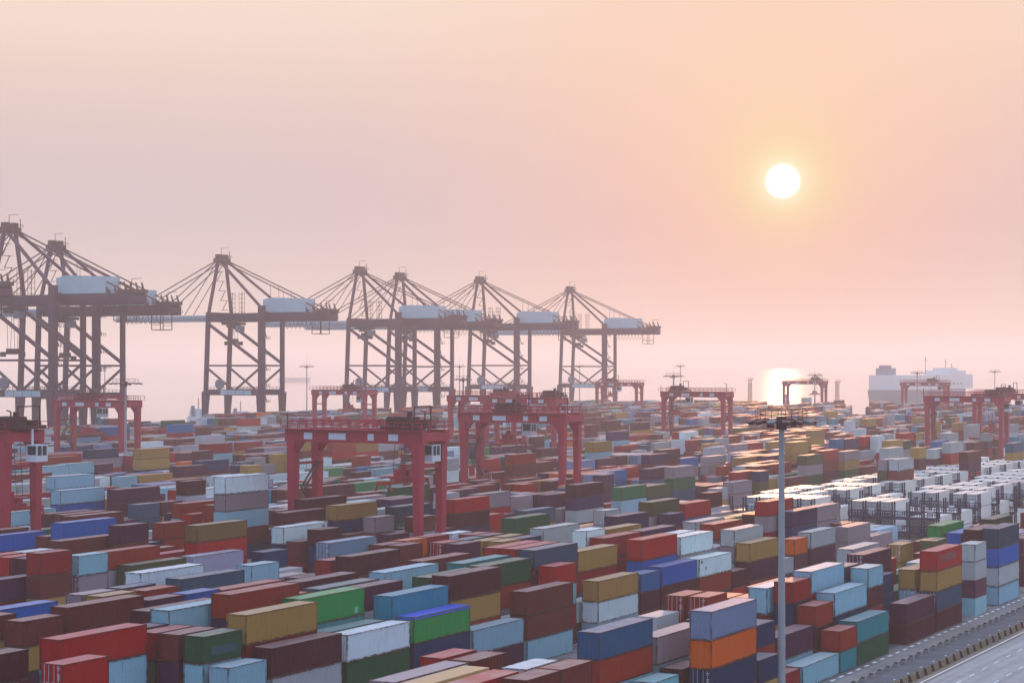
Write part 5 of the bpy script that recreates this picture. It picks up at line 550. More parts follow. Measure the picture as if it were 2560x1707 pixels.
    [48, 48, 48, 48, 48, 48, 48, 48, 48, 48, 48, 48, 48, 48, 48, 48, 48, 48, 104, 104, 76, 103, 75, 75, 103, 103, 64, 102, 102, 103, 48, 68, 103, 69, 102, 102, 104, 103, 62, 64, 74, 103, 104, 76, 104, 75, 103, 104, 75, 103, 75, 104, 103, 70, 83, 105, 104, 104, 105, 103, 103, 81, 104, 104, 70, 105, 82, 105, 104, 104, 105, 103, 75, 103, 103, 82, 104, 103, 104, 104, 103, 105, 75],
    [48, 48, 48, 48, 48, 48, 48, 48, 48, 48, 48, 48, 48, 48, 48, 48, 48, 48, 75, 103, 102, 104, 104, 103, 69, 103, 70, 102, 102, 103, 103, 102, 69, 70, 103, 101, 102, 70, 102, 102, 103, 64, 104, 104, 104, 63, 103, 103, 76, 63, 103, 76, 76, 102, 76, 83, 76, 104, 105, 82, 104, 71, 76, 75, 75, 75, 70, 104, 76, 105, 104, 103, 103, 104, 104, 70, 104, 105, 104, 105, 105, 105, 105],
    [48, 48, 48, 48, 48, 48, 48, 48, 48, 48, 48, 48, 48, 48, 48, 48, 48, 48, 104, 70, 103, 104, 103, 75, 68, 103, 103, 62, 62, 48, 51, 103, 69, 68, 103, 101, 101, 102, 75, 101, 104, 104, 103, 104, 104, 104, 63, 75, 103, 76, 70, 104, 69, 64, 82, 104, 104, 103, 70, 105, 104, 104, 70, 104, 70, 75, 76, 76, 103, 103, 105, 105, 69, 105, 105, 104, 104, 75, 82, 77, 103, 82, 104],
    [48, 48, 48, 48, 48, 48, 48, 48, 48, 48, 48, 48, 48, 48, 48, 48, 48, 48, 104, 70, 70, 103, 103, 102, 102, 48, 51, 102, 101, 102, 69, 103, 69, 103, 70, 104, 101, 74, 103, 101, 101, 103, 66, 52, 63, 72, 48, 102, 103, 103, 103, 103, 103, 64, 75, 105, 103, 76, 71, 82, 105, 76, 70, 103, 103, 104, 77, 105, 104, 104, 104, 76, 83, 105, 105, 104, 105, 103, 104, 103, 105, 105, 76],
    [48, 48, 48, 48, 48, 48, 48, 48, 48, 48, 48, 48, 48, 48, 48, 48, 48, 48, 104, 102, 62, 102, 104, 102, 103, 103, 48, 52, 101, 56, 103, 103, 68, 63, 104, 103, 60, 103, 76, 74, 101, 104, 74, 104, 104, 76, 66, 52, 103, 102, 103, 104, 103, 104, 104, 104, 105, 105, 105, 77, 105, 105, 104, 105, 77, 76, 103, 104, 82, 104, 104, 105, 105, 105, 103, 82, 104, 104, 104, 103, 104, 70, 103],
    [48, 48, 48, 48, 48, 48, 48, 48, 48, 48, 48, 48, 48, 48, 48, 48, 48, 48, 48, 50, 68, 103, 104, 103, 103, 103, 103, 102, 102, 72, 48, 48, 48, 103, 102, 102, 68, 102, 104, 104, 62, 66, 50, 102, 76, 70, 104, 102, 69, 76, 104, 104, 104, 76, 70, 104, 82, 105, 103, 105, 104, 76, 83, 104, 104, 104, 104, 103, 103, 103, 104, 104, 76, 82, 105, 77, 103, 103, 82, 104, 103, 104, 105],
    [48, 48, 48, 48, 48, 48, 48, 48, 48, 48, 48, 48, 48, 48, 48, 48, 48, 48, 48, 48, 103, 76, 104, 103, 103, 102, 103, 72, 62, 101, 101, 103, 48, 51, 68, 63, 70, 103, 103, 104, 102, 75, 76, 103, 103, 75, 48, 52, 103, 103, 104, 69, 104, 71, 104, 104, 77, 105, 104, 105, 104, 82, 104, 105, 104, 71, 103, 105, 103, 103, 103, 104, 103, 104, 103, 104, 104, 104, 105, 104, 77, 76, 103],
    [48, 48, 48, 48, 48, 48, 48, 48, 48, 48, 48, 48, 48, 48, 48, 48, 48, 48, 48, 48, 104, 69, 103, 103, 102, 103, 102, 103, 62, 103, 70, 76, 102, 102, 68, 102, 75, 103, 104, 103, 103, 76, 76, 103, 103, 103, 103, 104, 69, 69, 70, 103, 104, 82, 104, 105, 104, 76, 104, 104, 76, 83, 103, 104, 105, 70, 103, 83, 103, 103, 69, 82, 104, 104, 105, 104, 103, 77, 104, 103, 103, 105, 75],
    [48, 48, 48, 48, 48, 48, 48, 48, 48, 48, 48, 48, 48, 48, 48, 48, 48, 48, 48, 48, 104, 102, 102, 103, 103, 103, 103, 103, 48, 51, 104, 63, 69, 103, 102, 102, 63, 68, 68, 76, 104, 104, 75, 104, 76, 104, 70, 103, 102, 103, 70, 104, 104, 104, 105, 77, 82, 104, 105, 104, 82, 104, 104, 81, 104, 104, 104, 104, 81, 69, 69, 103, 104, 104, 105, 104, 103, 75, 105, 104, 103, 104, 77],
    [48, 48, 48, 48, 48, 48, 48, 48, 48, 48, 48, 48, 48, 48, 48, 48, 48, 48, 48, 48, 104, 103, 102, 72, 51, 103, 102, 69, 69, 102, 76, 75, 75, 69, 103, 62, 102, 103, 104, 103, 102, 104, 75, 104, 103, 70, 104, 103, 75, 103, 69, 103, 68, 77, 105, 76, 105, 103, 105, 103, 103, 77, 83, 104, 82, 104, 70, 104, 105, 71, 69, 103, 71, 69, 104, 105, 104, 77, 105, 104, 103, 103, 83],
    [48, 48, 48, 48, 48, 48, 48, 48, 48, 48, 48, 48, 48, 48, 48, 48, 48, 48, 48, 48, 52, 69, 104, 103, 66, 52, 66, 48, 66, 48, 104, 104, 104, 102, 66, 48, 102, 102, 102, 75, 103, 103, 103, 104, 76, 102, 103, 102, 102, 103, 103, 103, 103, 104, 104, 105, 75, 82, 105, 83, 75, 105, 105, 105, 75, 82, 104, 104, 83, 104, 103, 103, 103, 104, 103, 104, 104, 83, 105, 83, 105, 76, 104],
    [48, 48, 48, 48, 48, 48, 48, 48, 48, 48, 48, 48, 48, 48, 48, 48, 48, 48, 48, 48, 48, 48, 64, 103, 104, 103, 69, 69, 48, 51, 104, 103, 70, 104, 76, 102, 64, 102, 101, 101, 103, 76, 102, 104, 103, 102, 103, 104, 103, 64, 60, 48, 104, 102, 64, 105, 76, 66, 52, 105, 105, 105, 105, 70, 104, 75, 104, 105, 103, 104, 82, 104, 105, 104, 104, 103, 102, 102, 105, 104, 105, 104, 71],
    [48, 48, 48, 48, 48, 48, 48, 48, 48, 48, 48, 48, 48, 48, 48, 48, 48, 48, 48, 48, 48, 48, 52, 70, 75, 103, 102, 48, 52, 102, 104, 103, 102, 104, 64, 102, 102, 74, 101, 101, 104, 104, 103, 104, 104, 64, 104, 69, 104, 76, 104, 104, 104, 102, 62, 75, 105, 105, 104, 71, 103, 105, 76, 104, 105, 76, 103, 104, 105, 82, 81, 77, 105, 103, 105, 103, 62, 102, 102, 104, 105, 104, 104],
    [48, 48, 48, 48, 48, 48, 48, 48, 48, 48, 48, 48, 48, 48, 48, 48, 48, 48, 48, 48, 48, 48, 104, 104, 104, 104, 102, 69, 70, 102, 104, 74, 102, 69, 103, 102, 102, 103, 101, 55, 62, 102, 104, 76, 64, 76, 76, 103, 104, 104, 103, 104, 104, 74, 102, 102, 105, 103, 105, 104, 77, 104, 104, 103, 104, 104, 104, 104, 76, 104, 77, 105, 75, 104, 104, 103, 102, 102, 62, 104, 105, 105, 70],
    [48, 48, 48, 48, 48, 48, 48, 48, 48, 48, 48, 48, 48, 48, 48, 48, 48, 48, 48, 48, 48, 48, 52, 103, 104, 103, 103, 69, 104, 103, 102, 102, 102, 68, 104, 102, 102, 102, 101, 101, 101, 104, 104, 104, 102, 103, 76, 103, 104, 74, 104, 103, 104, 104, 102, 102, 104, 105, 105, 104, 75, 76, 104, 104, 104, 104, 81, 104, 76, 104, 103, 76, 76, 82, 105, 105, 104, 102, 102, 102, 105, 104, 104],
    [48, 48, 48, 48, 48, 48, 48, 48, 48, 48, 48, 48, 48, 48, 48, 48, 48, 48, 48, 48, 48, 48, 48, 103, 103, 70, 66, 48, 103, 104, 75, 103, 102, 102, 103, 102, 73, 101, 74, 48, 49, 76, 103, 102, 104, 75, 103, 102, 75, 104, 70, 104, 104, 75, 102, 62, 102, 70, 75, 104, 105, 105, 105, 81, 105, 104, 77, 75, 104, 83, 104, 103, 104, 104, 103, 82, 77, 102, 62, 102, 102, 103, 76],
    [48, 48, 48, 48, 48, 48, 48, 48, 48, 48, 48, 48, 48, 48, 48, 48, 48, 48, 48, 48, 48, 48, 48, 104, 103, 70, 72, 48, 103, 104, 104, 48, 50, 62, 103, 104, 68, 55, 103, 101, 101, 57, 104, 69, 103, 104, 102, 75, 103, 104, 104, 104, 105, 103, 72, 48, 101, 71, 104, 104, 70, 105, 83, 76, 66, 48, 71, 105, 104, 105, 103, 76, 104, 105, 103, 83, 103, 104, 74, 102, 62, 75, 83],
    [48, 48, 48, 48, 48, 48, 48, 48, 48, 48, 48, 48, 48, 48, 48, 48, 48, 48, 48, 48, 48, 48, 48, 48, 104, 102, 69, 76, 104, 75, 75, 103, 104, 72, 48, 48, 104, 70, 48, 50, 101, 100, 49, 76, 75, 75, 102, 104, 104, 104, 102, 71, 70, 104, 48, 71, 48, 101, 101, 76, 81, 104, 104, 103, 105, 103, 105, 104, 104, 105, 104, 104, 83, 105, 70, 104, 103, 82, 78, 48, 104, 102, 102],
    [48, 48, 48, 48, 48, 48, 48, 48, 48, 48, 48, 48, 48, 48, 48, 48, 48, 48, 48, 48, 48, 48, 48, 48, 104, 104, 76, 103, 76, 76, 75, 104, 76, 68, 102, 103, 104, 102, 101, 104, 101, 100, 100, 70, 76, 76, 104, 103, 104, 104, 104, 104, 76, 77, 104, 104, 104, 78, 48, 104, 71, 105, 105, 103, 104, 104, 69, 103, 104, 105, 103, 75, 105, 76, 104, 76, 104, 105, 104, 104, 104, 68, 102],
    [48, 48, 48, 48, 48, 48, 48, 48, 48, 48, 48, 48, 48, 48, 48, 48, 48, 48, 48, 48, 48, 48, 48, 48, 103, 104, 102, 104, 104, 104, 102, 70, 104, 60, 48, 63, 103, 104, 63, 74, 104, 100, 48, 50, 74, 104, 76, 76, 104, 104, 74, 105, 105, 104, 103, 104, 103, 105, 101, 104, 105, 105, 103, 104, 103, 104, 82, 77, 105, 77, 105, 104, 105, 105, 105, 105, 104, 71, 105, 104, 104, 104, 62],
    [48, 48, 48, 48, 48, 48, 48, 48, 48, 48, 48, 48, 48, 48, 48, 48, 48, 48, 48, 48, 48, 48, 48, 48, 51, 70, 104, 104, 104, 75, 74, 104, 104, 103, 104, 104, 76, 102, 102, 76, 104, 72, 48, 100, 103, 68, 104, 103, 104, 69, 81, 75, 104, 103, 104, 105, 81, 70, 105, 76, 82, 103, 104, 104, 77, 104, 104, 105, 76, 103, 82, 104, 82, 103, 104, 83, 76, 82, 103, 104, 71, 103, 104],
    [48, 48, 48, 48, 48, 48, 48, 48, 48, 48, 48, 48, 48, 48, 48, 48, 48, 48, 48, 48, 48, 48, 48, 48, 48, 104, 103, 104, 103, 103, 70, 74, 103, 103, 102, 70, 102, 76, 103, 104, 104, 101, 100, 48, 56, 103, 104, 103, 104, 104, 105, 103, 105, 104, 77, 104, 76, 81, 82, 82, 105, 104, 105, 105, 105, 104, 77, 104, 105, 83, 103, 77, 105, 103, 104, 104, 104, 105, 104, 76, 105, 104, 75],
    [48, 48, 48, 48, 48, 48, 48, 48, 48, 48, 48, 48, 48, 48, 48, 48, 48, 48, 48, 48, 48, 48, 48, 48, 48, 102, 102, 103, 74, 103, 103, 103, 103, 103, 104, 104, 70, 104, 76, 104, 103, 70, 48, 48, 52, 76, 104, 104, 104, 102, 103, 103, 104, 104, 76, 105, 105, 104, 82, 104, 103, 104, 104, 104, 104, 105, 104, 104, 76, 76, 104, 104, 83, 104, 103, 103, 104, 104, 104, 104, 81, 103, 77],
    [48, 48, 48, 48, 48, 48, 48, 48, 48, 48, 48, 48, 48, 48, 48, 48, 48, 48, 48, 48, 48, 48, 48, 48, 48, 48, 103, 102, 75, 103, 103, 48, 52, 70, 104, 103, 48, 104, 68, 103, 102, 75, 103, 104, 104, 104, 103, 104, 74, 77, 82, 82, 77, 76, 83, 103, 103, 76, 104, 105, 105, 77, 104, 70, 105, 105, 76, 103, 69, 104, 103, 83, 71, 103, 105, 104, 104, 76, 104, 76, 103, 69, 75],
    [48, 48, 48, 48, 48, 48, 48, 48, 48, 48, 48, 48, 48, 48, 48, 48, 48, 48, 48, 48, 48, 48, 48, 48, 48, 48, 102, 102, 103, 104, 48, 51, 104, 64, 103, 102, 103, 104, 62, 104, 102, 104, 102, 76, 103, 62, 104, 104, 75, 104, 77, 104, 105, 71, 76, 104, 105, 104, 82, 70, 104, 83, 82, 105, 105, 104, 76, 104, 105, 76, 105, 76, 104, 105, 82, 75, 105, 76, 76, 104, 76, 104, 104],
    [48, 48, 48, 48, 48, 48, 48, 48, 48, 48, 48, 48, 48, 48, 48, 48, 48, 48, 48, 48, 48, 48, 48, 48, 48, 48, 48, 75, 76, 103, 102, 103, 64, 76, 102, 64, 104, 70, 69, 104, 104, 103, 103, 102, 74, 75, 102, 103, 104, 104, 104, 103, 105, 105, 105, 105, 76, 83, 75, 70, 104, 105, 105, 104, 104, 103, 104, 105, 70, 104, 103, 104, 105, 104, 104, 104, 105, 105, 103, 76, 104, 75, 70],
    [48, 48, 48, 48, 48, 48, 48, 48, 48, 48, 48, 48, 48, 48, 48, 48, 48, 48, 48, 48, 48, 48, 48, 48, 48, 48, 48, 76, 104, 104, 103, 103, 102, 104, 104, 103, 104, 104, 103, 104, 70, 103, 104, 103, 104, 103, 70, 104, 70, 82, 105, 77, 104, 104, 104, 104, 103, 83, 76, 105, 104, 77, 75, 77, 75, 104, 104, 104, 104, 76, 105, 103, 103, 76, 76, 105, 105, 104, 104, 104, 104, 76, 104],
    [48, 48, 48, 48, 48, 48, 48, 48, 48, 48, 48, 48, 48, 48, 48, 48, 48, 48, 48, 48, 48, 48, 48, 48, 48, 48, 48, 103, 104, 103, 104, 104, 70, 102, 63, 103, 68, 104, 102, 76, 104, 76, 104, 104, 104, 103, 104, 102, 104, 104, 104, 105, 82, 103, 105, 77, 103, 104, 104, 104, 104, 104, 104, 104, 104, 105, 104, 70, 105, 104, 105, 77, 103, 70, 105, 77, 104, 105, 104, 104, 76, 104, 70],
    [48, 48, 48, 48, 48, 48, 48, 48, 48, 48, 48, 48, 48, 48, 48, 48, 48, 48, 48, 48, 48, 48, 48, 48, 48, 48, 48, 52, 104, 104, 102, 104, 104, 103, 104, 75, 104, 103, 103, 103, 63, 76, 68, 104, 104, 103, 76, 103, 103, 103, 77, 76, 103, 103, 105, 104, 105, 104, 104, 105, 104, 104, 104, 82, 104, 83, 103, 105, 83, 104, 105, 104, 104, 104, 105, 104, 77, 82, 105, 83, 104, 104, 104],
    [48, 48, 48, 48, 48, 48, 48, 48, 48, 48, 48, 48, 48, 48, 48, 48, 48, 48, 48, 48, 48, 48, 48, 48, 48, 48, 48, 48, 51, 103, 64, 102, 104, 72, 48, 48, 76, 60, 48, 104, 103, 102, 103, 102, 75, 103, 75, 102, 82, 104, 105, 104, 104, 76, 104, 76, 104, 104, 104, 104, 105, 104, 104, 105, 71, 103, 104, 104, 104, 77, 70, 103, 105, 105, 104, 70, 81, 104, 105, 103, 77, 104, 104],
    [48, 48, 48, 48, 48, 48, 48, 48, 48, 48, 48, 48, 48, 48, 48, 48, 48, 48, 48, 48, 48, 48, 48, 48, 48, 48, 48, 48, 103, 74, 69, 104, 104, 76, 76, 104, 102, 104, 103, 104, 103, 76, 103, 103, 104, 104, 104, 63, 104, 105, 81, 81, 83, 83, 105, 105, 105, 104, 103, 105, 104, 103, 104, 104, 103, 104, 104, 104, 76, 105, 104, 105, 105, 82, 71, 76, 83, 103, 104, 104, 105, 76, 76],
    [48, 48, 48, 48, 48, 48, 48, 48, 48, 48, 48, 48, 48, 48, 48, 48, 48, 48, 48, 48, 48, 48, 48, 48, 48, 48, 48, 48, 48, 103, 104, 75, 103, 103, 103, 64, 104, 104, 104, 104, 102, 104, 103, 70, 104, 102, 103, 104, 104, 105, 104, 83, 70, 105, 105, 103, 105, 70, 104, 70, 70, 105, 104, 76, 104, 104, 105, 82, 105, 76, 105, 76, 103, 76, 104, 82, 75, 105, 82, 104, 104, 83, 104],
    [48, 48, 48, 48, 48, 48, 48, 48, 48, 48, 48, 48, 48, 48, 48, 48, 48, 48, 48, 48, 48, 48, 48, 48, 48, 48, 48, 48, 48, 76, 104, 104, 76, 102, 69, 70, 104, 104, 76, 102, 102, 102, 70, 103, 74, 103, 102, 104, 104, 76, 76, 105, 103, 104, 103, 82, 82, 105, 104, 105, 104, 104, 105, 104, 105, 82, 77, 105, 104, 105, 77, 104, 83, 103, 104, 104, 105, 105, 81, 103, 105, 105, 103],
    [48, 48, 48, 48, 48, 48, 48, 48, 48, 48, 48, 48, 48, 48, 48, 48, 48, 48, 48, 48, 48, 48, 48, 48, 48, 48, 48, 48, 48, 52, 70, 69, 64, 103, 103, 102, 102, 104, 104, 102, 103, 104, 104, 75, 70, 104, 76, 104, 104, 82, 81, 105, 105, 105, 104, 105, 105, 76, 104, 71, 105, 104, 104, 71, 104, 104, 105, 105, 75, 81, 77, 103, 105, 105, 81, 105, 105, 104, 104, 82, 104, 105, 104],
    [48, 48, 48, 48, 48, 48, 48, 48, 48, 48, 48, 48, 48, 48, 48, 48, 48, 48, 48, 48, 48, 48, 48, 48, 48, 48, 48, 48, 48, 103, 104, 104, 104, 103, 69, 103, 74, 104, 75, 70, 104, 104, 48, 48, 48, 69, 104, 76, 104, 103, 105, 103, 104, 104, 104, 105, 104, 105, 103, 105, 105, 105, 77, 105, 83, 104, 104, 82, 81, 77, 104, 105, 82, 104, 82, 104, 104, 104, 82, 104, 104, 83, 83],
    [48, 48, 48, 48, 48, 48, 48, 48, 48, 48, 48, 48, 48, 48, 48, 48, 48, 48, 48, 48, 48, 48, 48, 48, 48, 48, 48, 48, 48, 48, 48, 104, 104, 64, 104, 48, 66, 51, 76, 103, 63, 104, 103, 103, 70, 104, 75, 104, 105, 76, 76, 103, 104, 104, 82, 103, 83, 104, 104, 104, 76, 71, 104, 104, 104, 81, 105, 104, 105, 70, 104, 104, 104, 103, 105, 104, 82, 72, 48, 104, 103, 105, 81],
    [48, 48, 48, 48, 48, 48, 48, 48, 48, 48, 48, 48, 48, 48, 48, 48, 48, 48, 48, 48, 48, 48, 48, 48, 48, 48, 48, 48, 48, 48, 48, 104, 104, 103, 103, 103, 69, 104, 103, 103, 103, 103, 104, 103, 76, 103, 104, 75, 83, 81, 82, 103, 103, 76, 103, 105, 103, 104, 69, 105, 105, 104, 105, 104, 82, 104, 105, 104, 104, 77, 104, 71, 104, 71, 104, 104, 104, 105, 105, 81, 103, 77, 104],
    [48, 48, 48, 48, 48, 48, 48, 48, 48, 48, 48, 48, 48, 48, 48, 48, 48, 48, 48, 48, 48, 48, 48, 48, 48, 48, 48, 48, 48, 48, 48, 103, 103, 104, 103, 103, 72, 51, 104, 64, 103, 62, 103, 103, 70, 104, 104, 103, 105, 105, 103, 76, 75, 75, 103, 82, 70, 104, 103, 104, 76, 104, 75, 105, 103, 104, 105, 104, 104, 104, 71, 82, 103, 77, 105, 71, 83, 83, 103, 70, 104, 105, 104],
    [48, 48, 48, 48, 48, 48, 48, 48, 48, 48, 48, 48, 48, 48, 48, 48, 48, 48, 48, 48, 48, 48, 48, 48, 48, 48, 48, 48, 48, 48, 48, 104, 102, 104, 103, 76, 103, 104, 70, 104, 102, 103, 102, 103, 102, 76, 102, 104, 104, 77, 104, 83, 105, 105, 105, 104, 105, 105, 70, 105, 104, 104, 70, 103, 104, 104, 104, 104, 105, 104, 105, 104, 76, 105, 104, 75, 77, 105, 83, 104, 104, 104, 82],
    [48, 48, 48, 48, 48, 48, 48, 48, 48, 48, 48, 48, 48, 48, 48, 48, 48, 48, 48, 48, 48, 48, 48, 48, 48, 48, 48, 48, 48, 48, 48, 48, 104, 102, 102, 103, 104, 104, 104, 104, 103, 72, 48, 104, 76, 104, 105, 104, 105, 104, 105, 105, 104, 105, 82, 104, 104, 82, 103, 82, 105, 104, 83, 105, 104, 105, 71, 103, 77, 104, 104, 104, 104, 105, 76, 104, 82, 104, 104, 105, 105, 104, 82],
    [48, 48, 48, 48, 48, 48, 48, 48, 48, 48, 48, 48, 48, 48, 48, 48, 48, 48, 48, 48, 48, 48, 48, 48, 48, 48, 48, 48, 48, 48, 48, 48, 104, 104, 104, 103, 76, 104, 104, 103, 68, 76, 103, 104, 103, 103, 104, 103, 105, 82, 69, 105, 83, 81, 104, 104, 104, 76, 104, 103, 105, 105, 104, 104, 103, 83, 81, 104, 105, 75, 77, 82, 104, 83, 105, 104, 76, 105, 104, 105, 70, 104, 71],
    [48, 48, 48, 48, 48, 48, 48, 48, 48, 48, 48, 48, 48, 48, 48, 48, 48, 48, 48, 48, 48, 48, 48, 48, 48, 48, 48, 48, 48, 48, 48, 48, 48, 104, 104, 104, 103, 102, 102, 102, 104, 76, 76, 104, 76, 104, 105, 104, 105, 103, 103, 103, 77, 105, 105, 105, 75, 103, 83, 105, 76, 105, 104, 82, 104, 75, 76, 76, 104, 77, 77, 104, 83, 104, 105, 104, 83, 103, 104, 105, 103, 70, 105],
    [48, 48, 48, 48, 48, 48, 48, 48, 48, 48, 48, 48, 48, 48, 48, 48, 48, 48, 48, 48, 48, 48, 48, 48, 48, 48, 48, 48, 48, 48, 48, 48, 48, 102, 76, 75, 70, 104, 104, 102, 104, 70, 76, 70, 104, 75, 105, 104, 105, 71, 104, 104, 104, 75, 104, 77, 76, 76, 70, 77, 103, 104, 104, 77, 105, 103, 76, 105, 104, 104, 105, 105, 77, 105, 105, 104, 81, 105, 77, 104, 103, 103, 104],
    [48, 48, 48, 48, 48, 48, 48, 48, 48, 48, 48, 48, 48, 48, 48, 48, 48, 48, 48, 48, 48, 48, 48, 48, 48, 48, 48, 48, 48, 48, 48, 48, 48, 103, 104, 76, 102, 104, 70, 70, 104, 103, 76, 103, 76, 102, 105, 104, 104, 104, 75, 76, 104, 104, 82, 75, 76, 103, 83, 83, 82, 104, 81, 103, 104, 76, 76, 104, 76, 105, 105, 104, 83, 104, 76, 103, 104, 103, 105, 104, 104, 104, 104],
    [48, 48, 48, 48, 48, 48, 48, 48, 48, 48, 48, 48, 48, 48, 48, 48, 48, 48, 48, 48, 48, 48, 48, 48, 48, 48, 48, 48, 48, 48, 48, 48, 48, 102, 103, 103, 104, 104, 102, 76, 70, 103, 103, 75, 103, 104, 103, 104, 103, 103, 104, 105, 104, 105, 71, 104, 104, 104, 105, 104, 103, 70, 77, 71, 105, 69, 104, 103, 105, 70, 105, 70, 82, 76, 104, 105, 104, 105, 105, 103, 105, 104, 104],
    [48, 48, 48, 48, 48, 48, 48, 48, 48, 48, 48, 48, 48, 48, 48, 48, 48, 48, 48, 48, 48, 48, 48, 48, 48, 48, 48, 48, 48, 48, 48, 48, 48, 103, 68, 104, 103, 103, 104, 103, 103, 102, 70, 104, 103, 104, 105, 75, 82, 103, 104, 77, 76, 104, 104, 104, 104, 104, 104, 105, 81, 105, 105, 104, 82, 104, 105, 103, 81, 76, 104, 104, 104, 82, 105, 104, 83, 105, 76, 103, 104, 104, 103],
    [48, 48, 48, 48, 48, 48, 48, 48, 48, 48, 48, 48, 48, 48, 48, 48, 48, 48, 48, 48, 48, 48, 48, 48, 48, 48, 48, 48, 48, 48, 48, 48, 48, 48, 70, 103, 102, 102, 64, 74, 102, 104, 104, 103, 104, 103, 77, 104, 82, 104, 82, 77, 104, 105, 76, 75, 82, 76, 104, 104, 70, 103, 104, 105, 104, 105, 103, 104, 76, 103, 104, 82, 104, 105, 104, 104, 82, 104, 76, 104, 103, 104, 76],
    [48, 48, 48, 48, 48, 48, 48, 48, 48, 48, 48, 48, 48, 48, 48, 48, 48, 48, 48, 48, 48, 48, 48, 48, 48, 48, 48, 48, 48, 48, 48, 48, 48, 48, 48, 51, 103, 104, 104, 104, 104, 104, 103, 104, 103, 70, 76, 104, 77, 76, 82, 104, 104, 105, 104, 105, 104, 81, 105, 76, 75, 105, 104, 104, 104, 103, 105, 105, 83, 104, 75, 77, 81, 103, 77, 105, 82, 104, 105, 105, 104, 104, 70],
    [48, 48, 48, 48, 48, 48, 48, 48, 48, 48, 48, 48, 48, 48, 48, 48, 48, 48, 48, 48, 48, 48, 48, 48, 48, 48, 48, 48, 48, 48, 48, 48, 48, 48, 48, 102, 103, 63, 102, 104, 103, 104, 63, 104, 81, 69, 104, 104, 103, 105, 105, 103, 103, 104, 77, 75, 104, 103, 103, 104, 75, 104, 104, 104, 83, 104, 103, 75, 76, 105, 76, 104, 104, 76, 104, 105, 70, 105, 83, 105, 76, 103, 104],
    [48, 48, 48, 48, 48, 48, 48, 48, 48, 48, 48, 48, 48, 48, 48, 48, 48, 48, 48, 48, 48, 48, 48, 48, 48, 48, 48, 48, 48, 48, 48, 48, 48, 48, 48, 48, 104, 104, 74, 62, 103, 104, 75, 74, 83, 103, 104, 104, 70, 103, 104, 105, 105, 77, 104, 104, 104, 105, 105, 105, 105, 103, 83, 76, 70, 105, 104, 105, 82, 104, 76, 104, 104, 77, 104, 76, 104, 104, 77, 104, 104, 104, 103],
    [48, 48, 48, 48, 48, 48, 48, 48, 48, 48, 48, 48, 48, 48, 48, 48, 48, 48, 48, 48, 48, 48, 48, 48, 48, 48, 48, 48, 48, 48, 48, 48, 48, 48, 48, 48, 103, 103, 104, 102, 76, 104, 104, 104, 82, 103, 103, 104, 103, 104, 104, 103, 103, 104, 105, 82, 70, 104, 82, 104, 77, 104, 104, 105, 104, 103, 105, 77, 105, 104, 105, 105, 82, 76, 104, 83, 104, 105, 103, 103, 104, 104, 75],
    [48, 48, 48, 48, 48, 48, 48, 48, 48, 48, 48, 48, 48, 48, 48, 48, 48, 48, 48, 48, 48, 48, 48, 48, 48, 48, 48, 48, 48, 48, 48, 48, 48, 48, 48, 48, 103, 75, 76, 63, 104, 104, 103, 68, 104, 103, 103, 104, 103, 104, 104, 105, 105, 103, 104, 71, 71, 82, 82, 105, 77, 104, 76, 104, 77, 105, 103, 104, 104, 104, 105, 103, 82, 103, 77, 77, 82, 82, 104, 104, 105, 104, 104],
    [48, 48, 48, 48, 48, 48, 48, 48, 48, 48, 48, 48, 48, 48, 48, 48, 48, 48, 48, 48, 48, 48, 48, 48, 48, 48, 48, 48, 48, 48, 48, 48, 48, 48, 48, 48, 102, 104, 103, 76, 75, 103, 70, 104, 104, 70, 48, 104, 69, 103, 83, 76, 104, 83, 105, 104, 105, 69, 77, 83, 104, 104, 103, 76, 104, 76, 77, 104, 105, 103, 103, 104, 105, 82, 104, 104, 104, 104, 104, 103, 76, 103, 104]],
reef=[
    [-110.6, 375.0, 0.0, 0], [-110.6, 375.0, 2.9, 1], [-110.6, 390.2, 0.0, 0], [-110.6, 390.2, 2.9, 1], [-110.6, 405.4, 0.0, 0], [-110.6, 405.4, 2.9, 0], [-110.6, 405.4, 5.79, 1], [-110.6, 420.6, 0.0, 0], [-110.6, 420.6, 2.9, 1], [-110.6, 435.8, 0.0, 1],
    [-110.6, 451.0, 0.0, 0], [-110.6, 451.0, 2.9, 0], [-110.6, 451.0, 5.79, 1], [-110.6, 466.2, 0.0, 0], [-110.6, 466.2, 2.9, 0], [-110.6, 466.2, 5.79, 1], [-110.6, 481.4, 0.0, 0], [-110.6, 481.4, 2.9, 1], [-110.6, 496.6, 0.0, 0], [-110.6, 496.6, 2.9, 0],
    [-110.6, 496.6, 5.79, 1], [-110.6, 511.8, 0.0, 0], [-110.6, 511.8, 2.9, 0], [-110.6, 511.8, 5.79, 1], [-110.6, 527.0, 0.0, 0], [-110.6, 527.0, 2.9, 0], [-110.6, 527.0, 5.79, 1], [-110.6, 542.2, 0.0, 0], [-110.6, 542.2, 2.9, 0], [-110.6, 542.2, 5.79, 1],
    [-110.6, 557.4, 0.0, 0], [-110.6, 557.4, 2.9, 0], [-110.6, 557.4, 5.79, 1], [-113.6, 375.0, 0.0, 0], [-113.6, 375.0, 2.9, 1], [-113.6, 390.2, 0.0, 0], [-113.6, 390.2, 2.9, 1], [-113.6, 405.4, 0.0, 0], [-113.6, 405.4, 2.9, 0], [-113.6, 405.4, 5.79, 1],
    [-113.6, 420.6, 0.0, 0], [-113.6, 420.6, 2.9, 0], [-113.6, 420.6, 5.79, 1], [-113.6, 435.8, 0.0, 0], [-113.6, 435.8, 2.9, 0], [-113.6, 435.8, 5.79, 1], [-113.6, 451.0, 0.0, 0], [-113.6, 451.0, 2.9, 0], [-113.6, 451.0, 5.79, 1], [-113.6, 466.2, 0.0, 0],
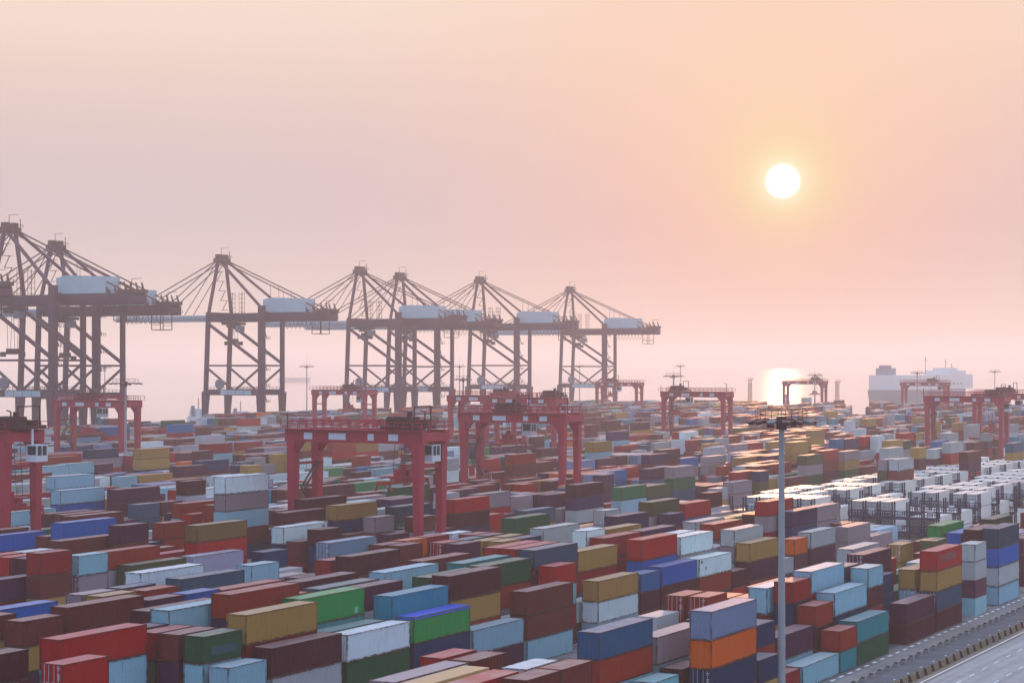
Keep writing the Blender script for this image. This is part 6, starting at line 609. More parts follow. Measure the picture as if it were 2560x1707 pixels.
    [-113.6, 466.2, 2.9, 1], [-113.6, 481.4, 0.0, 0], [-113.6, 481.4, 2.9, 0], [-113.6, 481.4, 5.79, 1], [-113.6, 496.6, 0.0, 0], [-113.6, 496.6, 2.9, 0], [-113.6, 496.6, 5.79, 1], [-113.6, 511.8, 0.0, 0], [-113.6, 511.8, 2.9, 0], [-113.6, 511.8, 5.79, 1],
    [-113.6, 527.0, 0.0, 0], [-113.6, 527.0, 2.9, 0], [-113.6, 527.0, 5.79, 1], [-113.6, 542.2, 0.0, 0], [-113.6, 542.2, 2.9, 1], [-113.6, 557.4, 0.0, 0], [-113.6, 557.4, 2.9, 0], [-113.6, 557.4, 5.79, 1], [-116.6, 375.0, 0.0, 1], [-116.6, 390.2, 0.0, 0],
    [-116.6, 390.2, 2.9, 1], [-116.6, 405.4, 0.0, 1], [-116.6, 420.6, 0.0, 0], [-116.6, 420.6, 2.9, 0], [-116.6, 420.6, 5.79, 1], [-116.6, 435.8, 0.0, 0], [-116.6, 435.8, 2.9, 1], [-116.6, 451.0, 0.0, 0], [-116.6, 451.0, 2.9, 0], [-116.6, 451.0, 5.79, 1],
    [-116.6, 466.2, 0.0, 0], [-116.6, 466.2, 2.9, 0], [-116.6, 466.2, 5.79, 1], [-116.6, 481.4, 0.0, 0], [-116.6, 481.4, 2.9, 0], [-116.6, 481.4, 5.79, 1], [-116.6, 496.6, 0.0, 0], [-116.6, 496.6, 2.9, 0], [-116.6, 496.6, 5.79, 1], [-116.6, 511.8, 0.0, 0],
    [-116.6, 511.8, 2.9, 0], [-116.6, 511.8, 5.79, 1], [-116.6, 527.0, 0.0, 0], [-116.6, 527.0, 2.9, 1], [-116.6, 542.2, 0.0, 0], [-116.6, 542.2, 2.9, 0], [-116.6, 542.2, 5.79, 1], [-116.6, 557.4, 0.0, 0], [-116.6, 557.4, 2.9, 0], [-116.6, 557.4, 5.79, 1],
    [-119.6, 375.0, 0.0, 0], [-119.6, 375.0, 2.9, 0], [-119.6, 375.0, 5.79, 1], [-119.6, 390.2, 0.0, 0], [-119.6, 390.2, 2.9, 1], [-119.6, 405.4, 0.0, 0], [-119.6, 405.4, 2.9, 0], [-119.6, 405.4, 5.79, 1], [-119.6, 420.6, 0.0, 0], [-119.6, 420.6, 2.9, 0],
    [-119.6, 420.6, 5.79, 1], [-119.6, 435.8, 0.0, 0], [-119.6, 435.8, 2.9, 0], [-119.6, 435.8, 5.79, 1], [-119.6, 451.0, 0.0, 0], [-119.6, 451.0, 2.9, 0], [-119.6, 451.0, 5.79, 1], [-119.6, 466.2, 0.0, 0], [-119.6, 466.2, 2.9, 0], [-119.6, 466.2, 5.79, 1],
    [-119.6, 481.4, 0.0, 0], [-119.6, 481.4, 2.9, 0], [-119.6, 481.4, 5.79, 1], [-119.6, 496.6, 0.0, 0], [-119.6, 496.6, 2.9, 1], [-119.6, 511.8, 0.0, 0], [-119.6, 511.8, 2.9, 0], [-119.6, 511.8, 5.79, 1], [-119.6, 527.0, 0.0, 0], [-119.6, 527.0, 2.9, 0],
    [-119.6, 527.0, 5.79, 1], [-119.6, 542.2, 0.0, 0], [-119.6, 542.2, 2.9, 0], [-119.6, 542.2, 5.79, 1], [-119.6, 557.4, 0.0, 0], [-119.6, 557.4, 2.9, 0], [-119.6, 557.4, 5.79, 1], [-122.6, 375.0, 0.0, 0], [-122.6, 375.0, 2.9, 0], [-122.6, 375.0, 5.79, 1],
    [-122.6, 390.2, 0.0, 0], [-122.6, 390.2, 2.9, 1], [-122.6, 405.4, 0.0, 0], [-122.6, 405.4, 2.9, 0], [-122.6, 405.4, 5.79, 1], [-122.6, 420.6, 0.0, 0], [-122.6, 420.6, 2.9, 0], [-122.6, 420.6, 5.79, 1], [-122.6, 435.8, 0.0, 0], [-122.6, 435.8, 2.9, 0],
    [-122.6, 435.8, 5.79, 1], [-122.6, 451.0, 0.0, 0], [-122.6, 451.0, 2.9, 0], [-122.6, 451.0, 5.79, 1], [-122.6, 466.2, 0.0, 0], [-122.6, 466.2, 2.9, 0], [-122.6, 466.2, 5.79, 1], [-122.6, 481.4, 0.0, 0], [-122.6, 481.4, 2.9, 0], [-122.6, 481.4, 5.79, 1],
    [-122.6, 496.6, 0.0, 0], [-122.6, 496.6, 2.9, 1], [-122.6, 511.8, 0.0, 0], [-122.6, 511.8, 2.9, 0], [-122.6, 511.8, 5.79, 1], [-122.6, 527.0, 0.0, 0], [-122.6, 527.0, 2.9, 0], [-122.6, 527.0, 5.79, 1], [-122.6, 542.2, 0.0, 0], [-122.6, 542.2, 2.9, 1],
    [-122.6, 557.4, 0.0, 0], [-122.6, 557.4, 2.9, 1], [-125.6, 375.0, 0.0, 0], [-125.6, 375.0, 2.9, 0], [-125.6, 375.0, 5.79, 1], [-125.6, 390.2, 0.0, 0], [-125.6, 390.2, 2.9, 0], [-125.6, 390.2, 5.79, 1], [-125.6, 405.4, 0.0, 1], [-125.6, 420.6, 0.0, 0],
    [-125.6, 420.6, 2.9, 0], [-125.6, 420.6, 5.79, 1], [-125.6, 435.8, 0.0, 0], [-125.6, 435.8, 2.9, 1], [-125.6, 451.0, 0.0, 0], [-125.6, 451.0, 2.9, 1], [-125.6, 466.2, 0.0, 0], [-125.6, 466.2, 2.9, 0], [-125.6, 466.2, 5.79, 1], [-125.6, 481.4, 0.0, 0],
    [-125.6, 481.4, 2.9, 0], [-125.6, 481.4, 5.79, 1], [-125.6, 496.6, 0.0, 0], [-125.6, 496.6, 2.9, 0], [-125.6, 496.6, 5.79, 1], [-125.6, 511.8, 0.0, 0], [-125.6, 511.8, 2.9, 1], [-125.6, 527.0, 0.0, 0], [-125.6, 527.0, 2.9, 0], [-125.6, 527.0, 5.79, 1],
    [-125.6, 542.2, 0.0, 0], [-125.6, 542.2, 2.9, 0], [-125.6, 542.2, 5.79, 1], [-125.6, 557.4, 0.0, 0], [-125.6, 557.4, 2.9, 0], [-125.6, 557.4, 5.79, 1], [-136.5, 375.0, 0.0, 0], [-136.5, 375.0, 2.9, 0], [-136.5, 375.0, 5.79, 1], [-136.5, 390.2, 0.0, 0],
    [-136.5, 390.2, 2.9, 1], [-136.5, 405.4, 0.0, 1], [-136.5, 420.6, 0.0, 0], [-136.5, 420.6, 2.9, 1], [-136.5, 435.8, 0.0, 0], [-136.5, 435.8, 2.9, 0], [-136.5, 435.8, 5.79, 1], [-136.5, 451.0, 0.0, 0], [-136.5, 451.0, 2.9, 0], [-136.5, 451.0, 5.79, 1],
    [-136.5, 466.2, 0.0, 0], [-136.5, 466.2, 2.9, 0], [-136.5, 466.2, 5.79, 1], [-136.5, 481.4, 0.0, 0], [-136.5, 481.4, 2.9, 0], [-136.5, 481.4, 5.79, 1], [-136.5, 496.6, 0.0, 0], [-136.5, 496.6, 2.9, 0], [-136.5, 496.6, 5.79, 1], [-136.5, 511.8, 0.0, 0],
    [-136.5, 511.8, 2.9, 0], [-136.5, 511.8, 5.79, 1], [-136.5, 527.0, 0.0, 0], [-136.5, 527.0, 2.9, 0], [-136.5, 527.0, 5.79, 1], [-136.5, 542.2, 0.0, 0], [-136.5, 542.2, 2.9, 0], [-136.5, 542.2, 5.79, 1], [-136.5, 557.4, 0.0, 0], [-136.5, 557.4, 2.9, 0],
    [-136.5, 557.4, 5.79, 1], [-139.5, 375.0, 0.0, 0], [-139.5, 375.0, 2.9, 0], [-139.5, 375.0, 5.79, 1], [-139.5, 390.2, 0.0, 0], [-139.5, 390.2, 2.9, 1], [-139.5, 405.4, 0.0, 0], [-139.5, 405.4, 2.9, 0], [-139.5, 405.4, 5.79, 1], [-139.5, 420.6, 0.0, 0],
    [-139.5, 420.6, 2.9, 0], [-139.5, 420.6, 5.79, 1], [-139.5, 435.8, 0.0, 0], [-139.5, 435.8, 2.9, 0], [-139.5, 435.8, 5.79, 1], [-139.5, 451.0, 0.0, 0], [-139.5, 451.0, 2.9, 0], [-139.5, 451.0, 5.79, 1], [-139.5, 466.2, 0.0, 0], [-139.5, 466.2, 2.9, 1],
    [-139.5, 481.4, 0.0, 0], [-139.5, 481.4, 2.9, 0], [-139.5, 481.4, 5.79, 1], [-139.5, 496.6, 0.0, 0], [-139.5, 496.6, 2.9, 0], [-139.5, 496.6, 5.79, 1], [-139.5, 511.8, 0.0, 0], [-139.5, 511.8, 2.9, 0], [-139.5, 511.8, 5.79, 1], [-139.5, 527.0, 0.0, 0],
    [-139.5, 527.0, 2.9, 0], [-139.5, 527.0, 5.79, 1], [-139.5, 542.2, 0.0, 0], [-139.5, 542.2, 2.9, 0], [-139.5, 542.2, 5.79, 1], [-139.5, 557.4, 0.0, 0], [-139.5, 557.4, 2.9, 0], [-139.5, 557.4, 5.79, 1], [-142.5, 375.0, 0.0, 0], [-142.5, 375.0, 2.9, 0],
    [-142.5, 375.0, 5.79, 1], [-142.5, 390.2, 0.0, 0], [-142.5, 390.2, 2.9, 0], [-142.5, 390.2, 5.79, 1], [-142.5, 405.4, 0.0, 0], [-142.5, 405.4, 2.9, 0], [-142.5, 405.4, 5.79, 1], [-142.5, 420.6, 0.0, 0], [-142.5, 420.6, 2.9, 0], [-142.5, 420.6, 5.79, 1],
    [-142.5, 435.8, 0.0, 0], [-142.5, 435.8, 2.9, 1], [-142.5, 451.0, 0.0, 0], [-142.5, 451.0, 2.9, 0], [-142.5, 451.0, 5.79, 1], [-142.5, 466.2, 0.0, 0], [-142.5, 466.2, 2.9, 0], [-142.5, 466.2, 5.79, 1], [-142.5, 481.4, 0.0, 0], [-142.5, 481.4, 2.9, 0],
    [-142.5, 481.4, 5.79, 1], [-142.5, 496.6, 0.0, 0], [-142.5, 496.6, 2.9, 0], [-142.5, 496.6, 5.79, 1], [-142.5, 511.8, 0.0, 0], [-142.5, 511.8, 2.9, 0], [-142.5, 511.8, 5.79, 1], [-142.5, 527.0, 0.0, 0], [-142.5, 527.0, 2.9, 0], [-142.5, 527.0, 5.79, 1],
    [-142.5, 542.2, 0.0, 0], [-142.5, 542.2, 2.9, 0], [-142.5, 542.2, 5.79, 1], [-142.5, 557.4, 0.0, 0], [-142.5, 557.4, 2.9, 0], [-142.5, 557.4, 5.79, 1], [-145.5, 375.0, 0.0, 0], [-145.5, 375.0, 2.9, 0], [-145.5, 375.0, 5.79, 1], [-145.5, 390.2, 0.0, 1],
    [-145.5, 405.4, 0.0, 0], [-145.5, 405.4, 2.9, 1], [-145.5, 420.6, 0.0, 0], [-145.5, 420.6, 2.9, 0], [-145.5, 420.6, 5.79, 1], [-145.5, 435.8, 0.0, 0], [-145.5, 435.8, 2.9, 1], [-145.5, 451.0, 0.0, 0], [-145.5, 451.0, 2.9, 0], [-145.5, 451.0, 5.79, 1],
    [-145.5, 466.2, 0.0, 0], [-145.5, 466.2, 2.9, 0], [-145.5, 466.2, 5.79, 1], [-145.5, 481.4, 0.0, 0], [-145.5, 481.4, 2.9, 0], [-145.5, 481.4, 5.79, 1], [-145.5, 496.6, 0.0, 0], [-145.5, 496.6, 2.9, 0], [-145.5, 496.6, 5.79, 1], [-145.5, 511.8, 0.0, 0],
    [-145.5, 511.8, 2.9, 0], [-145.5, 511.8, 5.79, 1], [-145.5, 527.0, 0.0, 0], [-145.5, 527.0, 2.9, 0], [-145.5, 527.0, 5.79, 1], [-145.5, 542.2, 0.0, 0], [-145.5, 542.2, 2.9, 1], [-145.5, 557.4, 0.0, 0], [-145.5, 557.4, 2.9, 1], [-148.5, 375.0, 0.0, 0],
    [-148.5, 375.0, 2.9, 0], [-148.5, 375.0, 5.79, 1], [-148.5, 390.2, 0.0, 0], [-148.5, 390.2, 2.9, 0], [-148.5, 390.2, 5.79, 1], [-148.5, 405.4, 0.0, 0], [-148.5, 405.4, 2.9, 0], [-148.5, 405.4, 5.79, 1], [-148.5, 420.6, 0.0, 0], [-148.5, 420.6, 2.9, 0],
    [-148.5, 420.6, 5.79, 1], [-148.5, 435.8, 0.0, 0], [-148.5, 435.8, 2.9, 0], [-148.5, 435.8, 5.79, 1], [-148.5, 451.0, 0.0, 0], [-148.5, 451.0, 2.9, 0], [-148.5, 451.0, 5.79, 1], [-148.5, 466.2, 0.0, 0], [-148.5, 466.2, 2.9, 1], [-148.5, 481.4, 0.0, 0],
    [-148.5, 481.4, 2.9, 0], [-148.5, 481.4, 5.79, 1], [-148.5, 496.6, 0.0, 0], [-148.5, 496.6, 2.9, 0], [-148.5, 496.6, 5.79, 1], [-148.5, 511.8, 0.0, 0], [-148.5, 511.8, 2.9, 0], [-148.5, 511.8, 5.79, 1], [-148.5, 527.0, 0.0, 0], [-148.5, 527.0, 2.9, 1],
    [-148.5, 542.2, 0.0, 0], [-148.5, 542.2, 2.9, 1], [-148.5, 557.4, 0.0, 0], [-148.5, 557.4, 2.9, 1], [-151.5, 375.0, 0.0, 0], [-151.5, 375.0, 2.9, 1], [-151.5, 390.2, 0.0, 0], [-151.5, 390.2, 2.9, 0], [-151.5, 390.2, 5.79, 1], [-151.5, 405.4, 0.0, 0],
    [-151.5, 405.4, 2.9, 0], [-151.5, 405.4, 5.79, 1], [-151.5, 420.6, 0.0, 1], [-151.5, 435.8, 0.0, 0], [-151.5, 435.8, 2.9, 0], [-151.5, 435.8, 5.79, 1], [-151.5, 451.0, 0.0, 0], [-151.5, 451.0, 2.9, 0], [-151.5, 451.0, 5.79, 1], [-151.5, 466.2, 0.0, 0],
    [-151.5, 466.2, 2.9, 0], [-151.5, 466.2, 5.79, 1], [-151.5, 481.4, 0.0, 0], [-151.5, 481.4, 2.9, 0], [-151.5, 481.4, 5.79, 1], [-151.5, 496.6, 0.0, 0], [-151.5, 496.6, 2.9, 1], [-151.5, 511.8, 0.0, 0], [-151.5, 511.8, 2.9, 0], [-151.5, 511.8, 5.79, 1],
    [-151.5, 527.0, 0.0, 0], [-151.5, 527.0, 2.9, 0], [-151.5, 527.0, 5.79, 1], [-151.5, 542.2, 0.0, 0], [-151.5, 542.2, 2.9, 1], [-151.5, 557.4, 0.0, 0], [-151.5, 557.4, 2.9, 0], [-151.5, 557.4, 5.79, 1], [-78.3, 405.4, 0.0, 1], [-78.3, 405.4, 2.9, 1],
    [-78.3, 420.6, 0.0, 1], [-78.3, 435.8, 0.0, 1], [-78.3, 451.0, 0.0, 1], [-78.3, 451.0, 2.9, 1], [-78.3, 466.2, 0.0, 1], [-81.3, 405.4, 0.0, 1], [-81.3, 420.6, 0.0, 1], [-81.3, 420.6, 2.9, 1], [-81.3, 435.8, 0.0, 1], [-81.3, 451.0, 0.0, 1],
    [-81.3, 451.0, 2.9, 1], [-81.3, 466.2, 0.0, 1], [-87.3, 405.4, 0.0, 1], [-87.3, 405.4, 2.9, 1], [-87.3, 420.6, 0.0, 1], [-87.3, 435.8, 0.0, 1], [-87.3, 435.8, 2.9, 1], [-87.3, 451.0, 0.0, 1], [-87.3, 451.0, 2.9, 1], [-87.3, 466.2, 0.0, 1],
    [-87.3, 466.2, 2.9, 1], [-90.3, 405.4, 0.0, 1], [-90.3, 405.4, 2.9, 1], [-90.3, 420.6, 0.0, 1], [-90.3, 420.6, 2.9, 1], [-90.3, 435.8, 0.0, 1], [-90.3, 451.0, 0.0, 1], [-90.3, 451.0, 2.9, 1], [-90.3, 466.2, 0.0, 1]])
PAL = dict(blue=(0, 104, 166), blue2=(44, 96, 128), blue3=(30, 108, 150), brown=(112, 56, 52), cream=(206, 184, 140), crimson=(146, 34, 50), cyan=(18, 140, 146), dgreen=(6, 92, 64), dslate=(48, 74, 88),
    green=(0, 142, 88), green2=(70, 130, 92), grey=(156, 146, 150), grey2=(136, 150, 172), greyblue=(126, 150, 166), lblue=(160, 192, 202), lgrey=(182, 186, 188), lilac=(180, 178, 196), maroon=(84, 34, 46), navy=(20, 58, 92), navy2=(42, 72, 92),
    olive=(88, 94, 66), olive2=(136, 112, 78), olive3=(52, 72, 54), orange=(204, 116, 58), plum=(84, 42, 68), purple=(68, 50, 84), red=(168, 44, 48), rust=(150, 66, 52), rustwhite=(196, 150, 142), slate=(66, 94, 112), slategreen=(88, 108, 112), teal=(40, 138, 156), tealgrey=(92, 148, 150), teallight=(150, 196, 204), white=(220, 230, 232), yellow=(168, 140, 96))
WORD = dict(blue='deep blue', blue2='steel blue', blue3='mid blue', brown='brown', cream='cream', crimson='crimson', cyan='turquoise', dgreen='dark green', dslate='dark slate green', green='bright green', green2='mid green', grey='warm grey', grey2='blue-grey', greyblue='greyish blue', lblue='pale blue', lgrey='light grey', lilac='lilac white', maroon='maroon', navy='navy', navy2='dark navy grey', olive='olive green', olive2='khaki', olive3='dark olive', orange='orange', plum='plum', purple='purple', red='red', rust='rust red', rustwhite='dusty pink', slate='slate blue', slategreen='grey-green', teal='teal', tealgrey='sea green', teallight='pale aqua', white='white', yellow='ochre yellow')
ROWV = {}
for k, v0 in dict(A=-75.3, B=-110.6, C=-136.5, D=-170.6, E=-196.5, F=-230.6, G=-256.5, H=-290.6, I=-316.5, J=-350.6, K=-376.5, L=-410.6, M=-436.5, N=-470.6, O=-496.5, P=-530.6).items():
    for i in range(6): ROWV[f'{k}{i}'] = v0-3*i
CW, CH = 2.438, 2.591
RN = list(ROWV)
def corrug(b, axis, p0, p1, q, out, z0, z1, pitch):
    """corrugated wall; axis 'x' runs along x at y=q, bulging towards out"""
    n = max(2, round((p1-p0)/pitch)); d = (p1-p0)/n; dep = .06*out; pts = []
    for i in range(n):
        a = p0+i*d; pts += [(a, 0), (a+.26*d, 0), (a+.45*d, -dep), (a+.81*d, -dep)]
    pts.append((p1, 0))
    for (a, da), (c, dc) in zip(pts, pts[1:]):
        if axis == 'x': v = [(a, q+da, z0), (c, q+dc, z0), (c, q+dc, z1), (a, q+da, z1)]
        else: v = [(q+da, a, z0), (q+dc, c, z0), (q+dc, c, z1), (q+da, a, z1)]
        if (axis == 'x') != (out < 0): v = v[::-1]
        b.quad(*v)
def cont_meshes(L, doors):
    out = {}
    b = MB()
    corrug(b, 'x', .16, L-.16, .035, -1, .16, CH-.1, .278)
    corrug(b, 'x', .16, L-.16, CW-.035, 1, .16, CH-.1, .278)
    if not doors: corrug(b, 'y', .16, CW-.16, .035, -1, .16, CH-.1, .25)
    b.quad((L-.06, .1, .16), (L-.06, CW-.1, .16), (L-.06, CW-.1, CH-.1), (L-.06, .1, CH-.1))
    b.quad((.05, .05, .15), (.05, CW-.05, .15), (L-.05, CW-.05, .15), (L-.05, .05, .15))
    if doors: b.quad((.09, .1, .16), (.09, .1, CH-.1), (.09, CW-.1, CH-.1), (.09, CW-.1, .16))
    out['wall'] = b.mesh("container_wall", M['side'])
    b = MB(); n = int(L/.42); d = (L-.36)/n
    for i in range(n):
        a = .18+i*d
        for (xa, za), (xb, zb) in (((a, 0), (a+.1, 0)), ((a+.1, 0), (a+.16, -.02)), ((a+.16, -.02), (a+d-.06, -.02)), ((a+d-.06, -.02), (a+d, 0))):
            b.quad((xa, .07, CH-.025+za), (xb, .07, CH-.025+zb), (xb, CW-.07, CH-.025+zb), (xa, CW-.07, CH-.025+za))
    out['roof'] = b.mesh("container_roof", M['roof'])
    b = MB()
    for x in (0, L-.16):
        for y in (0, CW-.14):
            b.box(x+.012, x+.148, y+.01, y+.13, .12, CH-.13)
            b.box(x, x+.16, y, y+.14, 0, .118); b.box(x, x+.16, y, y+.14, CH-.118, CH)
        b.box(x+.02, x+.13, .14, CW-.14, .03, .16); b.box(x+.02, x+.18, .14, CW-.14, CH-.12, CH-.012)
    for y in (.015, CW-.075):
        b.box(.16, L-.16, y, y+.06, .03, .17); b.box(.16, L-.16, y, y+.06, CH-.1, CH-.012)
    out['frame'] = b.mesh("container_frame", M['frame'])
    b = MB()
    for x in ((L/2-1.05, L/2-.7), (L/2+.7, L/2+1.05)): b.box(x[0], x[1], .011, .014, .06, .155)
    out['forklift_pocket'] = b.mesh("forklift_pocket", M['dark'])
    if doors:
        b = MB(); y0 = .2
        for i, z in enumerate((2.28, 2.12, 1.72, 1.6, 1.48, 1.36, 1.24, .9)):
            w = (.4, .3, .3, .34, .24, .3, .28, .14)[i]; b.box(.004, .012, .42-w/2+.02, .42+w/2+.02, z, z+.045)
        b.box(.004, .012, .95, 1.1, .5, .72)
        out['marks'] = b.mesh("door_markings", M['white'])
        for k, (y0, y1) in enumerate(((.145, CW/2-.01), (CW/2+.01, CW-.145))):
            b = MB(); b.box(.03, .08, y0, y1, .17, CH-.125)
            for z in (.5, .95, 1.4, 1.85, 2.25): b.box(.016, .031, y0+.06, y1-.06, z, z+.09)
            out[f'door{k}'] = b.mesh("container_door", M['door'])
            b = MB(); w = y1-y0
            for t in (.3, .74):
                y = y0+w*t; b.box(-.022, .014, y-.02, y+.02, .1, CH-.07)
                b.box(-.03, -.022, y-.02, y+.26, 1.0, 1.05)
            out[f'rods{k}'] = b.mesh("lock_rods", M['rods'])
    return out
CM = {(c, d): cont_meshes(12.192 if c == 'L' else 6.058, d) for c in 'SL' for d in (0, 1)}
tarp = MB(); tarp.box(-.02, 12.21, -.02, CW+.02, CH-.28, CH-.20); tarp.box(.02, 12.17, .02, CW-.02, CH-.2, CH+.03, .05)
tarp_me = tarp.mesh("tarpaulin", plain("blue_tarpaulin", (46, 78, 196), .45, 0, .25, .6, .75))
def parse(l):
    r, u, z, h, t, c, fl = l; return dict(row=RN[r], u=u, z=z, h=h, t='L' if t == 40 else 'S', c=DATA['cols'][c], d=fl & 1, b=fl >> 1, L=12.192 if t == 40 else 6.058)
IND = [parse(l) for l in DATA['ind']]; REST = [parse(l) for l in DATA['rest']]
def jit(rgb, a=.05):
    k = 1+random.uniform(-a, a)*2; c = srgb(*rgb); l_ = .3*c[0]+.5*c[1]+.2*c[2]; c = [1.04*max(.004, l_+1.3*(q-l_))**1.14 for q in c]; return (min(1, c[0]*k), min(1, c[1]*k*(1+random.uniform(-a, a))), min(1, c[2]*k), 1)
# --- labels
ALL = IND+REST
def overlap(a, b): return min(a['u']+a['L'], b['u']+b['L'])-max(a['u'], b['u']) > 1.5
byrow = {}
for c in ALL: byrow.setdefault(c['row'], []).append(c)
def nb(c, dz=0, row=None, ahead=False):
    for q in byrow.get(row or c['row'], []):
        if q is c: continue
        if dz == 1 and overlap(c, q) and abs(q['z']-c['z']-c['h']) < .25: return q
        if dz == -1 and overlap(c, q) and abs(q['z']+q['h']-c['z']) < .25: return q
        if dz == 0 and row and overlap(c, q) and abs(q['z']-c['z']) < 1.3: return q
        if ahead and 0 < q['u']-c['u']-c['L']+.4 < 2.0 and abs(q['z']-c['z']) < 1.3: return q
def rowshift(r, k):
    i = int(r[1])+k; return f'{r[0]}{i}' if 0 <= i < 6 else None
def relations(c):
    out = []
    q = nb(c, -1); up = nb(c, 1)
    if up: out.append(f"under a {WORD[up['c']]} one")
    if q and q in IND: out.append(f"resting on a {WORD[q['c']]} one")
    s = rowshift(c['row'], -1); q = nb(c, 0, s) if s else None
    if q and q in IND: out.append(f"left of a {WORD[q['c']]} one")
    s = rowshift(c['row'], 1); q = nb(c, 0, s) if s else None
    if q and q in IND: out.append(f"right of a {WORD[q['c']]} one")
    q = nb(c, ahead=True)
    if q and q in IND: out.append(f"in front of a {WORD[q['c']]} one")
    return out
for c in IND:
    p = P(c['u']+c['L']*.4, ROWV[c['row']], c['z']+c['h']); c['x'], c['y'] = proj(p)
    c['rel'] = relations(c)
    c['base'] = f"{WORD[c['c']]} {'long' if c['t'] == 'L' else 'short'} container"
    if c['b']: c['base'] = 'bright green long container under a blue tarpaulin'
    elif c['d']: c['base'] += ' with doors facing out'
def assign_labels(cs):
    for n in range(0, 4):
        for c in cs:
            if 'lab' in c: continue
            c['try'] = c['base']+(' '+', '.join(c['rel'][:n]) if n else '')
        cnt = {}
        for c in cs:
            t = c.get('lab', c.get('try')); cnt[t] = cnt.get(t, 0)+1
        for c in cs:
            if 'lab' not in c and cnt[c['try']] == 1 and (n or not c['rel'] or c['b']): c['lab'] = c['try']
    ORD = 'first second third fourth fifth sixth seventh eighth ninth tenth eleventh twelfth thirteenth fourteenth fifteenth sixteenth seventeenth eighteenth nineteenth twentieth'.split()
    def trim(s): w = s.split(); return ' '.join(w[:16])
    left = {}
    for c in cs:
        if 'lab' not in c: c['k'] = c['base']+(' '+c['rel'][0] if c['rel'] else ''); left.setdefault(c['k'], []).append(c)
    for k, g in left.items():
        g.sort(key=lambda c: c['x'])
        if len(g) == 1: g[0]['lab'] = k+', standing apart'
        for i, c in enumerate(g):
            if 'lab' not in c: c['lab'] = f"{k}, {ORD[min(i, 19)]} such from the left"
    for c in cs:
        c['lab'] = trim(c['lab'].rstrip(','))
        if len(c['lab'].split()) < 5: c['lab'] += ' on its own stack'
assign_labels(IND)
used = {}
def place_container(c):
    r = thing("shipping_container", c['lab'], "container", P(c['u'], ROWV[c['row']], c['z']), YAW, "shipping containers stacked in the yard")
    r.scale = (1, 1, c['h']/CH*.997)
    ms = CM[(c['t'], c['d'])]; col = jit(PAL[c['c']]); r.color = col
    for n in ('wall', 'roof', 'frame', 'forklift_pocket'):
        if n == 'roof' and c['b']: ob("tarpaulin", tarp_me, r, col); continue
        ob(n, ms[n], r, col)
    if c['d']:
        for k in (0, 1):
            d = ob("door", ms[f'door{k}'], r, col); ob("lock_rods", ms[f'rods{k}'], d, col)
            if k == 0: ob("door_markings", ms['marks'], d)
    return r
roots = [(c, place_container(c)) for c in IND]
def mark_at(px, py, rects, rgb, name, pick=None):
    """flat painted patches on the long side, rects in metres (x0, x1, z0, z1)"""
    best = min((q for q in roots if pick is None or q[0]['c'] in pick), key=lambda q: (proj(P(q[0]['u'], ROWV[q[0]['row']], q[0]['z']+q[0]['h']))[0]-px)**2+(proj(P(q[0]['u'], ROWV[q[0]['row']], q[0]['z']+q[0]['h']))[1]-py)**2)
    b = MB()
    for x0, x1, z0, z1 in rects: b.box(x0, x1, .018, .028, z0, z1)
    b.build(name, plain(name+"_paint", rgb, .6, 0, .2), best[1])
mark_at(2343, 1378, [(2.2, 9.4, 1.0, 2.0), (6.0, 6.6, .35, .95)], (120, 24, 36), "faded_side_panel", ('red',))
mark_at(709, 1318, [(10.6, 10.75, 1.9, 2.25), (10.85, 11.0, 1.9, 2.25), (11.1, 11.25, 1.9, 2.25), (11.35, 11.5, 1.9, 2.25)], (80, 84, 96), "side_code", ('white',))
mark_at(1749, 1397, [(.6, .75, 1.9, 2.3), (.85, 1.0, 1.9, 2.3), (1.1, 1.25, 1.9, 2.3), (2.3, 2.6, .9, 1.4)], (70, 74, 84), "side_code", ('white',))
mark_at(1178, 1293, [(-.02, .01, .4, .5)], (200, 205, 215), "end_plate", ('red',))
mark_at(751, 1495, [(10.2, 10.9, .3, .9)], (90, 196, 150), "pale_side_patch", ('green',))
mark_at(508, 1591, [(1.2, 5.2, .7, 1.5)], (0, 70, 78), "teal_side_stripe", ('dgreen',))
# --- everything beyond the 300 largest as one mass
MIX = (['maroon']*7+['brown']*6+['rust']*3+['plum']*6+['red']*2+['crimson']*4+['lgrey']*6+['lblue']*4+['white']*3+['navy']*3+['blue3']*2+['slate']*3+['yellow']*3+['grey']*6+['dgreen']*2+['grey2']*3+['green2', 'orange', 'teal', 'olive', 'purple'])
boxes = [(c['u'], -ROWV[c['row']], c['z'], c['L'], CW, c['h']-.05, PAL[c['c']]) for c in REST]
for row, st in zip(RN, DATA['fill']):
    run = random.choice(MIX)
    for k, ch in enumerate(st):
        u = 152.3-13.07*8+13.07*k; o = ch
        parts = [(u, 12.192, o-100)] if o >= 100 else [(u, 6.058, (o-48)//6), (u+6.3, 6.058, (o-48) % 6)]
        for a, L, n in parts:
            for t in range(n):
                if random.random() > .5: run = random.choice(MIX)
                boxes.append((a+random.uniform(-.12, .12), -ROWV[row]+random.uniform(-.1, .1), t*2.65, L, CW, 2.59, PAL[run]))
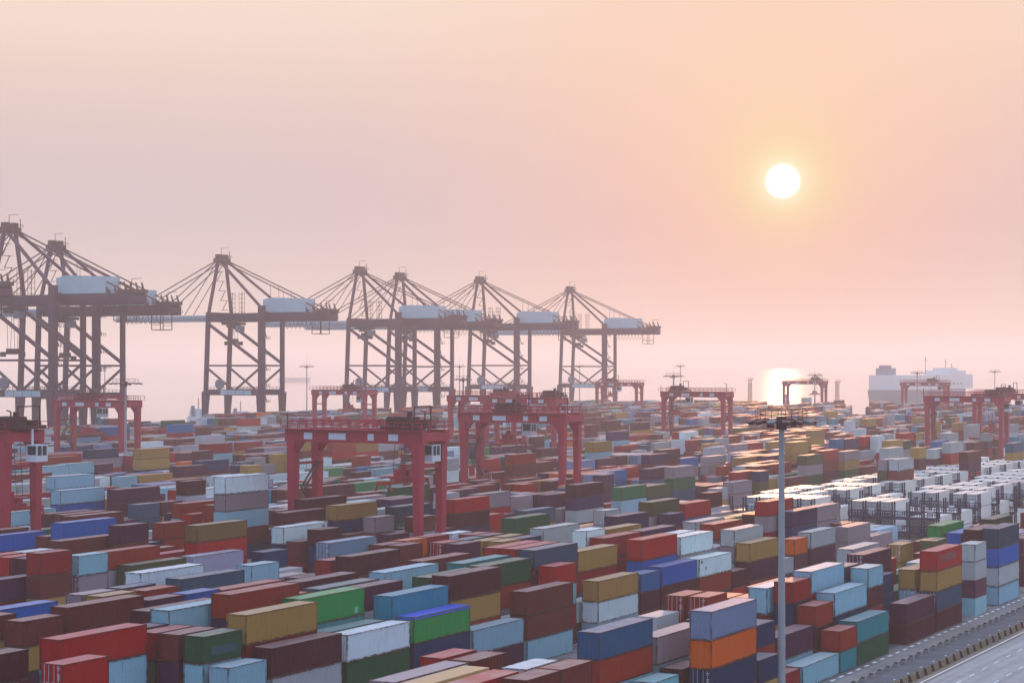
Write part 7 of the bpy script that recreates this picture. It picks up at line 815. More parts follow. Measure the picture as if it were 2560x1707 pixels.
def mass(name, boxes, mat):
    n = len(boxes); A = np.array([b[:6] for b in boxes], dtype=float)
    cs = np.array([[(0, 0, 0), (1, 0, 0), (1, 1, 0), (0, 1, 0), (0, 0, 1), (1, 0, 1), (1, 1, 1), (0, 1, 1)]], dtype=float)
    V = (A[:, None, 0:3]+cs*A[:, None, 3:6]).reshape(-1, 3)
    fc = np.array([(4, 5, 6, 7), (0, 1, 5, 4), (1, 2, 6, 5), (2, 3, 7, 6), (3, 0, 4, 7)])
    Fc = (np.arange(n)[:, None, None]*8+fc[None]).reshape(-1, 4)
    me = bpy.data.meshes.new(name); me.from_pydata(V.tolist(), [], Fc.tolist()); me.materials.append(mat)
    at = me.attributes.new("paint", 'FLOAT_COLOR', 'FACE')
    col = np.repeat(np.array([jit(b[6], .08) for b in boxes]), 5, axis=0); at.data.foreach_set("color", col.ravel())
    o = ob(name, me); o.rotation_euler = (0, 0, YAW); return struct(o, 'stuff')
o = mass("stacked_containers", boxes, M['stuff']); o['label'] = "far and hidden stacks of mixed coloured shipping containers filling the yard"; o['category'] = "container stacks"
# ---------------------------------------------------------------- reefers and racks
RW = 12.192
def reefer_meshes():
    H = 2.87; out = {}
    b = MB(); b.box(.06, RW-.06, .03, CW-.03, .14, H-.05); out['wall'] = b.mesh("reefer_wall", M['side'])
    b = MB(); b.box(.02, RW-.02, .01, CW-.01, H-.048, H); out['roof'] = b.mesh("reefer_roof", plain("reefer_roof_white", (214, 208, 202), .5, 0, .2, .5, .8))
    b = MB()
    for x in (0, RW-.16):
        for y in (0, CW-.13): b.box(x, x+.15, y-.005, y+.135, 0, H+.003)
        b.box(x+.01, x+.14, .13, CW-.13, 0, .138)
    for y in (0, CW-.06): b.box(.15, RW-.15, y, y+.06, 0, .138)
    out['frame'] = b.mesh("reefer_frame", M['frame'])
    for k, (y0, y1) in enumerate(((.16, CW/2-.02), (CW/2+.02, CW-.16))):
        b = MB(); b.box(.01, .055, y0, y1, .16, H-.1); out[f'door{k}'] = b.mesh("reefer_door", M['side'])
        b = MB(); w = y1-y0
        for t in (.12, .36, .64, .9): b.box(-.03, .009, y0+w*t-.025, y0+w*t+.025, .1, H-.06)
        for z in (.35, 1.1, 1.8, 2.5): b.box(-.015, .008, y0, y1, z, z+.05)
        out[f'rods{k}'] = b.mesh("reefer_lock_rods", M['rack'])
    return out
RM = reefer_meshes()
reef = [dict(v=a, u=b_, z=z, top=t, t='L', L=RW, h=2.896) for a, b_, z, t in DATA['reef']]
for c in reef:
    p = P(c['u'], c['v'], c['z']+2.9); c['x'], c['y'] = proj(p); c['D'] = p.y
vis = [c for c in reef if c['x'] < 2540]
vis.sort(key=lambda c: (-c['top'], c['D'])); keep = vis[:150]; drop = [c for c in reef if c not in keep]
bays = sorted(set(round(c['u'], 1) for c in keep)); ORDN = 'nearest second third fourth fifth sixth seventh eighth ninth tenth eleventh twelfth thirteenth fourteenth fifteenth sixteenth'.split()
groups = {}
for c in keep: groups.setdefault((round(c['u'], 1), 'B' if c['v'] > -130 else ('A' if c['v'] > -100 else 'C')), []).append(c)
for (u, blk), g in groups.items():
    cols_ = sorted(set(c['v'] for c in g))
    for c in g:
        lvl = {0: 'ground-level', 3: 'second-level', 6: 'third-level'}[round(c['z']/2.9)*3]
        i = cols_.index(c['v']); side = 'right' if blk != 'C' else 'left'
        n = ORDN[bays.index(u)]
        c['lab'] = f"white refrigerated container, {lvl}, {'leftmost' if i == 0 else ORDN[i] + ' from left'} in the {n} bay, {side} block"
        r = thing("refrigerated_container", c['lab'], "reefer", P(c['u'], c['v'], c['z']), YAW, "white refrigerated containers in the steel racks")
        col = jit((226, 226, 222), .03)
        for nme in ('wall', 'roof', 'frame'): ob(nme, RM[nme], r, col)
        for k in (0, 1):
            d = ob("door", RM[f'door{k}'], r, col); ob("lock_rods", RM[f'rods{k}'], d, col)
if drop:
    o = mass("distant_refrigerated_containers", [(c['u'], -c['v'], c['z'], RW, CW, 2.85, (222, 222, 218)) for c in drop], M['stuff'])
    o['label'] = "far white refrigerated containers beyond the nearer racks"; o['category'] = "reefer stacks"
def rack_meshes():
    """steel service gantry, 18.4 m wide, walkways at two levels"""
    out = {}; Wd = 18.0
    b = MB()
    for y in (0, 3, 6, 9, 12, 15, 18):
        for x in (0, 1.5): b.bar((x, y, 0), (x, y, 8.9), .28)
        b.bar((0, y, 2.7), (1.5, y, 2.7), .15); b.bar((0, y, 5.6), (1.5, y, 5.6), .15)
    for z in (2.75, 5.65):
        for x in (0, 1.5): b.bar((x, 0, z), (x, 18, z), .3, .5)
    b.bar((.75, 0, 0), (.75, 3, 2.7), .12); b.bar((.75, 18, 2.7), (.75, 15, 5.6), .12); b.bar((0, 3, .2), (0, 9, 2.6), .12); b.bar((0, 15, .2), (0, 9, 2.6), .12)
    out['posts'] = b.mesh("rack_posts", M['rack'])
    b = MB()
    for z in (2.9, 5.8): b.box(-.1, 1.6, -.3, 18.3, z, z+.06)
    out['walkway'] = b.mesh("rack_walkway", M['rack'])
    b = MB()
    for z in (2.96, 5.86):
        for x in (-.05, 1.55): b.rail((x, -.2, z), (x, 18.2, z), 1.1, 1.0, .11)
    out['railing'] = b.mesh("rack_railing", M['rack'])
    b = MB()
    for y in (1.5, 7.5, 13.5):
        for z in (2.96, 5.86): b.box(.35, .8, y-.5, y+.5, z+.3, z+1.5); b.box(.5, .6, y-.03, y+.03, z, z+.3)
    out['power_cabinet'] = b.mesh("power_cabinet", M['panel'])
    return out
KM = rack_meshes(); ubays = sorted(set(round(c['u'], 1) for c in reef))
for blk, v0 in (('near', -110.6), ('far', -136.5)):
    for i, u in enumerate(ubays):
        r = thing("reefer_rack", f"blue steel service rack with walkways, {ORDN[min(i, 15)]} along the {'right' if blk == 'near' else 'left'} reefer block", "rack", P(u-2.3, v0+1.0, 0), YAW, "blue steel racks between the refrigerated containers")
        for n, me in KM.items(): ob(n, me, r)
# ---------------------------------------------------------------- yard gantry cranes
def rtg(px, v, label, D=None, ty=4.0, sz=12.0, detail=True, span=25.0, scale=1.0):
    D0, u = row_from_px(px, v)
    r = thing("gantry_crane", label, "crane", P(u, v, 0), YAW, "rubber tyred gantry cranes over the container rows"); r.scale = (scale,)*3
    G = M['rtg']; B0, W0, TZ = 7.2, span, 25.4
    for y in (0, W0):
        for x in (0, B0):
            b = MB(); b.bar((x, y, TZ-1.6), (x, y, 2.0), 1.5, 1.7, 1.05, 1.15); s = 1 if x == 0 else -1; t = 1 if y == 0 else -1
            b.extr([(y, TZ-2.2), (y+t*.9, TZ-2.2), (y+t*2.4, TZ-2.0), (y, TZ-5)][::1], x-.5, x+.5)
            b.build("leg", G, r)
        b = MB(); b.box(-2.2, B0+2.2, y-.5, y+.5, 1.4, 2.6); b.build("sill_beam", G, r)
        b = MB(); b.bar((0, y, 19.5), (B0, y, 19.5), .45); b.build("tie_bar", G, r)
        for x in (-1.6, .4, B0-.4, B0+1.6):
            b = MB(); b.tube((x, y-.35, .8), (x, y+.35, .8), .8, k=14); b.build("wheel", M['tyre'], r)
    for x in (0, B0):
        b = MB(); b.box(x-.75, x+.75, -1.2, W0+1.2, TZ-2.1, TZ); b.build("girder", G, r)
        b = MB()
        for xx in (x-1.5, x+1.5): b.rail((xx, -1.5, TZ+.1), (xx, W0+1.5, TZ+.1), 1.3, 1.7, .1)
        for xx in (x-1.5, x+.75): b.box(xx, xx+.75, -1.5, W0+1.5, TZ, TZ+.08)
        b.build("walkway_rail", G, r)
    for y in (-.6, W0+.6):
        b = MB(); b.box(.75, B0-.75, y-.6, y+.6, TZ-1.8, TZ-.3); b.build("end_beam", G, r)
    for y, w in ((W0-3.6, 1.7), (W0-9.5, 3.4), (W0-16.2, 1.2), (W0-20.6, 1.9)):
        b = MB(); b.box(-.80, -.755, y-w/2, y+w/2, TZ-1.65, TZ-.55); b.build("sign_panel", M['panel'], r)
    # trolley with hoist machinery
    b = MB(); b.box(-.4, B0+.4, ty-3, ty+3, TZ+.25, TZ+.8); b.box(1, 4, ty-2, ty+1.2, TZ+.8, TZ+2.3); b.box(4.6, 6.2, ty-2.4, ty+2.4, TZ+.8, TZ+1.7)
    b.tube((.8, ty+2, TZ+1.6), (6.2, ty+2, TZ+1.6), .75, k=12); b.tube((2.5, ty-1, TZ+2.3), (2.5, ty-1, TZ+3.1), .5); b.bar((1.0, ty-2.8, TZ+.8), (1, ty-2.8, TZ+4), .2); b.bar((6.2, ty-2.8, TZ+.8), (6.2, ty-2.8, TZ+4), .2); b.bar((1.0, ty-2.8, TZ+4), (6.2, ty-2.8, TZ+4), .2)
    b.rail((-.4, ty-3, TZ+.8), (-.4, ty+3, TZ+.8), 1.1, 1.2, .1); tr = b.build("trolley", M['machinery'], r)
    cy = ty-5.1; b = MB(); b.box(3.0, 5.6, cy, cy+2.3, TZ-5.1, TZ-4.8); b.box(3.0, 5.6, cy, cy+2.3, TZ-2.5, TZ-2.3); b.bar((4.3, cy+2.2, TZ-2.3), (4.3, cy+2.2, TZ+.3), .3)
    for x in (3.0, 5.4):
        for y in (cy, cy+2.1): b.box(x, x+.2, y, y+.2, TZ-4.8, TZ-2.5)
    b.box(3.0, 3.08, cy+.2, cy+2.1, TZ-4.8, TZ-4.0); b.box(3.2, 5.4, cy+2.22, cy+2.3, TZ-4.8, TZ-2.5); b.box(3.2, 5.4, cy, cy+.08, TZ-4.8, TZ-4.1); b.box(4.2, 4.35, cy, cy+.06, TZ-4.1, TZ-2.5); b.bar((2.9, cy, TZ-5), (2.9, cy+2.4, TZ-5), .2); cab = b.build("driver_cab", M['panel'], tr)
    b = MB(); b.box(3.1, 5.5, cy+.1, cy+2.2, TZ-4.78, TZ-2.52); b.build("cab_glass", M['glass'], tr)
    # spreader
    b = MB(); b.box(-2.4, 9.7, ty-.9+1, ty+.9+1, sz, sz+.4) if detail else None
    b.box(-2.6, 9.9, ty+.2, ty+.7, sz+.1, sz+.5); b.box(-2.6, 9.9, ty+1.5, ty+2.0, sz+.1, sz+.5)
    for x in (-2.6, 9.5): b.box(x, x+.5, ty-.2, ty+2.3, sz-.1, sz+.6); b.bar((x+.25, ty-.1, sz), (x+.25, ty-.5, sz-1.0), .25); b.bar((x+.25, ty+2.2, sz), (x+.25, ty+2.6, sz-1.0), .25)
    sp = b.build("spreader", M['spreader'], r)
    b = MB(); b.box(1.2, 6.2, ty+.1, ty+2.1, sz+.6, sz+1.2); b.box(1.8, 3, ty+.4, ty+1.8, sz+1.2, sz+2.4); b.box(4.4, 5.6, ty+.4, ty+1.8, sz+1.2, sz+2.2); b.bar((3.7, ty+1, sz+1.2), (3.7, ty+1, sz+3.2), .5); b.build("headblock", M['rtg'], sp)
    b = MB()
    for x in (1.8, 5.6):
        for y in (ty+.4, ty+1.8): b.bar((x, y, sz+2.2), (x+(.8 if x < 3 else -.8), y, TZ), .07)
    b.build("hoist_rope", M['rope'], sp)
    if detail:
        b = MB(); n = 0; yw = W0-.9
        for k in range(4):
            z0 = 2.8+k*4.2; a, c = ((1.0, 5.6) if k % 2 else (5.6, 1.0))
            b.bar((a, yw, z0), (c, yw, z0+4.2), .12, .3); b.bar((a, yw-.8, z0), (c, yw-.8, z0+4.2), .12, .3)
            for i in range(13): t = i/12; b.bar((a+(c-a)*t, yw-.8, z0+4.2*t), (a+(c-a)*t, yw, z0+4.2*t), .1, .06)
            b.bar((a, yw-.8, z0+1.1), (c, yw-.8, z0+5.3), .06); b.box(min(c, c+.9), max(c, c+.9), yw-.9, yw+.1, z0+4.1, z0+4.25)
        b.build("stairway", M['machinery'], r)
        b = MB(); b.box(1.0, 6.2, -.9, .9, 2.62, 5.4); b.box(1.4, 3, -1.3, -.91, 2.7, 4.4)
        b.rail((-1.5, -1.1, 2.6), (8.6, -1.1, 2.6), 1.2, 1.3, .1); b.build("power_unit", M['machinery'], r)
        b = MB()
        for i in range(5): b.tube((1.4+i*1.05, -.2, 5.42), (1.4+i*1.05, -.2, 8.3), .46, k=10)
        b.build("gas_cylinder_rack", M['cyl'], r)
        b = MB(); b.bar((-.2, -1.4, TZ), (-.2, -1.4, TZ+3.2), .18); b.bar((-.2, -1.4, TZ+3.2), (-.2, -.5, TZ+3.4), .18); b.bar((.3, W0+1.4, TZ), (.3, W0+1.4, TZ+2.6), .18)
        b.build("lamp_arm", M['machinery'], r)
    return r
rtg(1046, -165.3, "large red gantry crane in the left centre, orange spreader lowered near its right leg", ty=4.2, sz=16.6)
rtg(1406, -194.0, "red gantry crane straddling rows right of centre with white cylinders at its right leg", ty=14.5, sz=18.2)
rtg(13, -225.3, "red gantry crane cut off by the left picture edge with white cab", ty=1.0, sz=12.0)
rtg(304, -374.0, "red gantry crane behind the tall lamp mast at the left", ty=15.0, sz=15.0)
rtg(1808, -285.3, "red gantry crane behind the slim lamp mast, left of the sun glitter", ty=20.0, sz=16.0)
rtg(2055, -405.0, "small distant gantry crane standing in the orange sun glitter", ty=5.0, sz=17.0, detail=False)
rtg(2503, -165.3, "dark red gantry crane at the far right over grey containers", ty=3.0, sz=14.0)
rtg(912, -434.0, "dark gantry crane in front of the quay crane legs, left of centre", ty=9.0, sz=17.0, detail=False)
rtg(1385, -285.3, "gantry crane with white cab just behind the central gantry crane", ty=2.0, sz=14.0, detail=False)
rtg(1285, -314.0, "purplish gantry crane deepest in the central cluster of three", ty=6.0, sz=16.0, detail=False)
rtg(1591, -465.3, "hazy gantry crane beside the rightmost quay crane's legs", ty=17.0, sz=17.0, detail=False)
rtg(2362, -314.0, "hazy gantry crane in front of the white car carrier", ty=8.0, sz=15.0, detail=False)
D_, u_ = row_from_px(2437, -190.3)
rtg(1280+F*(P(u_, -165.3).x)/P(u_, -165.3).y, -165.3, "gantry crane mostly beyond the right picture edge, behind the dark red one", ty=14.0, sz=15.0, detail=False)
# ---------------------------------------------------------------- quay cranes
def sts(ax, ay, label, tr_y=24.0, sp_z=40.0, vs=-609.0):
    D = vs/((ax-1280)/F*math.cos(TH)-math.sin(TH)); X = (ax-1280)*D/F
    z = HC+(HX-ay)*D/F; sc = z/93.5; ua = X*math.sin(TH)+D*math.cos(TH)
    G0, W0 = 33.0, 19.0; R = M['sts']
    org = P(ua, vs)-su*(W0/2*sc)+sv*((G0-1.5)*sc)
    r = thing("quay_crane", label, "quay crane", (org.x, org.y, 0), YAW, "red ship to shore cranes along the quay"); r.scale = (sc,)*3
    TB, TT, PZ, MZ = 58.0, 62.0, 22.0, 35.5
    for y in (0, G0):
        for x in (0, W0):
            b = MB(); lean = 0.0 if y == 0 else -1.6
            b.bar((x, y, TT+1 if y else TT+3.5), (x, y-lean, PZ), 1.7, 2.0); b.bar((x, y-lean, PZ), (x, y-lean*1.6, 2.2), 3.4, 3.0, 1.8, 1.8); b.build("leg", R, r)
        b = MB(); yy = y+(2.5 if y else 0); b.box(-1.5, W0+1.5, yy-1, yy+1, 2.0, 3.6)
        for x in (-.5, 2.5, W0-2.5, W0+.5): b.box(x-1, x+1, yy-.6, yy+.6, .15, 2.0)
        b.build("sill_beam", R, r)
        b = MB(); b.box(0, W0, y-.9, y+.9, TT-2, TT+1); b.build("cross_beam", R, r)
    for x in (0, W0):
        b = MB(); b.box(x-.9, x+.9, 1, G0+.8, PZ-1.7, PZ+1.3); b.build("portal_beam", R, r)
        b = MB(); b.bar((x, 0, MZ), (x, G0+1, MZ), .9); b.build("tie_beam", R, r)
        b = MB(); b.bar((x, G0, TB-1), (x, 0, MZ+1), 1.3); b.bar((x, 0, MZ-1), (x, G0/2-1, PZ+1.3), .9); b.bar((x, G0+1, MZ-1), (x, G0/2+1, PZ+1.3), .9); b.build("diagonal_brace", R, r)
        b = MB(); b.rail((x-.9, 1, PZ+1.3), (x-.9, G0, PZ+1.3), 1.2, 2.2, .14); b.build("portal_railing", R, r)
    for k in range(4):
        b = MB(); b.box(-.98, -.91, 5+k*4.9+.15, 5+(k+1)*4.9-.15, PZ-1.4, PZ+1.0); b.build("sign_panel", M['house'], r)
    ap = [(W0/2+dx, G0-1.5, 90.5) for dx in (-3, 3)]
    for i, x in enumerate((0, W0)):
        b = MB(); b.bar((x, G0-.3, TT+.8), ap[i], 1.3); b.build("mast_leg", R, r)
        b = MB(); b.bar((x, 0, TT+3.5), ap[i], 1.1); b.build("back_leg", R, r)
    b = MB(); b.box(W0/2-4.6, W0/2+4.6, G0-3.6, G0+.6, 89.5, 91.2); b.box(W0/2-3.8, W0/2-1.4, G0-2.8, G0, 91.2, 93.2); b.box(W0/2+1.2, W0/2+3.6, G0-2.8, G0, 91.2, 93.2)
    b.rail((W0/2-5.2, G0-4, 91.2), (W0/2+5.2, G0-4, 91.2), 1.3, 1.5, .14); b.bar((W0/2, G0-1, 91), (W0/2, G0-1, 96.5), .18); b.bar((W0/2, G0-1, 96.4), (W0/2, G0-6, 96.4), .18); b.bar((W0/2+4.5, G0-3, 91), (W0/2+4.5, G0-3, 95), .25)
    b.build("apex_platform", M['machinery'], r)
    BX = (W0/2-3.6, W0/2+3.6)
    for x in BX:
        b = MB(); b.box(x-.8, x+.8, -38, G0+2.5, TB, TT); b.box(x-.35, x+.35, -38, G0+2.5, TT, TT+.5); b.build("girder", R, r)
        b = MB(); b.box(x-.7, x+.7, G0+3, G0+66, TB+.4, TT-.4); b.build("boom", M['boom'], r)
        b = MB(); s = -1.6 if x < W0/2 else 1.6
        b.box(x+s-.5, x+s+.5, -38, G0+66, TB+1.0, TB+1.1); b.rail((x+s, -38, TB+1.1), (x+s, G0+66, TB+1.1), 1.2, 2.6, .13)
        b.rail((x, -38, TT+.5), (x, -24, TT+.5), 1.2, 2, .13); b.build("girder_walkway", R, r)
    for y in (-37.5, -30, -2, 12, G0+1): b = MB(); b.box(BX[0]+.8, BX[1]-.8, y-.6, y+.6, TB+1, TT-.5); b.build("girder_tie", R, r)
    b = MB()
    for y in (-24, -28, -33, -36):
        for x in BX: b.bar((x, y-1.5, TT+.3), (x, y, TT+5-(y > -30)*2), .9, .9, .4, .4)
    b.box(BX[0]-1, BX[1]+1, -38.5, -31, TT+.5, TT+2); b.bar((W0/2, -34, TT+2), (W0/2, -34, TT+6.3), .2); b.bar((W0/2, -34, TT+6.2), (W0/2, -39, TT+6.4), .2)
    b.build("sheave_frame", M['machinery'], r)
    b = MB(); b.extr([(-24, TT+.6), (2.0, TT+.6), (2.0, TT+7.2), (-3, TT+8.2), (-24, TT+7.4)], W0/2-4.5, W0/2+4.5); b.build("machine_house", M['house'], r)
    b = MB()
    for i, x in enumerate(BX):
        for dz in (0, .0):
            b.bar((x, -34, TT+1), ap[i], .5)
        b.bar((x, G0+38, TT), ap[i], .4); b.bar((x, G0+62, TT), ap[i], .45); b.bar((x, G0+20, TT), ap[i], .3)
        b.bar((x, -10, TT+7.5), (x, -10, TT+10.9), .16); b.bar((x, -2, TT+7.8), (x, -2, TT+14.2), .16)
    b.build("stay_bar", R, r)
    # trolley, cab, ropes and spreader
    b = MB(); b.box(BX[0]-1.5, BX[1]+1.5, tr_y-4, tr_y+4, TB-1.5, TB-.2); b.box(BX[0], BX[1], tr_y-2, tr_y+2, TB-2.8, TB-1.5); t = b.build("trolley", M['machinery'], r)
    b = MB(); b.box(BX[0]-1.5, BX[0]+1.6, tr_y-8.5, tr_y-5, TB-5.2, TB-2); b.build("driver_cab", M['grey'], t)
    b = MB(); b.box(W0/2-6, W0/2+6, tr_y-1, tr_y+1, sp_z, sp_z+.8); b.box(W0/2-3, W0/2+3, tr_y-.9, tr_y+.9, sp_z+.8, sp_z+2.4)
    for x in (-6, 5.4): b.box(W0/2+x, W0/2+x+.7, tr_y-1.4, tr_y+1.4, sp_z-1, sp_z+1)
    s = b.build("spreader", M['machinery'], r)
    b = MB()
    for x in (-2, 2):
        for y in (-1.5, 1.5): b.bar((W0/2+x, tr_y+y*.5, sp_z+2.4), (W0/2+x, tr_y+y, TB-2), .14)
    b.build("hoist_rope", M['rope'], s)
    # festoon loops and maintenance cage under the back reach
    b = MB()
    for k in range(9):
        y0 = -2-k*2.6; pr = None
        for i in range(9):
            q = (BX[1]+2.3, y0-2.6*i/8, TB+.6-4.2*math.sin(math.pi*i/8))
            if pr: b.bar(pr, q, .14)
            pr = q
    b.build("festoon_cable", M['rope'], r)
    b = MB()
    for y in (-28, -33):
        for x in (W0/2-4, W0/2+4): b.bar((x, y, TB), (x, y, TB-6.5), .3)
        b.bar((W0/2-4, y, TB-6.5), (W0/2+4, y, TB-6.5), .3); b.bar((W0/2-4, y, TB-3.5), (W0/2+4, y, TB-3.5), .25)
    for x in (W0/2-4, W0/2+4): b.bar((x, -28, TB-6.5), (x, -33, TB-6.5), .3); b.bar((x, -28, TB-4.5), (x, -33, TB-4.5), .2)
    b.build("maintenance_cage", M['machinery'], r)
    # lift shaft and platforms at the near landside leg
    b = MB(); b.box(-1.0, 1.0, -2.6, -.9, 3, TT+4); b.build("lift_shaft", R, r)
    b = MB()
    for z in range(9, 58, 8):
        b.box(-1.4, 1.4, -5.2, -2.6, z, z+.15); b.rail((-1.4, -5.2, z), (1.4, -5.2, z), 1.2, 1.2, .13); b.bar((-1.2, -5, z), (-1.2, -2.7, z+8), .2, .4)
    for k in range(5): z = TT+2+k*5; yy = G0-8+k*1.2; b.box(W0/2-7+k*.5, W0/2-4+k*.5, yy-1, yy+2, z, z+.15); b.bar((W0/2-5.5, yy+2, z), (W0/2-5.5, yy-1, z+5), .2, .3)
    b.build("access_platform", M['machinery'], r)
    for x, dy in ((W0/2-6, 14), (W0/2-6, 20)):
        b = MB()
        for dx in (0, 2):
            for d2 in (0, 2): b.bar((x+dx, dy+d2, TT), (x+dx, dy+d2, TT+11), .16)
        for k in range(5):
            zz = TT+1+k*2.3
            for q in (((0, 0), (2, 0)), ((0, 2), (2, 2)), ((0, 0), (0, 2)), ((2, 0), (2, 2))): b.bar((x+q[0][0], dy+q[0][1], zz), (x+q[1][0], dy+q[1][1], zz), .14)
        b.build("service_tower", M['machinery'], r)
    # cable reel on the portal
    b = MB(); b.tube((-1.5, G0-8, PZ+4), (-.3, G0-8, PZ+4), 2.6, k=20); b.box(-1.4, -.4, G0-8.4, G0-7.6, PZ+1.3, PZ+4); b.build("cable_reel", M['grey'], r)
    return r
sts(25, 555, "tallest quay crane, its apex at the left picture edge", 30, 38)
sts(140, 600, "quay crane with pale machine house just right of the leftmost crane", 26, 39)
sts(555, 635, "quay crane standing alone in the left middle with full lattice visible", 24, 47)
sts(900, 665, "quay crane left of the close central pair's neighbour, behind the gantry crane", 28, 52)
sts(1000, 680, "quay crane with its pale machine house in the middle of the skyline", 27, 52)
sts(1200, 690, "second quay crane from the right end of the line", 25, 50)
sts(1425, 715, "rightmost and smallest looking quay crane, nearest the sun", 25, 50)
sts(-330, 520, "quay crane beyond the left edge with only boom ends seen", 25, 50)
# ---------------------------------------------------------------- lamp masts
def mast(x, ylamp, D, label, R=3.4, base=0.42, top=.28, ant=3.2):
    X = (x-1280)*D/F; z = HC-(ylamp-HX)*D/F
    r = thing("lamp_mast", label, "lamp mast", (X, D, 0), 0, "tall floodlight masts in the yard")
    b = MB(); n = 4
    for i in range(n):
        z0, z1 = z*i/n, z*(i+1)/n; r0 = base+(top-base)*i/n; r1 = base+(top-base)*(i+1)/n
        b.tube((0, 0, z0), (0, 0, z1), r0, r1, 12); b.tube((0, 0, z1-.25), (0, 0, z1-.1), r1+.03, k=12)
    b.tube((0, 0, 0), (0, 0, .5), base*1.8, k=12); b.build("pole", M['mast'], r)
    b = MB()
    for i in range(16):
        a0, a1 = 2*math.pi*i/16, 2*math.pi*(i+1)/16
        for rr, zz in ((R*.45, -.1), (R*.8, 0)): b.bar((rr*math.cos(a0), rr*math.sin(a0), z+zz), (rr*math.cos(a1), rr*math.sin(a1), z+zz), .16, .2)
        if i % 2 == 0: b.bar((0, 0, z-.3), (R*.8*math.cos(a0), R*.8*math.sin(a0), z), .14)
    b.tube((0, 0, z-.9), (0, 0, z+.5), .55, k=12); b.box(-1.5, -.8, -.4, .4, z-.7, z-.1); b.box(.9, 1.5, -.4, .4, z-.6, z-.1); b.build("ring_frame", M['lampm'], r)
    for i in range(14):
        a = 2*math.pi*(i+.5)/14; c, s = math.cos(a), math.sin(a); b = MB()
        b.bar((R*.78*c, R*.78*s, z+.1), (R*1.05*c, R*1.05*s, z-.12), .75, .16); b.bar((R*.8*c, R*.8*s, z-.02), (R*1.0*c, R*1.0*s, z-.26), .5, .2); b.build("floodlight", M['lampm'] if i % 3 else M['grey'], r)
    b = MB(); Rc = R*.78
    for i in range(12):
        a0, a1 = 2*math.pi*i/12, 2*math.pi*(i+1)/12; q0 = (Rc*math.cos(a0), Rc*math.sin(a0)); q1 = (Rc*math.cos(a1), Rc*math.sin(a1))
        b.bar((*q0, z+.1), (*q0, z+1.25), .05); b.bar((*q0, z+1.25), (*q1, z+1.25), .06); b.bar((*q0, z+.7), (*q1, z+.7), .04)
    b.build("guard_cage", M['lampm'], r)
    b = MB(); b.tube((0, 0, z+.4), (0, 0, z+ant), .06, .03, 6); b.build("lightning_rod", M['mast'], r)
    return r
mast(1954, 1052, 199, "tall grey floodlight mast in the right foreground with a broad lamp ring", R=3.5)
mast(314, 958, 545, "second tallest floodlight mast, in the left middle before the gantry crane", R=4.7, ant=6.0)
mast(262, 918, 1180, "distant lamp mast just behind and left of the left mast", R=4.2, ant=7)
mast(767, 916, 1180, "distant lamp mast standing clear right of the lone quay crane", R=4.6, ant=7)
mast(1149, 916, 1250, "distant lamp mast between the central quay cranes", R=4, ant=7)
mast(1158, 948, 714, "lamp mast behind the central gantry crane's left leg", R=3.3, ant=6)
mast(1449, 916, 1450, "distant lamp mast between the rightmost quay crane's legs", R=3.4, ant=6)
mast(1684, 940, 824, "slim lamp mast in front of the gantry crane left of the sun", R=4.3, ant=5)
mast(1701, 915, 1450, "distant lamp mast just right of the slim mast", R=3.8, ant=6)
mast(2037, 938, 1100, "lamp mast rising through the small gantry crane in the sun glitter", R=4.2, ant=6)
mast(2293, 932, 1171, "lamp mast in front of the white car carrier", R=4.2, ant=6)
mast(2487, 929, 1331, "rightmost distant lamp mast", R=4.2, ant=6)
def lattice(x, y, D, label):
    X = (x-1280)*D/F; z = HC-(y-HX)*D/F; r = thing("lattice_tower", label, "tower", (X, D, 0), .3, "slim lattice towers by the water")
    b = MB()
    for q in ((-1, -1), (1, -1), (1, 1), (-1, 1)): b.bar((*q, 0), (q[0]*.7, q[1]*.7, z), .22)
    b.build("tower_leg", M['machinery'], r); b = MB(); k = 0; zz = 0
    while zz < z-2:
        for a, c in (((-1, -1), (1, -1)), ((1, -1), (1, 1)), ((1, 1), (-1, 1)), ((-1, 1), (-1, -1))): b.bar((*a, zz), (*c, zz+2), .14)
        zz += 2
    b.build("tower_brace", M['machinery'], r)
    b = MB(); b.box(-1.5, 1.5, -1.5, 1.5, z, z+.3); b.rail((-1.5, -1.5, z+.3), (1.5, -1.5, z+.3), 1.2, 1, .12); b.build("tower_platform", M['machinery'], r)
lattice(1875, 950, 1190, "thin lattice tower left of the sun glitter on the water")
lattice(2093, 955, 1190, "thin lattice tower right of the small gantry crane")
# ---------------------------------------------------------------- barriers along the road
def stripe_mat():
    m, N, L, b = new_mat("yellow_black_stripes"); tc = N.new("ShaderNodeTexCoord"); sp = N.new("ShaderNodeSeparateXYZ"); L.new(tc.outputs["Object"], sp.inputs[0])
    a = N.new("ShaderNodeMath"); a.operation = 'MULTIPLY_ADD'; a.inputs[1].default_value = .35; L.new(sp.outputs[2], a.inputs[0]); L.new(sp.outputs[0], a.inputs[2])
    w = N.new("ShaderNodeMath"); w.operation = 'PINGPONG'; w.inputs[1].default_value = .27; L.new(a.outputs[0], w.inputs[0])
    g = N.new("ShaderNodeMath"); g.operation = 'GREATER_THAN'; g.inputs[1].default_value = .135; L.new(w.outputs[0], g.inputs[0])
    mx = N.new("ShaderNodeMixRGB"); L.new(g.outputs[0], mx.inputs[0]); mx.inputs[1].default_value = srgb(150, 126, 88); mx.inputs[2].default_value = srgb(50, 50, 56)
    L.new(mx.outputs[0], b.inputs["Base Color"]); b.inputs["Roughness"].default_value = .8; return m
bb = MB(); bb.extr([(0, 0), (.62, 0), (.58, .2), (.42, .85), (.2, .85), (.04, .2)], .06, 2.0); bar_me = bb.mesh("barrier_body", stripe_mat())
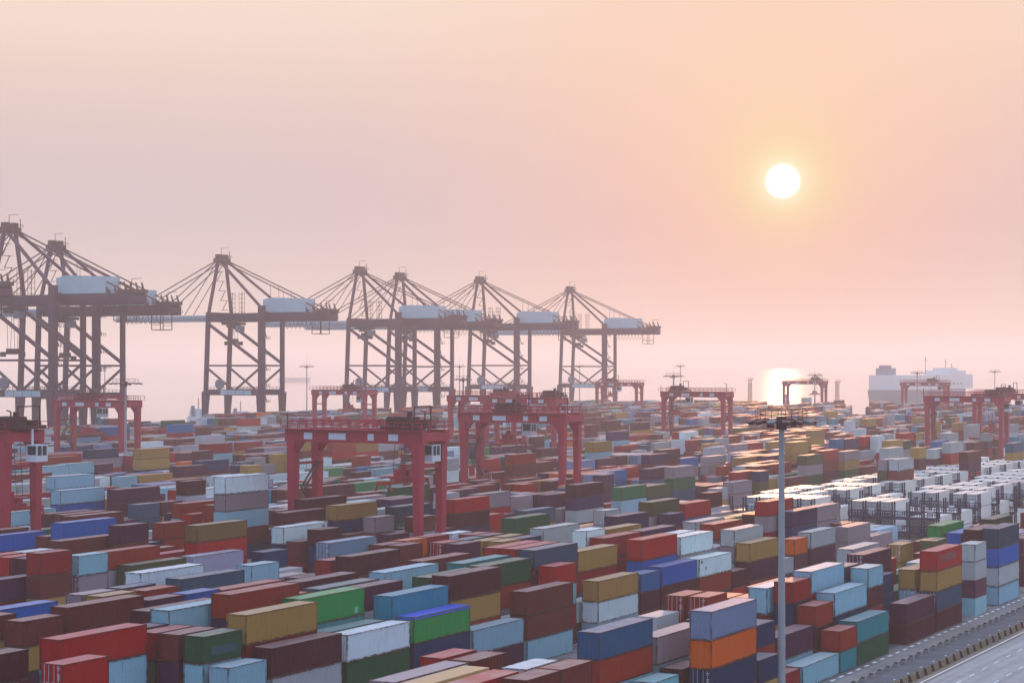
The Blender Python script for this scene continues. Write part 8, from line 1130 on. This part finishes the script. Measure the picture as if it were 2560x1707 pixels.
be = MB(); be.extr([(0, 0), (.62, 0), (.58, .2), (.42, .85), (.2, .85), (.04, .2)], 0, .055); end_me = be.mesh("barrier_end", M['dark'])
NB = 46
for k in range(NB):
    r = thing("road_barrier", f"yellow and black striped concrete barrier beside the road line, number {k+1} counted from the bottom", "barrier", P(205.6+3.02*k, -66.0, .02), YAW, "striped concrete barriers along the road")
    ob("striped_body", bar_me, r); ob("dark_end", end_me, r)
sb = MB(); sb.box(0, .85, 0, .75, 0, .42, .08); kb_me = sb.mesh("kerb_block", M['concrete']); sb = MB(); sb.box(.2, .65, .2, .55, .42, .55); cap_me = sb.mesh("block_cap", M['dark'])
for k in range(48):
    r = thing("kerb_block", f"low concrete block beside the crane runway, number {k+1} counted from the bottom", "concrete block", P(206+3.1*k+random.uniform(-.2, .2), -70.8, .008), YAW+random.uniform(-.05, .05), "low concrete blocks along the crane runway")
    ob("block", kb_me, r); ob("lifting_cap", cap_me, r)
# ---------------------------------------------------------------- ships
def hull(b, L, Wd, z0, z1, bow=.18, flare=1.08):
    n = len(b.v); pts = [(-L/2, -Wd/2), (L/2-L*bow, -Wd/2), (L/2, 0), (L/2-L*bow, Wd/2), (-L/2, Wd/2)]
    for z, s in ((z0, .93), (z1, 1.0)): b.v += [(x*(1 if z == z1 else .97), y*s, z) for x, y in pts]
    for i in range(5):
        j = (i+1) % 5; b.f.append((n+i, n+j, n+5+j, n+5+i)); b.m.append(b.mi)
    b.f.append(tuple(n+5+i for i in range(5))); b.m.append(b.mi); b.f.append(tuple(n+i for i in range(5))[::-1]); b.m.append(b.mi)
def car_carrier():
    D = 1700; X = (2338-1280)*D/F; r = thing("car_carrier_ship", "huge hazy white car carrier ship with grey lower hull behind the yard", "ship", (X, D+40, -4), math.radians(56), None)
    b = MB(); hull(b, 190, 30, 0, 17); b.build("hull", M['shiphull'], r)
    b = MB(); b.extr([(-14.8, 17.05), (14.8, 17.05), (14.5, 30), (-14.5, 30)], -93, 80); b.build("superstructure", M['shipwhite'], r)
    b = MB(); b.box(30, 66, -13, 13, 30, 33.5); b.box(40, 56, -9, 9, 33.5, 36); b.build("bridge", M['shipwhite'], r)
    b = MB(); b.box(-84, -68, 0, 12, 30, 36); b.box(-82, -71, 3, 10, 36, 38.5); b.build("funnel", M['shiphull'], r)
    b = MB()
    for x, h in ((49, 44), (0, 46), (64, 40)): b.bar((x, 0, 30), (x, 0, h), .5); b.bar((x, -2, h-3), (x, 2, h-3), .3)
    b.build("radar_mast", M['grey'], r)
    b = MB()
    for k in range(14): b.box(-76+k*9.5, -71+k*9.5, -14.95, -14.85, 21, 22.2)
    b.build("vent_row", M['shiphull'], r)
car_carrier()
def freighter(x, y, D, Ls, label, rz, s=1.0, hullm='shiphull'):
    X = (x-1280)*D/F; r = thing("cargo_ship", label, "ship", (X, D, -4), rz); r.scale = (s,)*3
    b = MB(); hull(b, Ls, Ls*.17, 0, Ls*.09); b.build("hull", M[hullm], r)
    b = MB(); a = -Ls/2+Ls*.06; w = Ls*.07; b.box(a, a+Ls*.16, -w, w, Ls*.09, Ls*.16); b.box(a+Ls*.02, a+Ls*.13, -w*.9, w*.9, Ls*.16, Ls*.20); b.box(a+Ls*.04, a+Ls*.11, -w*1.1, w*1.1, Ls*.20, Ls*.23); b.build("wheelhouse", M['shipwhite'], r)
    b = MB()
    for k in range(4): b.box(a+Ls*.05+k*.02*Ls, a+Ls*.06+k*.02*Ls, -w*1.12, w*1.12, Ls*.207, Ls*.222)
    b.build("window_band", M['glass'], r)
    b = MB(); b.tube((a+Ls*.01, 0, Ls*.16), (a+Ls*.01, 0, Ls*.26), Ls*.018, k=10); b.build("funnel", M['shiphull'], r)
    b = MB(); b.bar((a+Ls*.08, 0, Ls*.23), (a+Ls*.08, 0, Ls*.33), Ls*.006)
    for k in (.0, .25, .5): b.bar((k*Ls, 0, Ls*.09), (k*Ls*.9, 0, Ls*.19), Ls*.008); b.bar((k*Ls*.9, 0, Ls*.19), (k*Ls*.9-Ls*.12, 0, Ls*.15), Ls*.006)
    b.build("derrick", M['grey'], r)
freighter(735, 930, 4400, 74, "faint far-off cargo ship on the hazy water beside the lone quay crane", .12)
freighter(568, 1010, 1120, 62, "moored grey ship with white wheelhouse seen between the lone crane's legs", .9)
freighter(668, 1010, 1100, 58, "moored ship with white wheelhouse right of the lone crane's lift leg", .9)
freighter(1966, 975, 1900, 40, "small workboat on the sun glitter left of the distant gantry crane", 1.4)
freighter(2022, 975, 1500, 38, "small vessel with many masts behind the grey container stack right of centre", 1.8)
freighter(258, 1010, 1060, 50, "moored ship with dark funnel between the left cranes' legs", .8)
# ---------------------------------------------------------------- haze
def haze():
    b = MB(); b.box(-12500, 12500, -1700, 14500, -6.6, 112); m = bpy.data.materials.new("haze_air"); m.use_nodes = True; N = m.node_tree.nodes; L = m.node_tree.links; N.clear()
    o = N.new("ShaderNodeOutputMaterial"); pv = N.new("ShaderNodeVolumePrincipled"); L.new(pv.outputs[0], o.inputs["Volume"])
    pv.inputs["Color"].default_value = (1.0, .975, .98, 1); pv.inputs["Density"].default_value = HAZE; pv.inputs["Anisotropy"].default_value = .45
    h = b.build("haze", m); struct(h, 'stuff')
HAZE = 0.00025
haze()
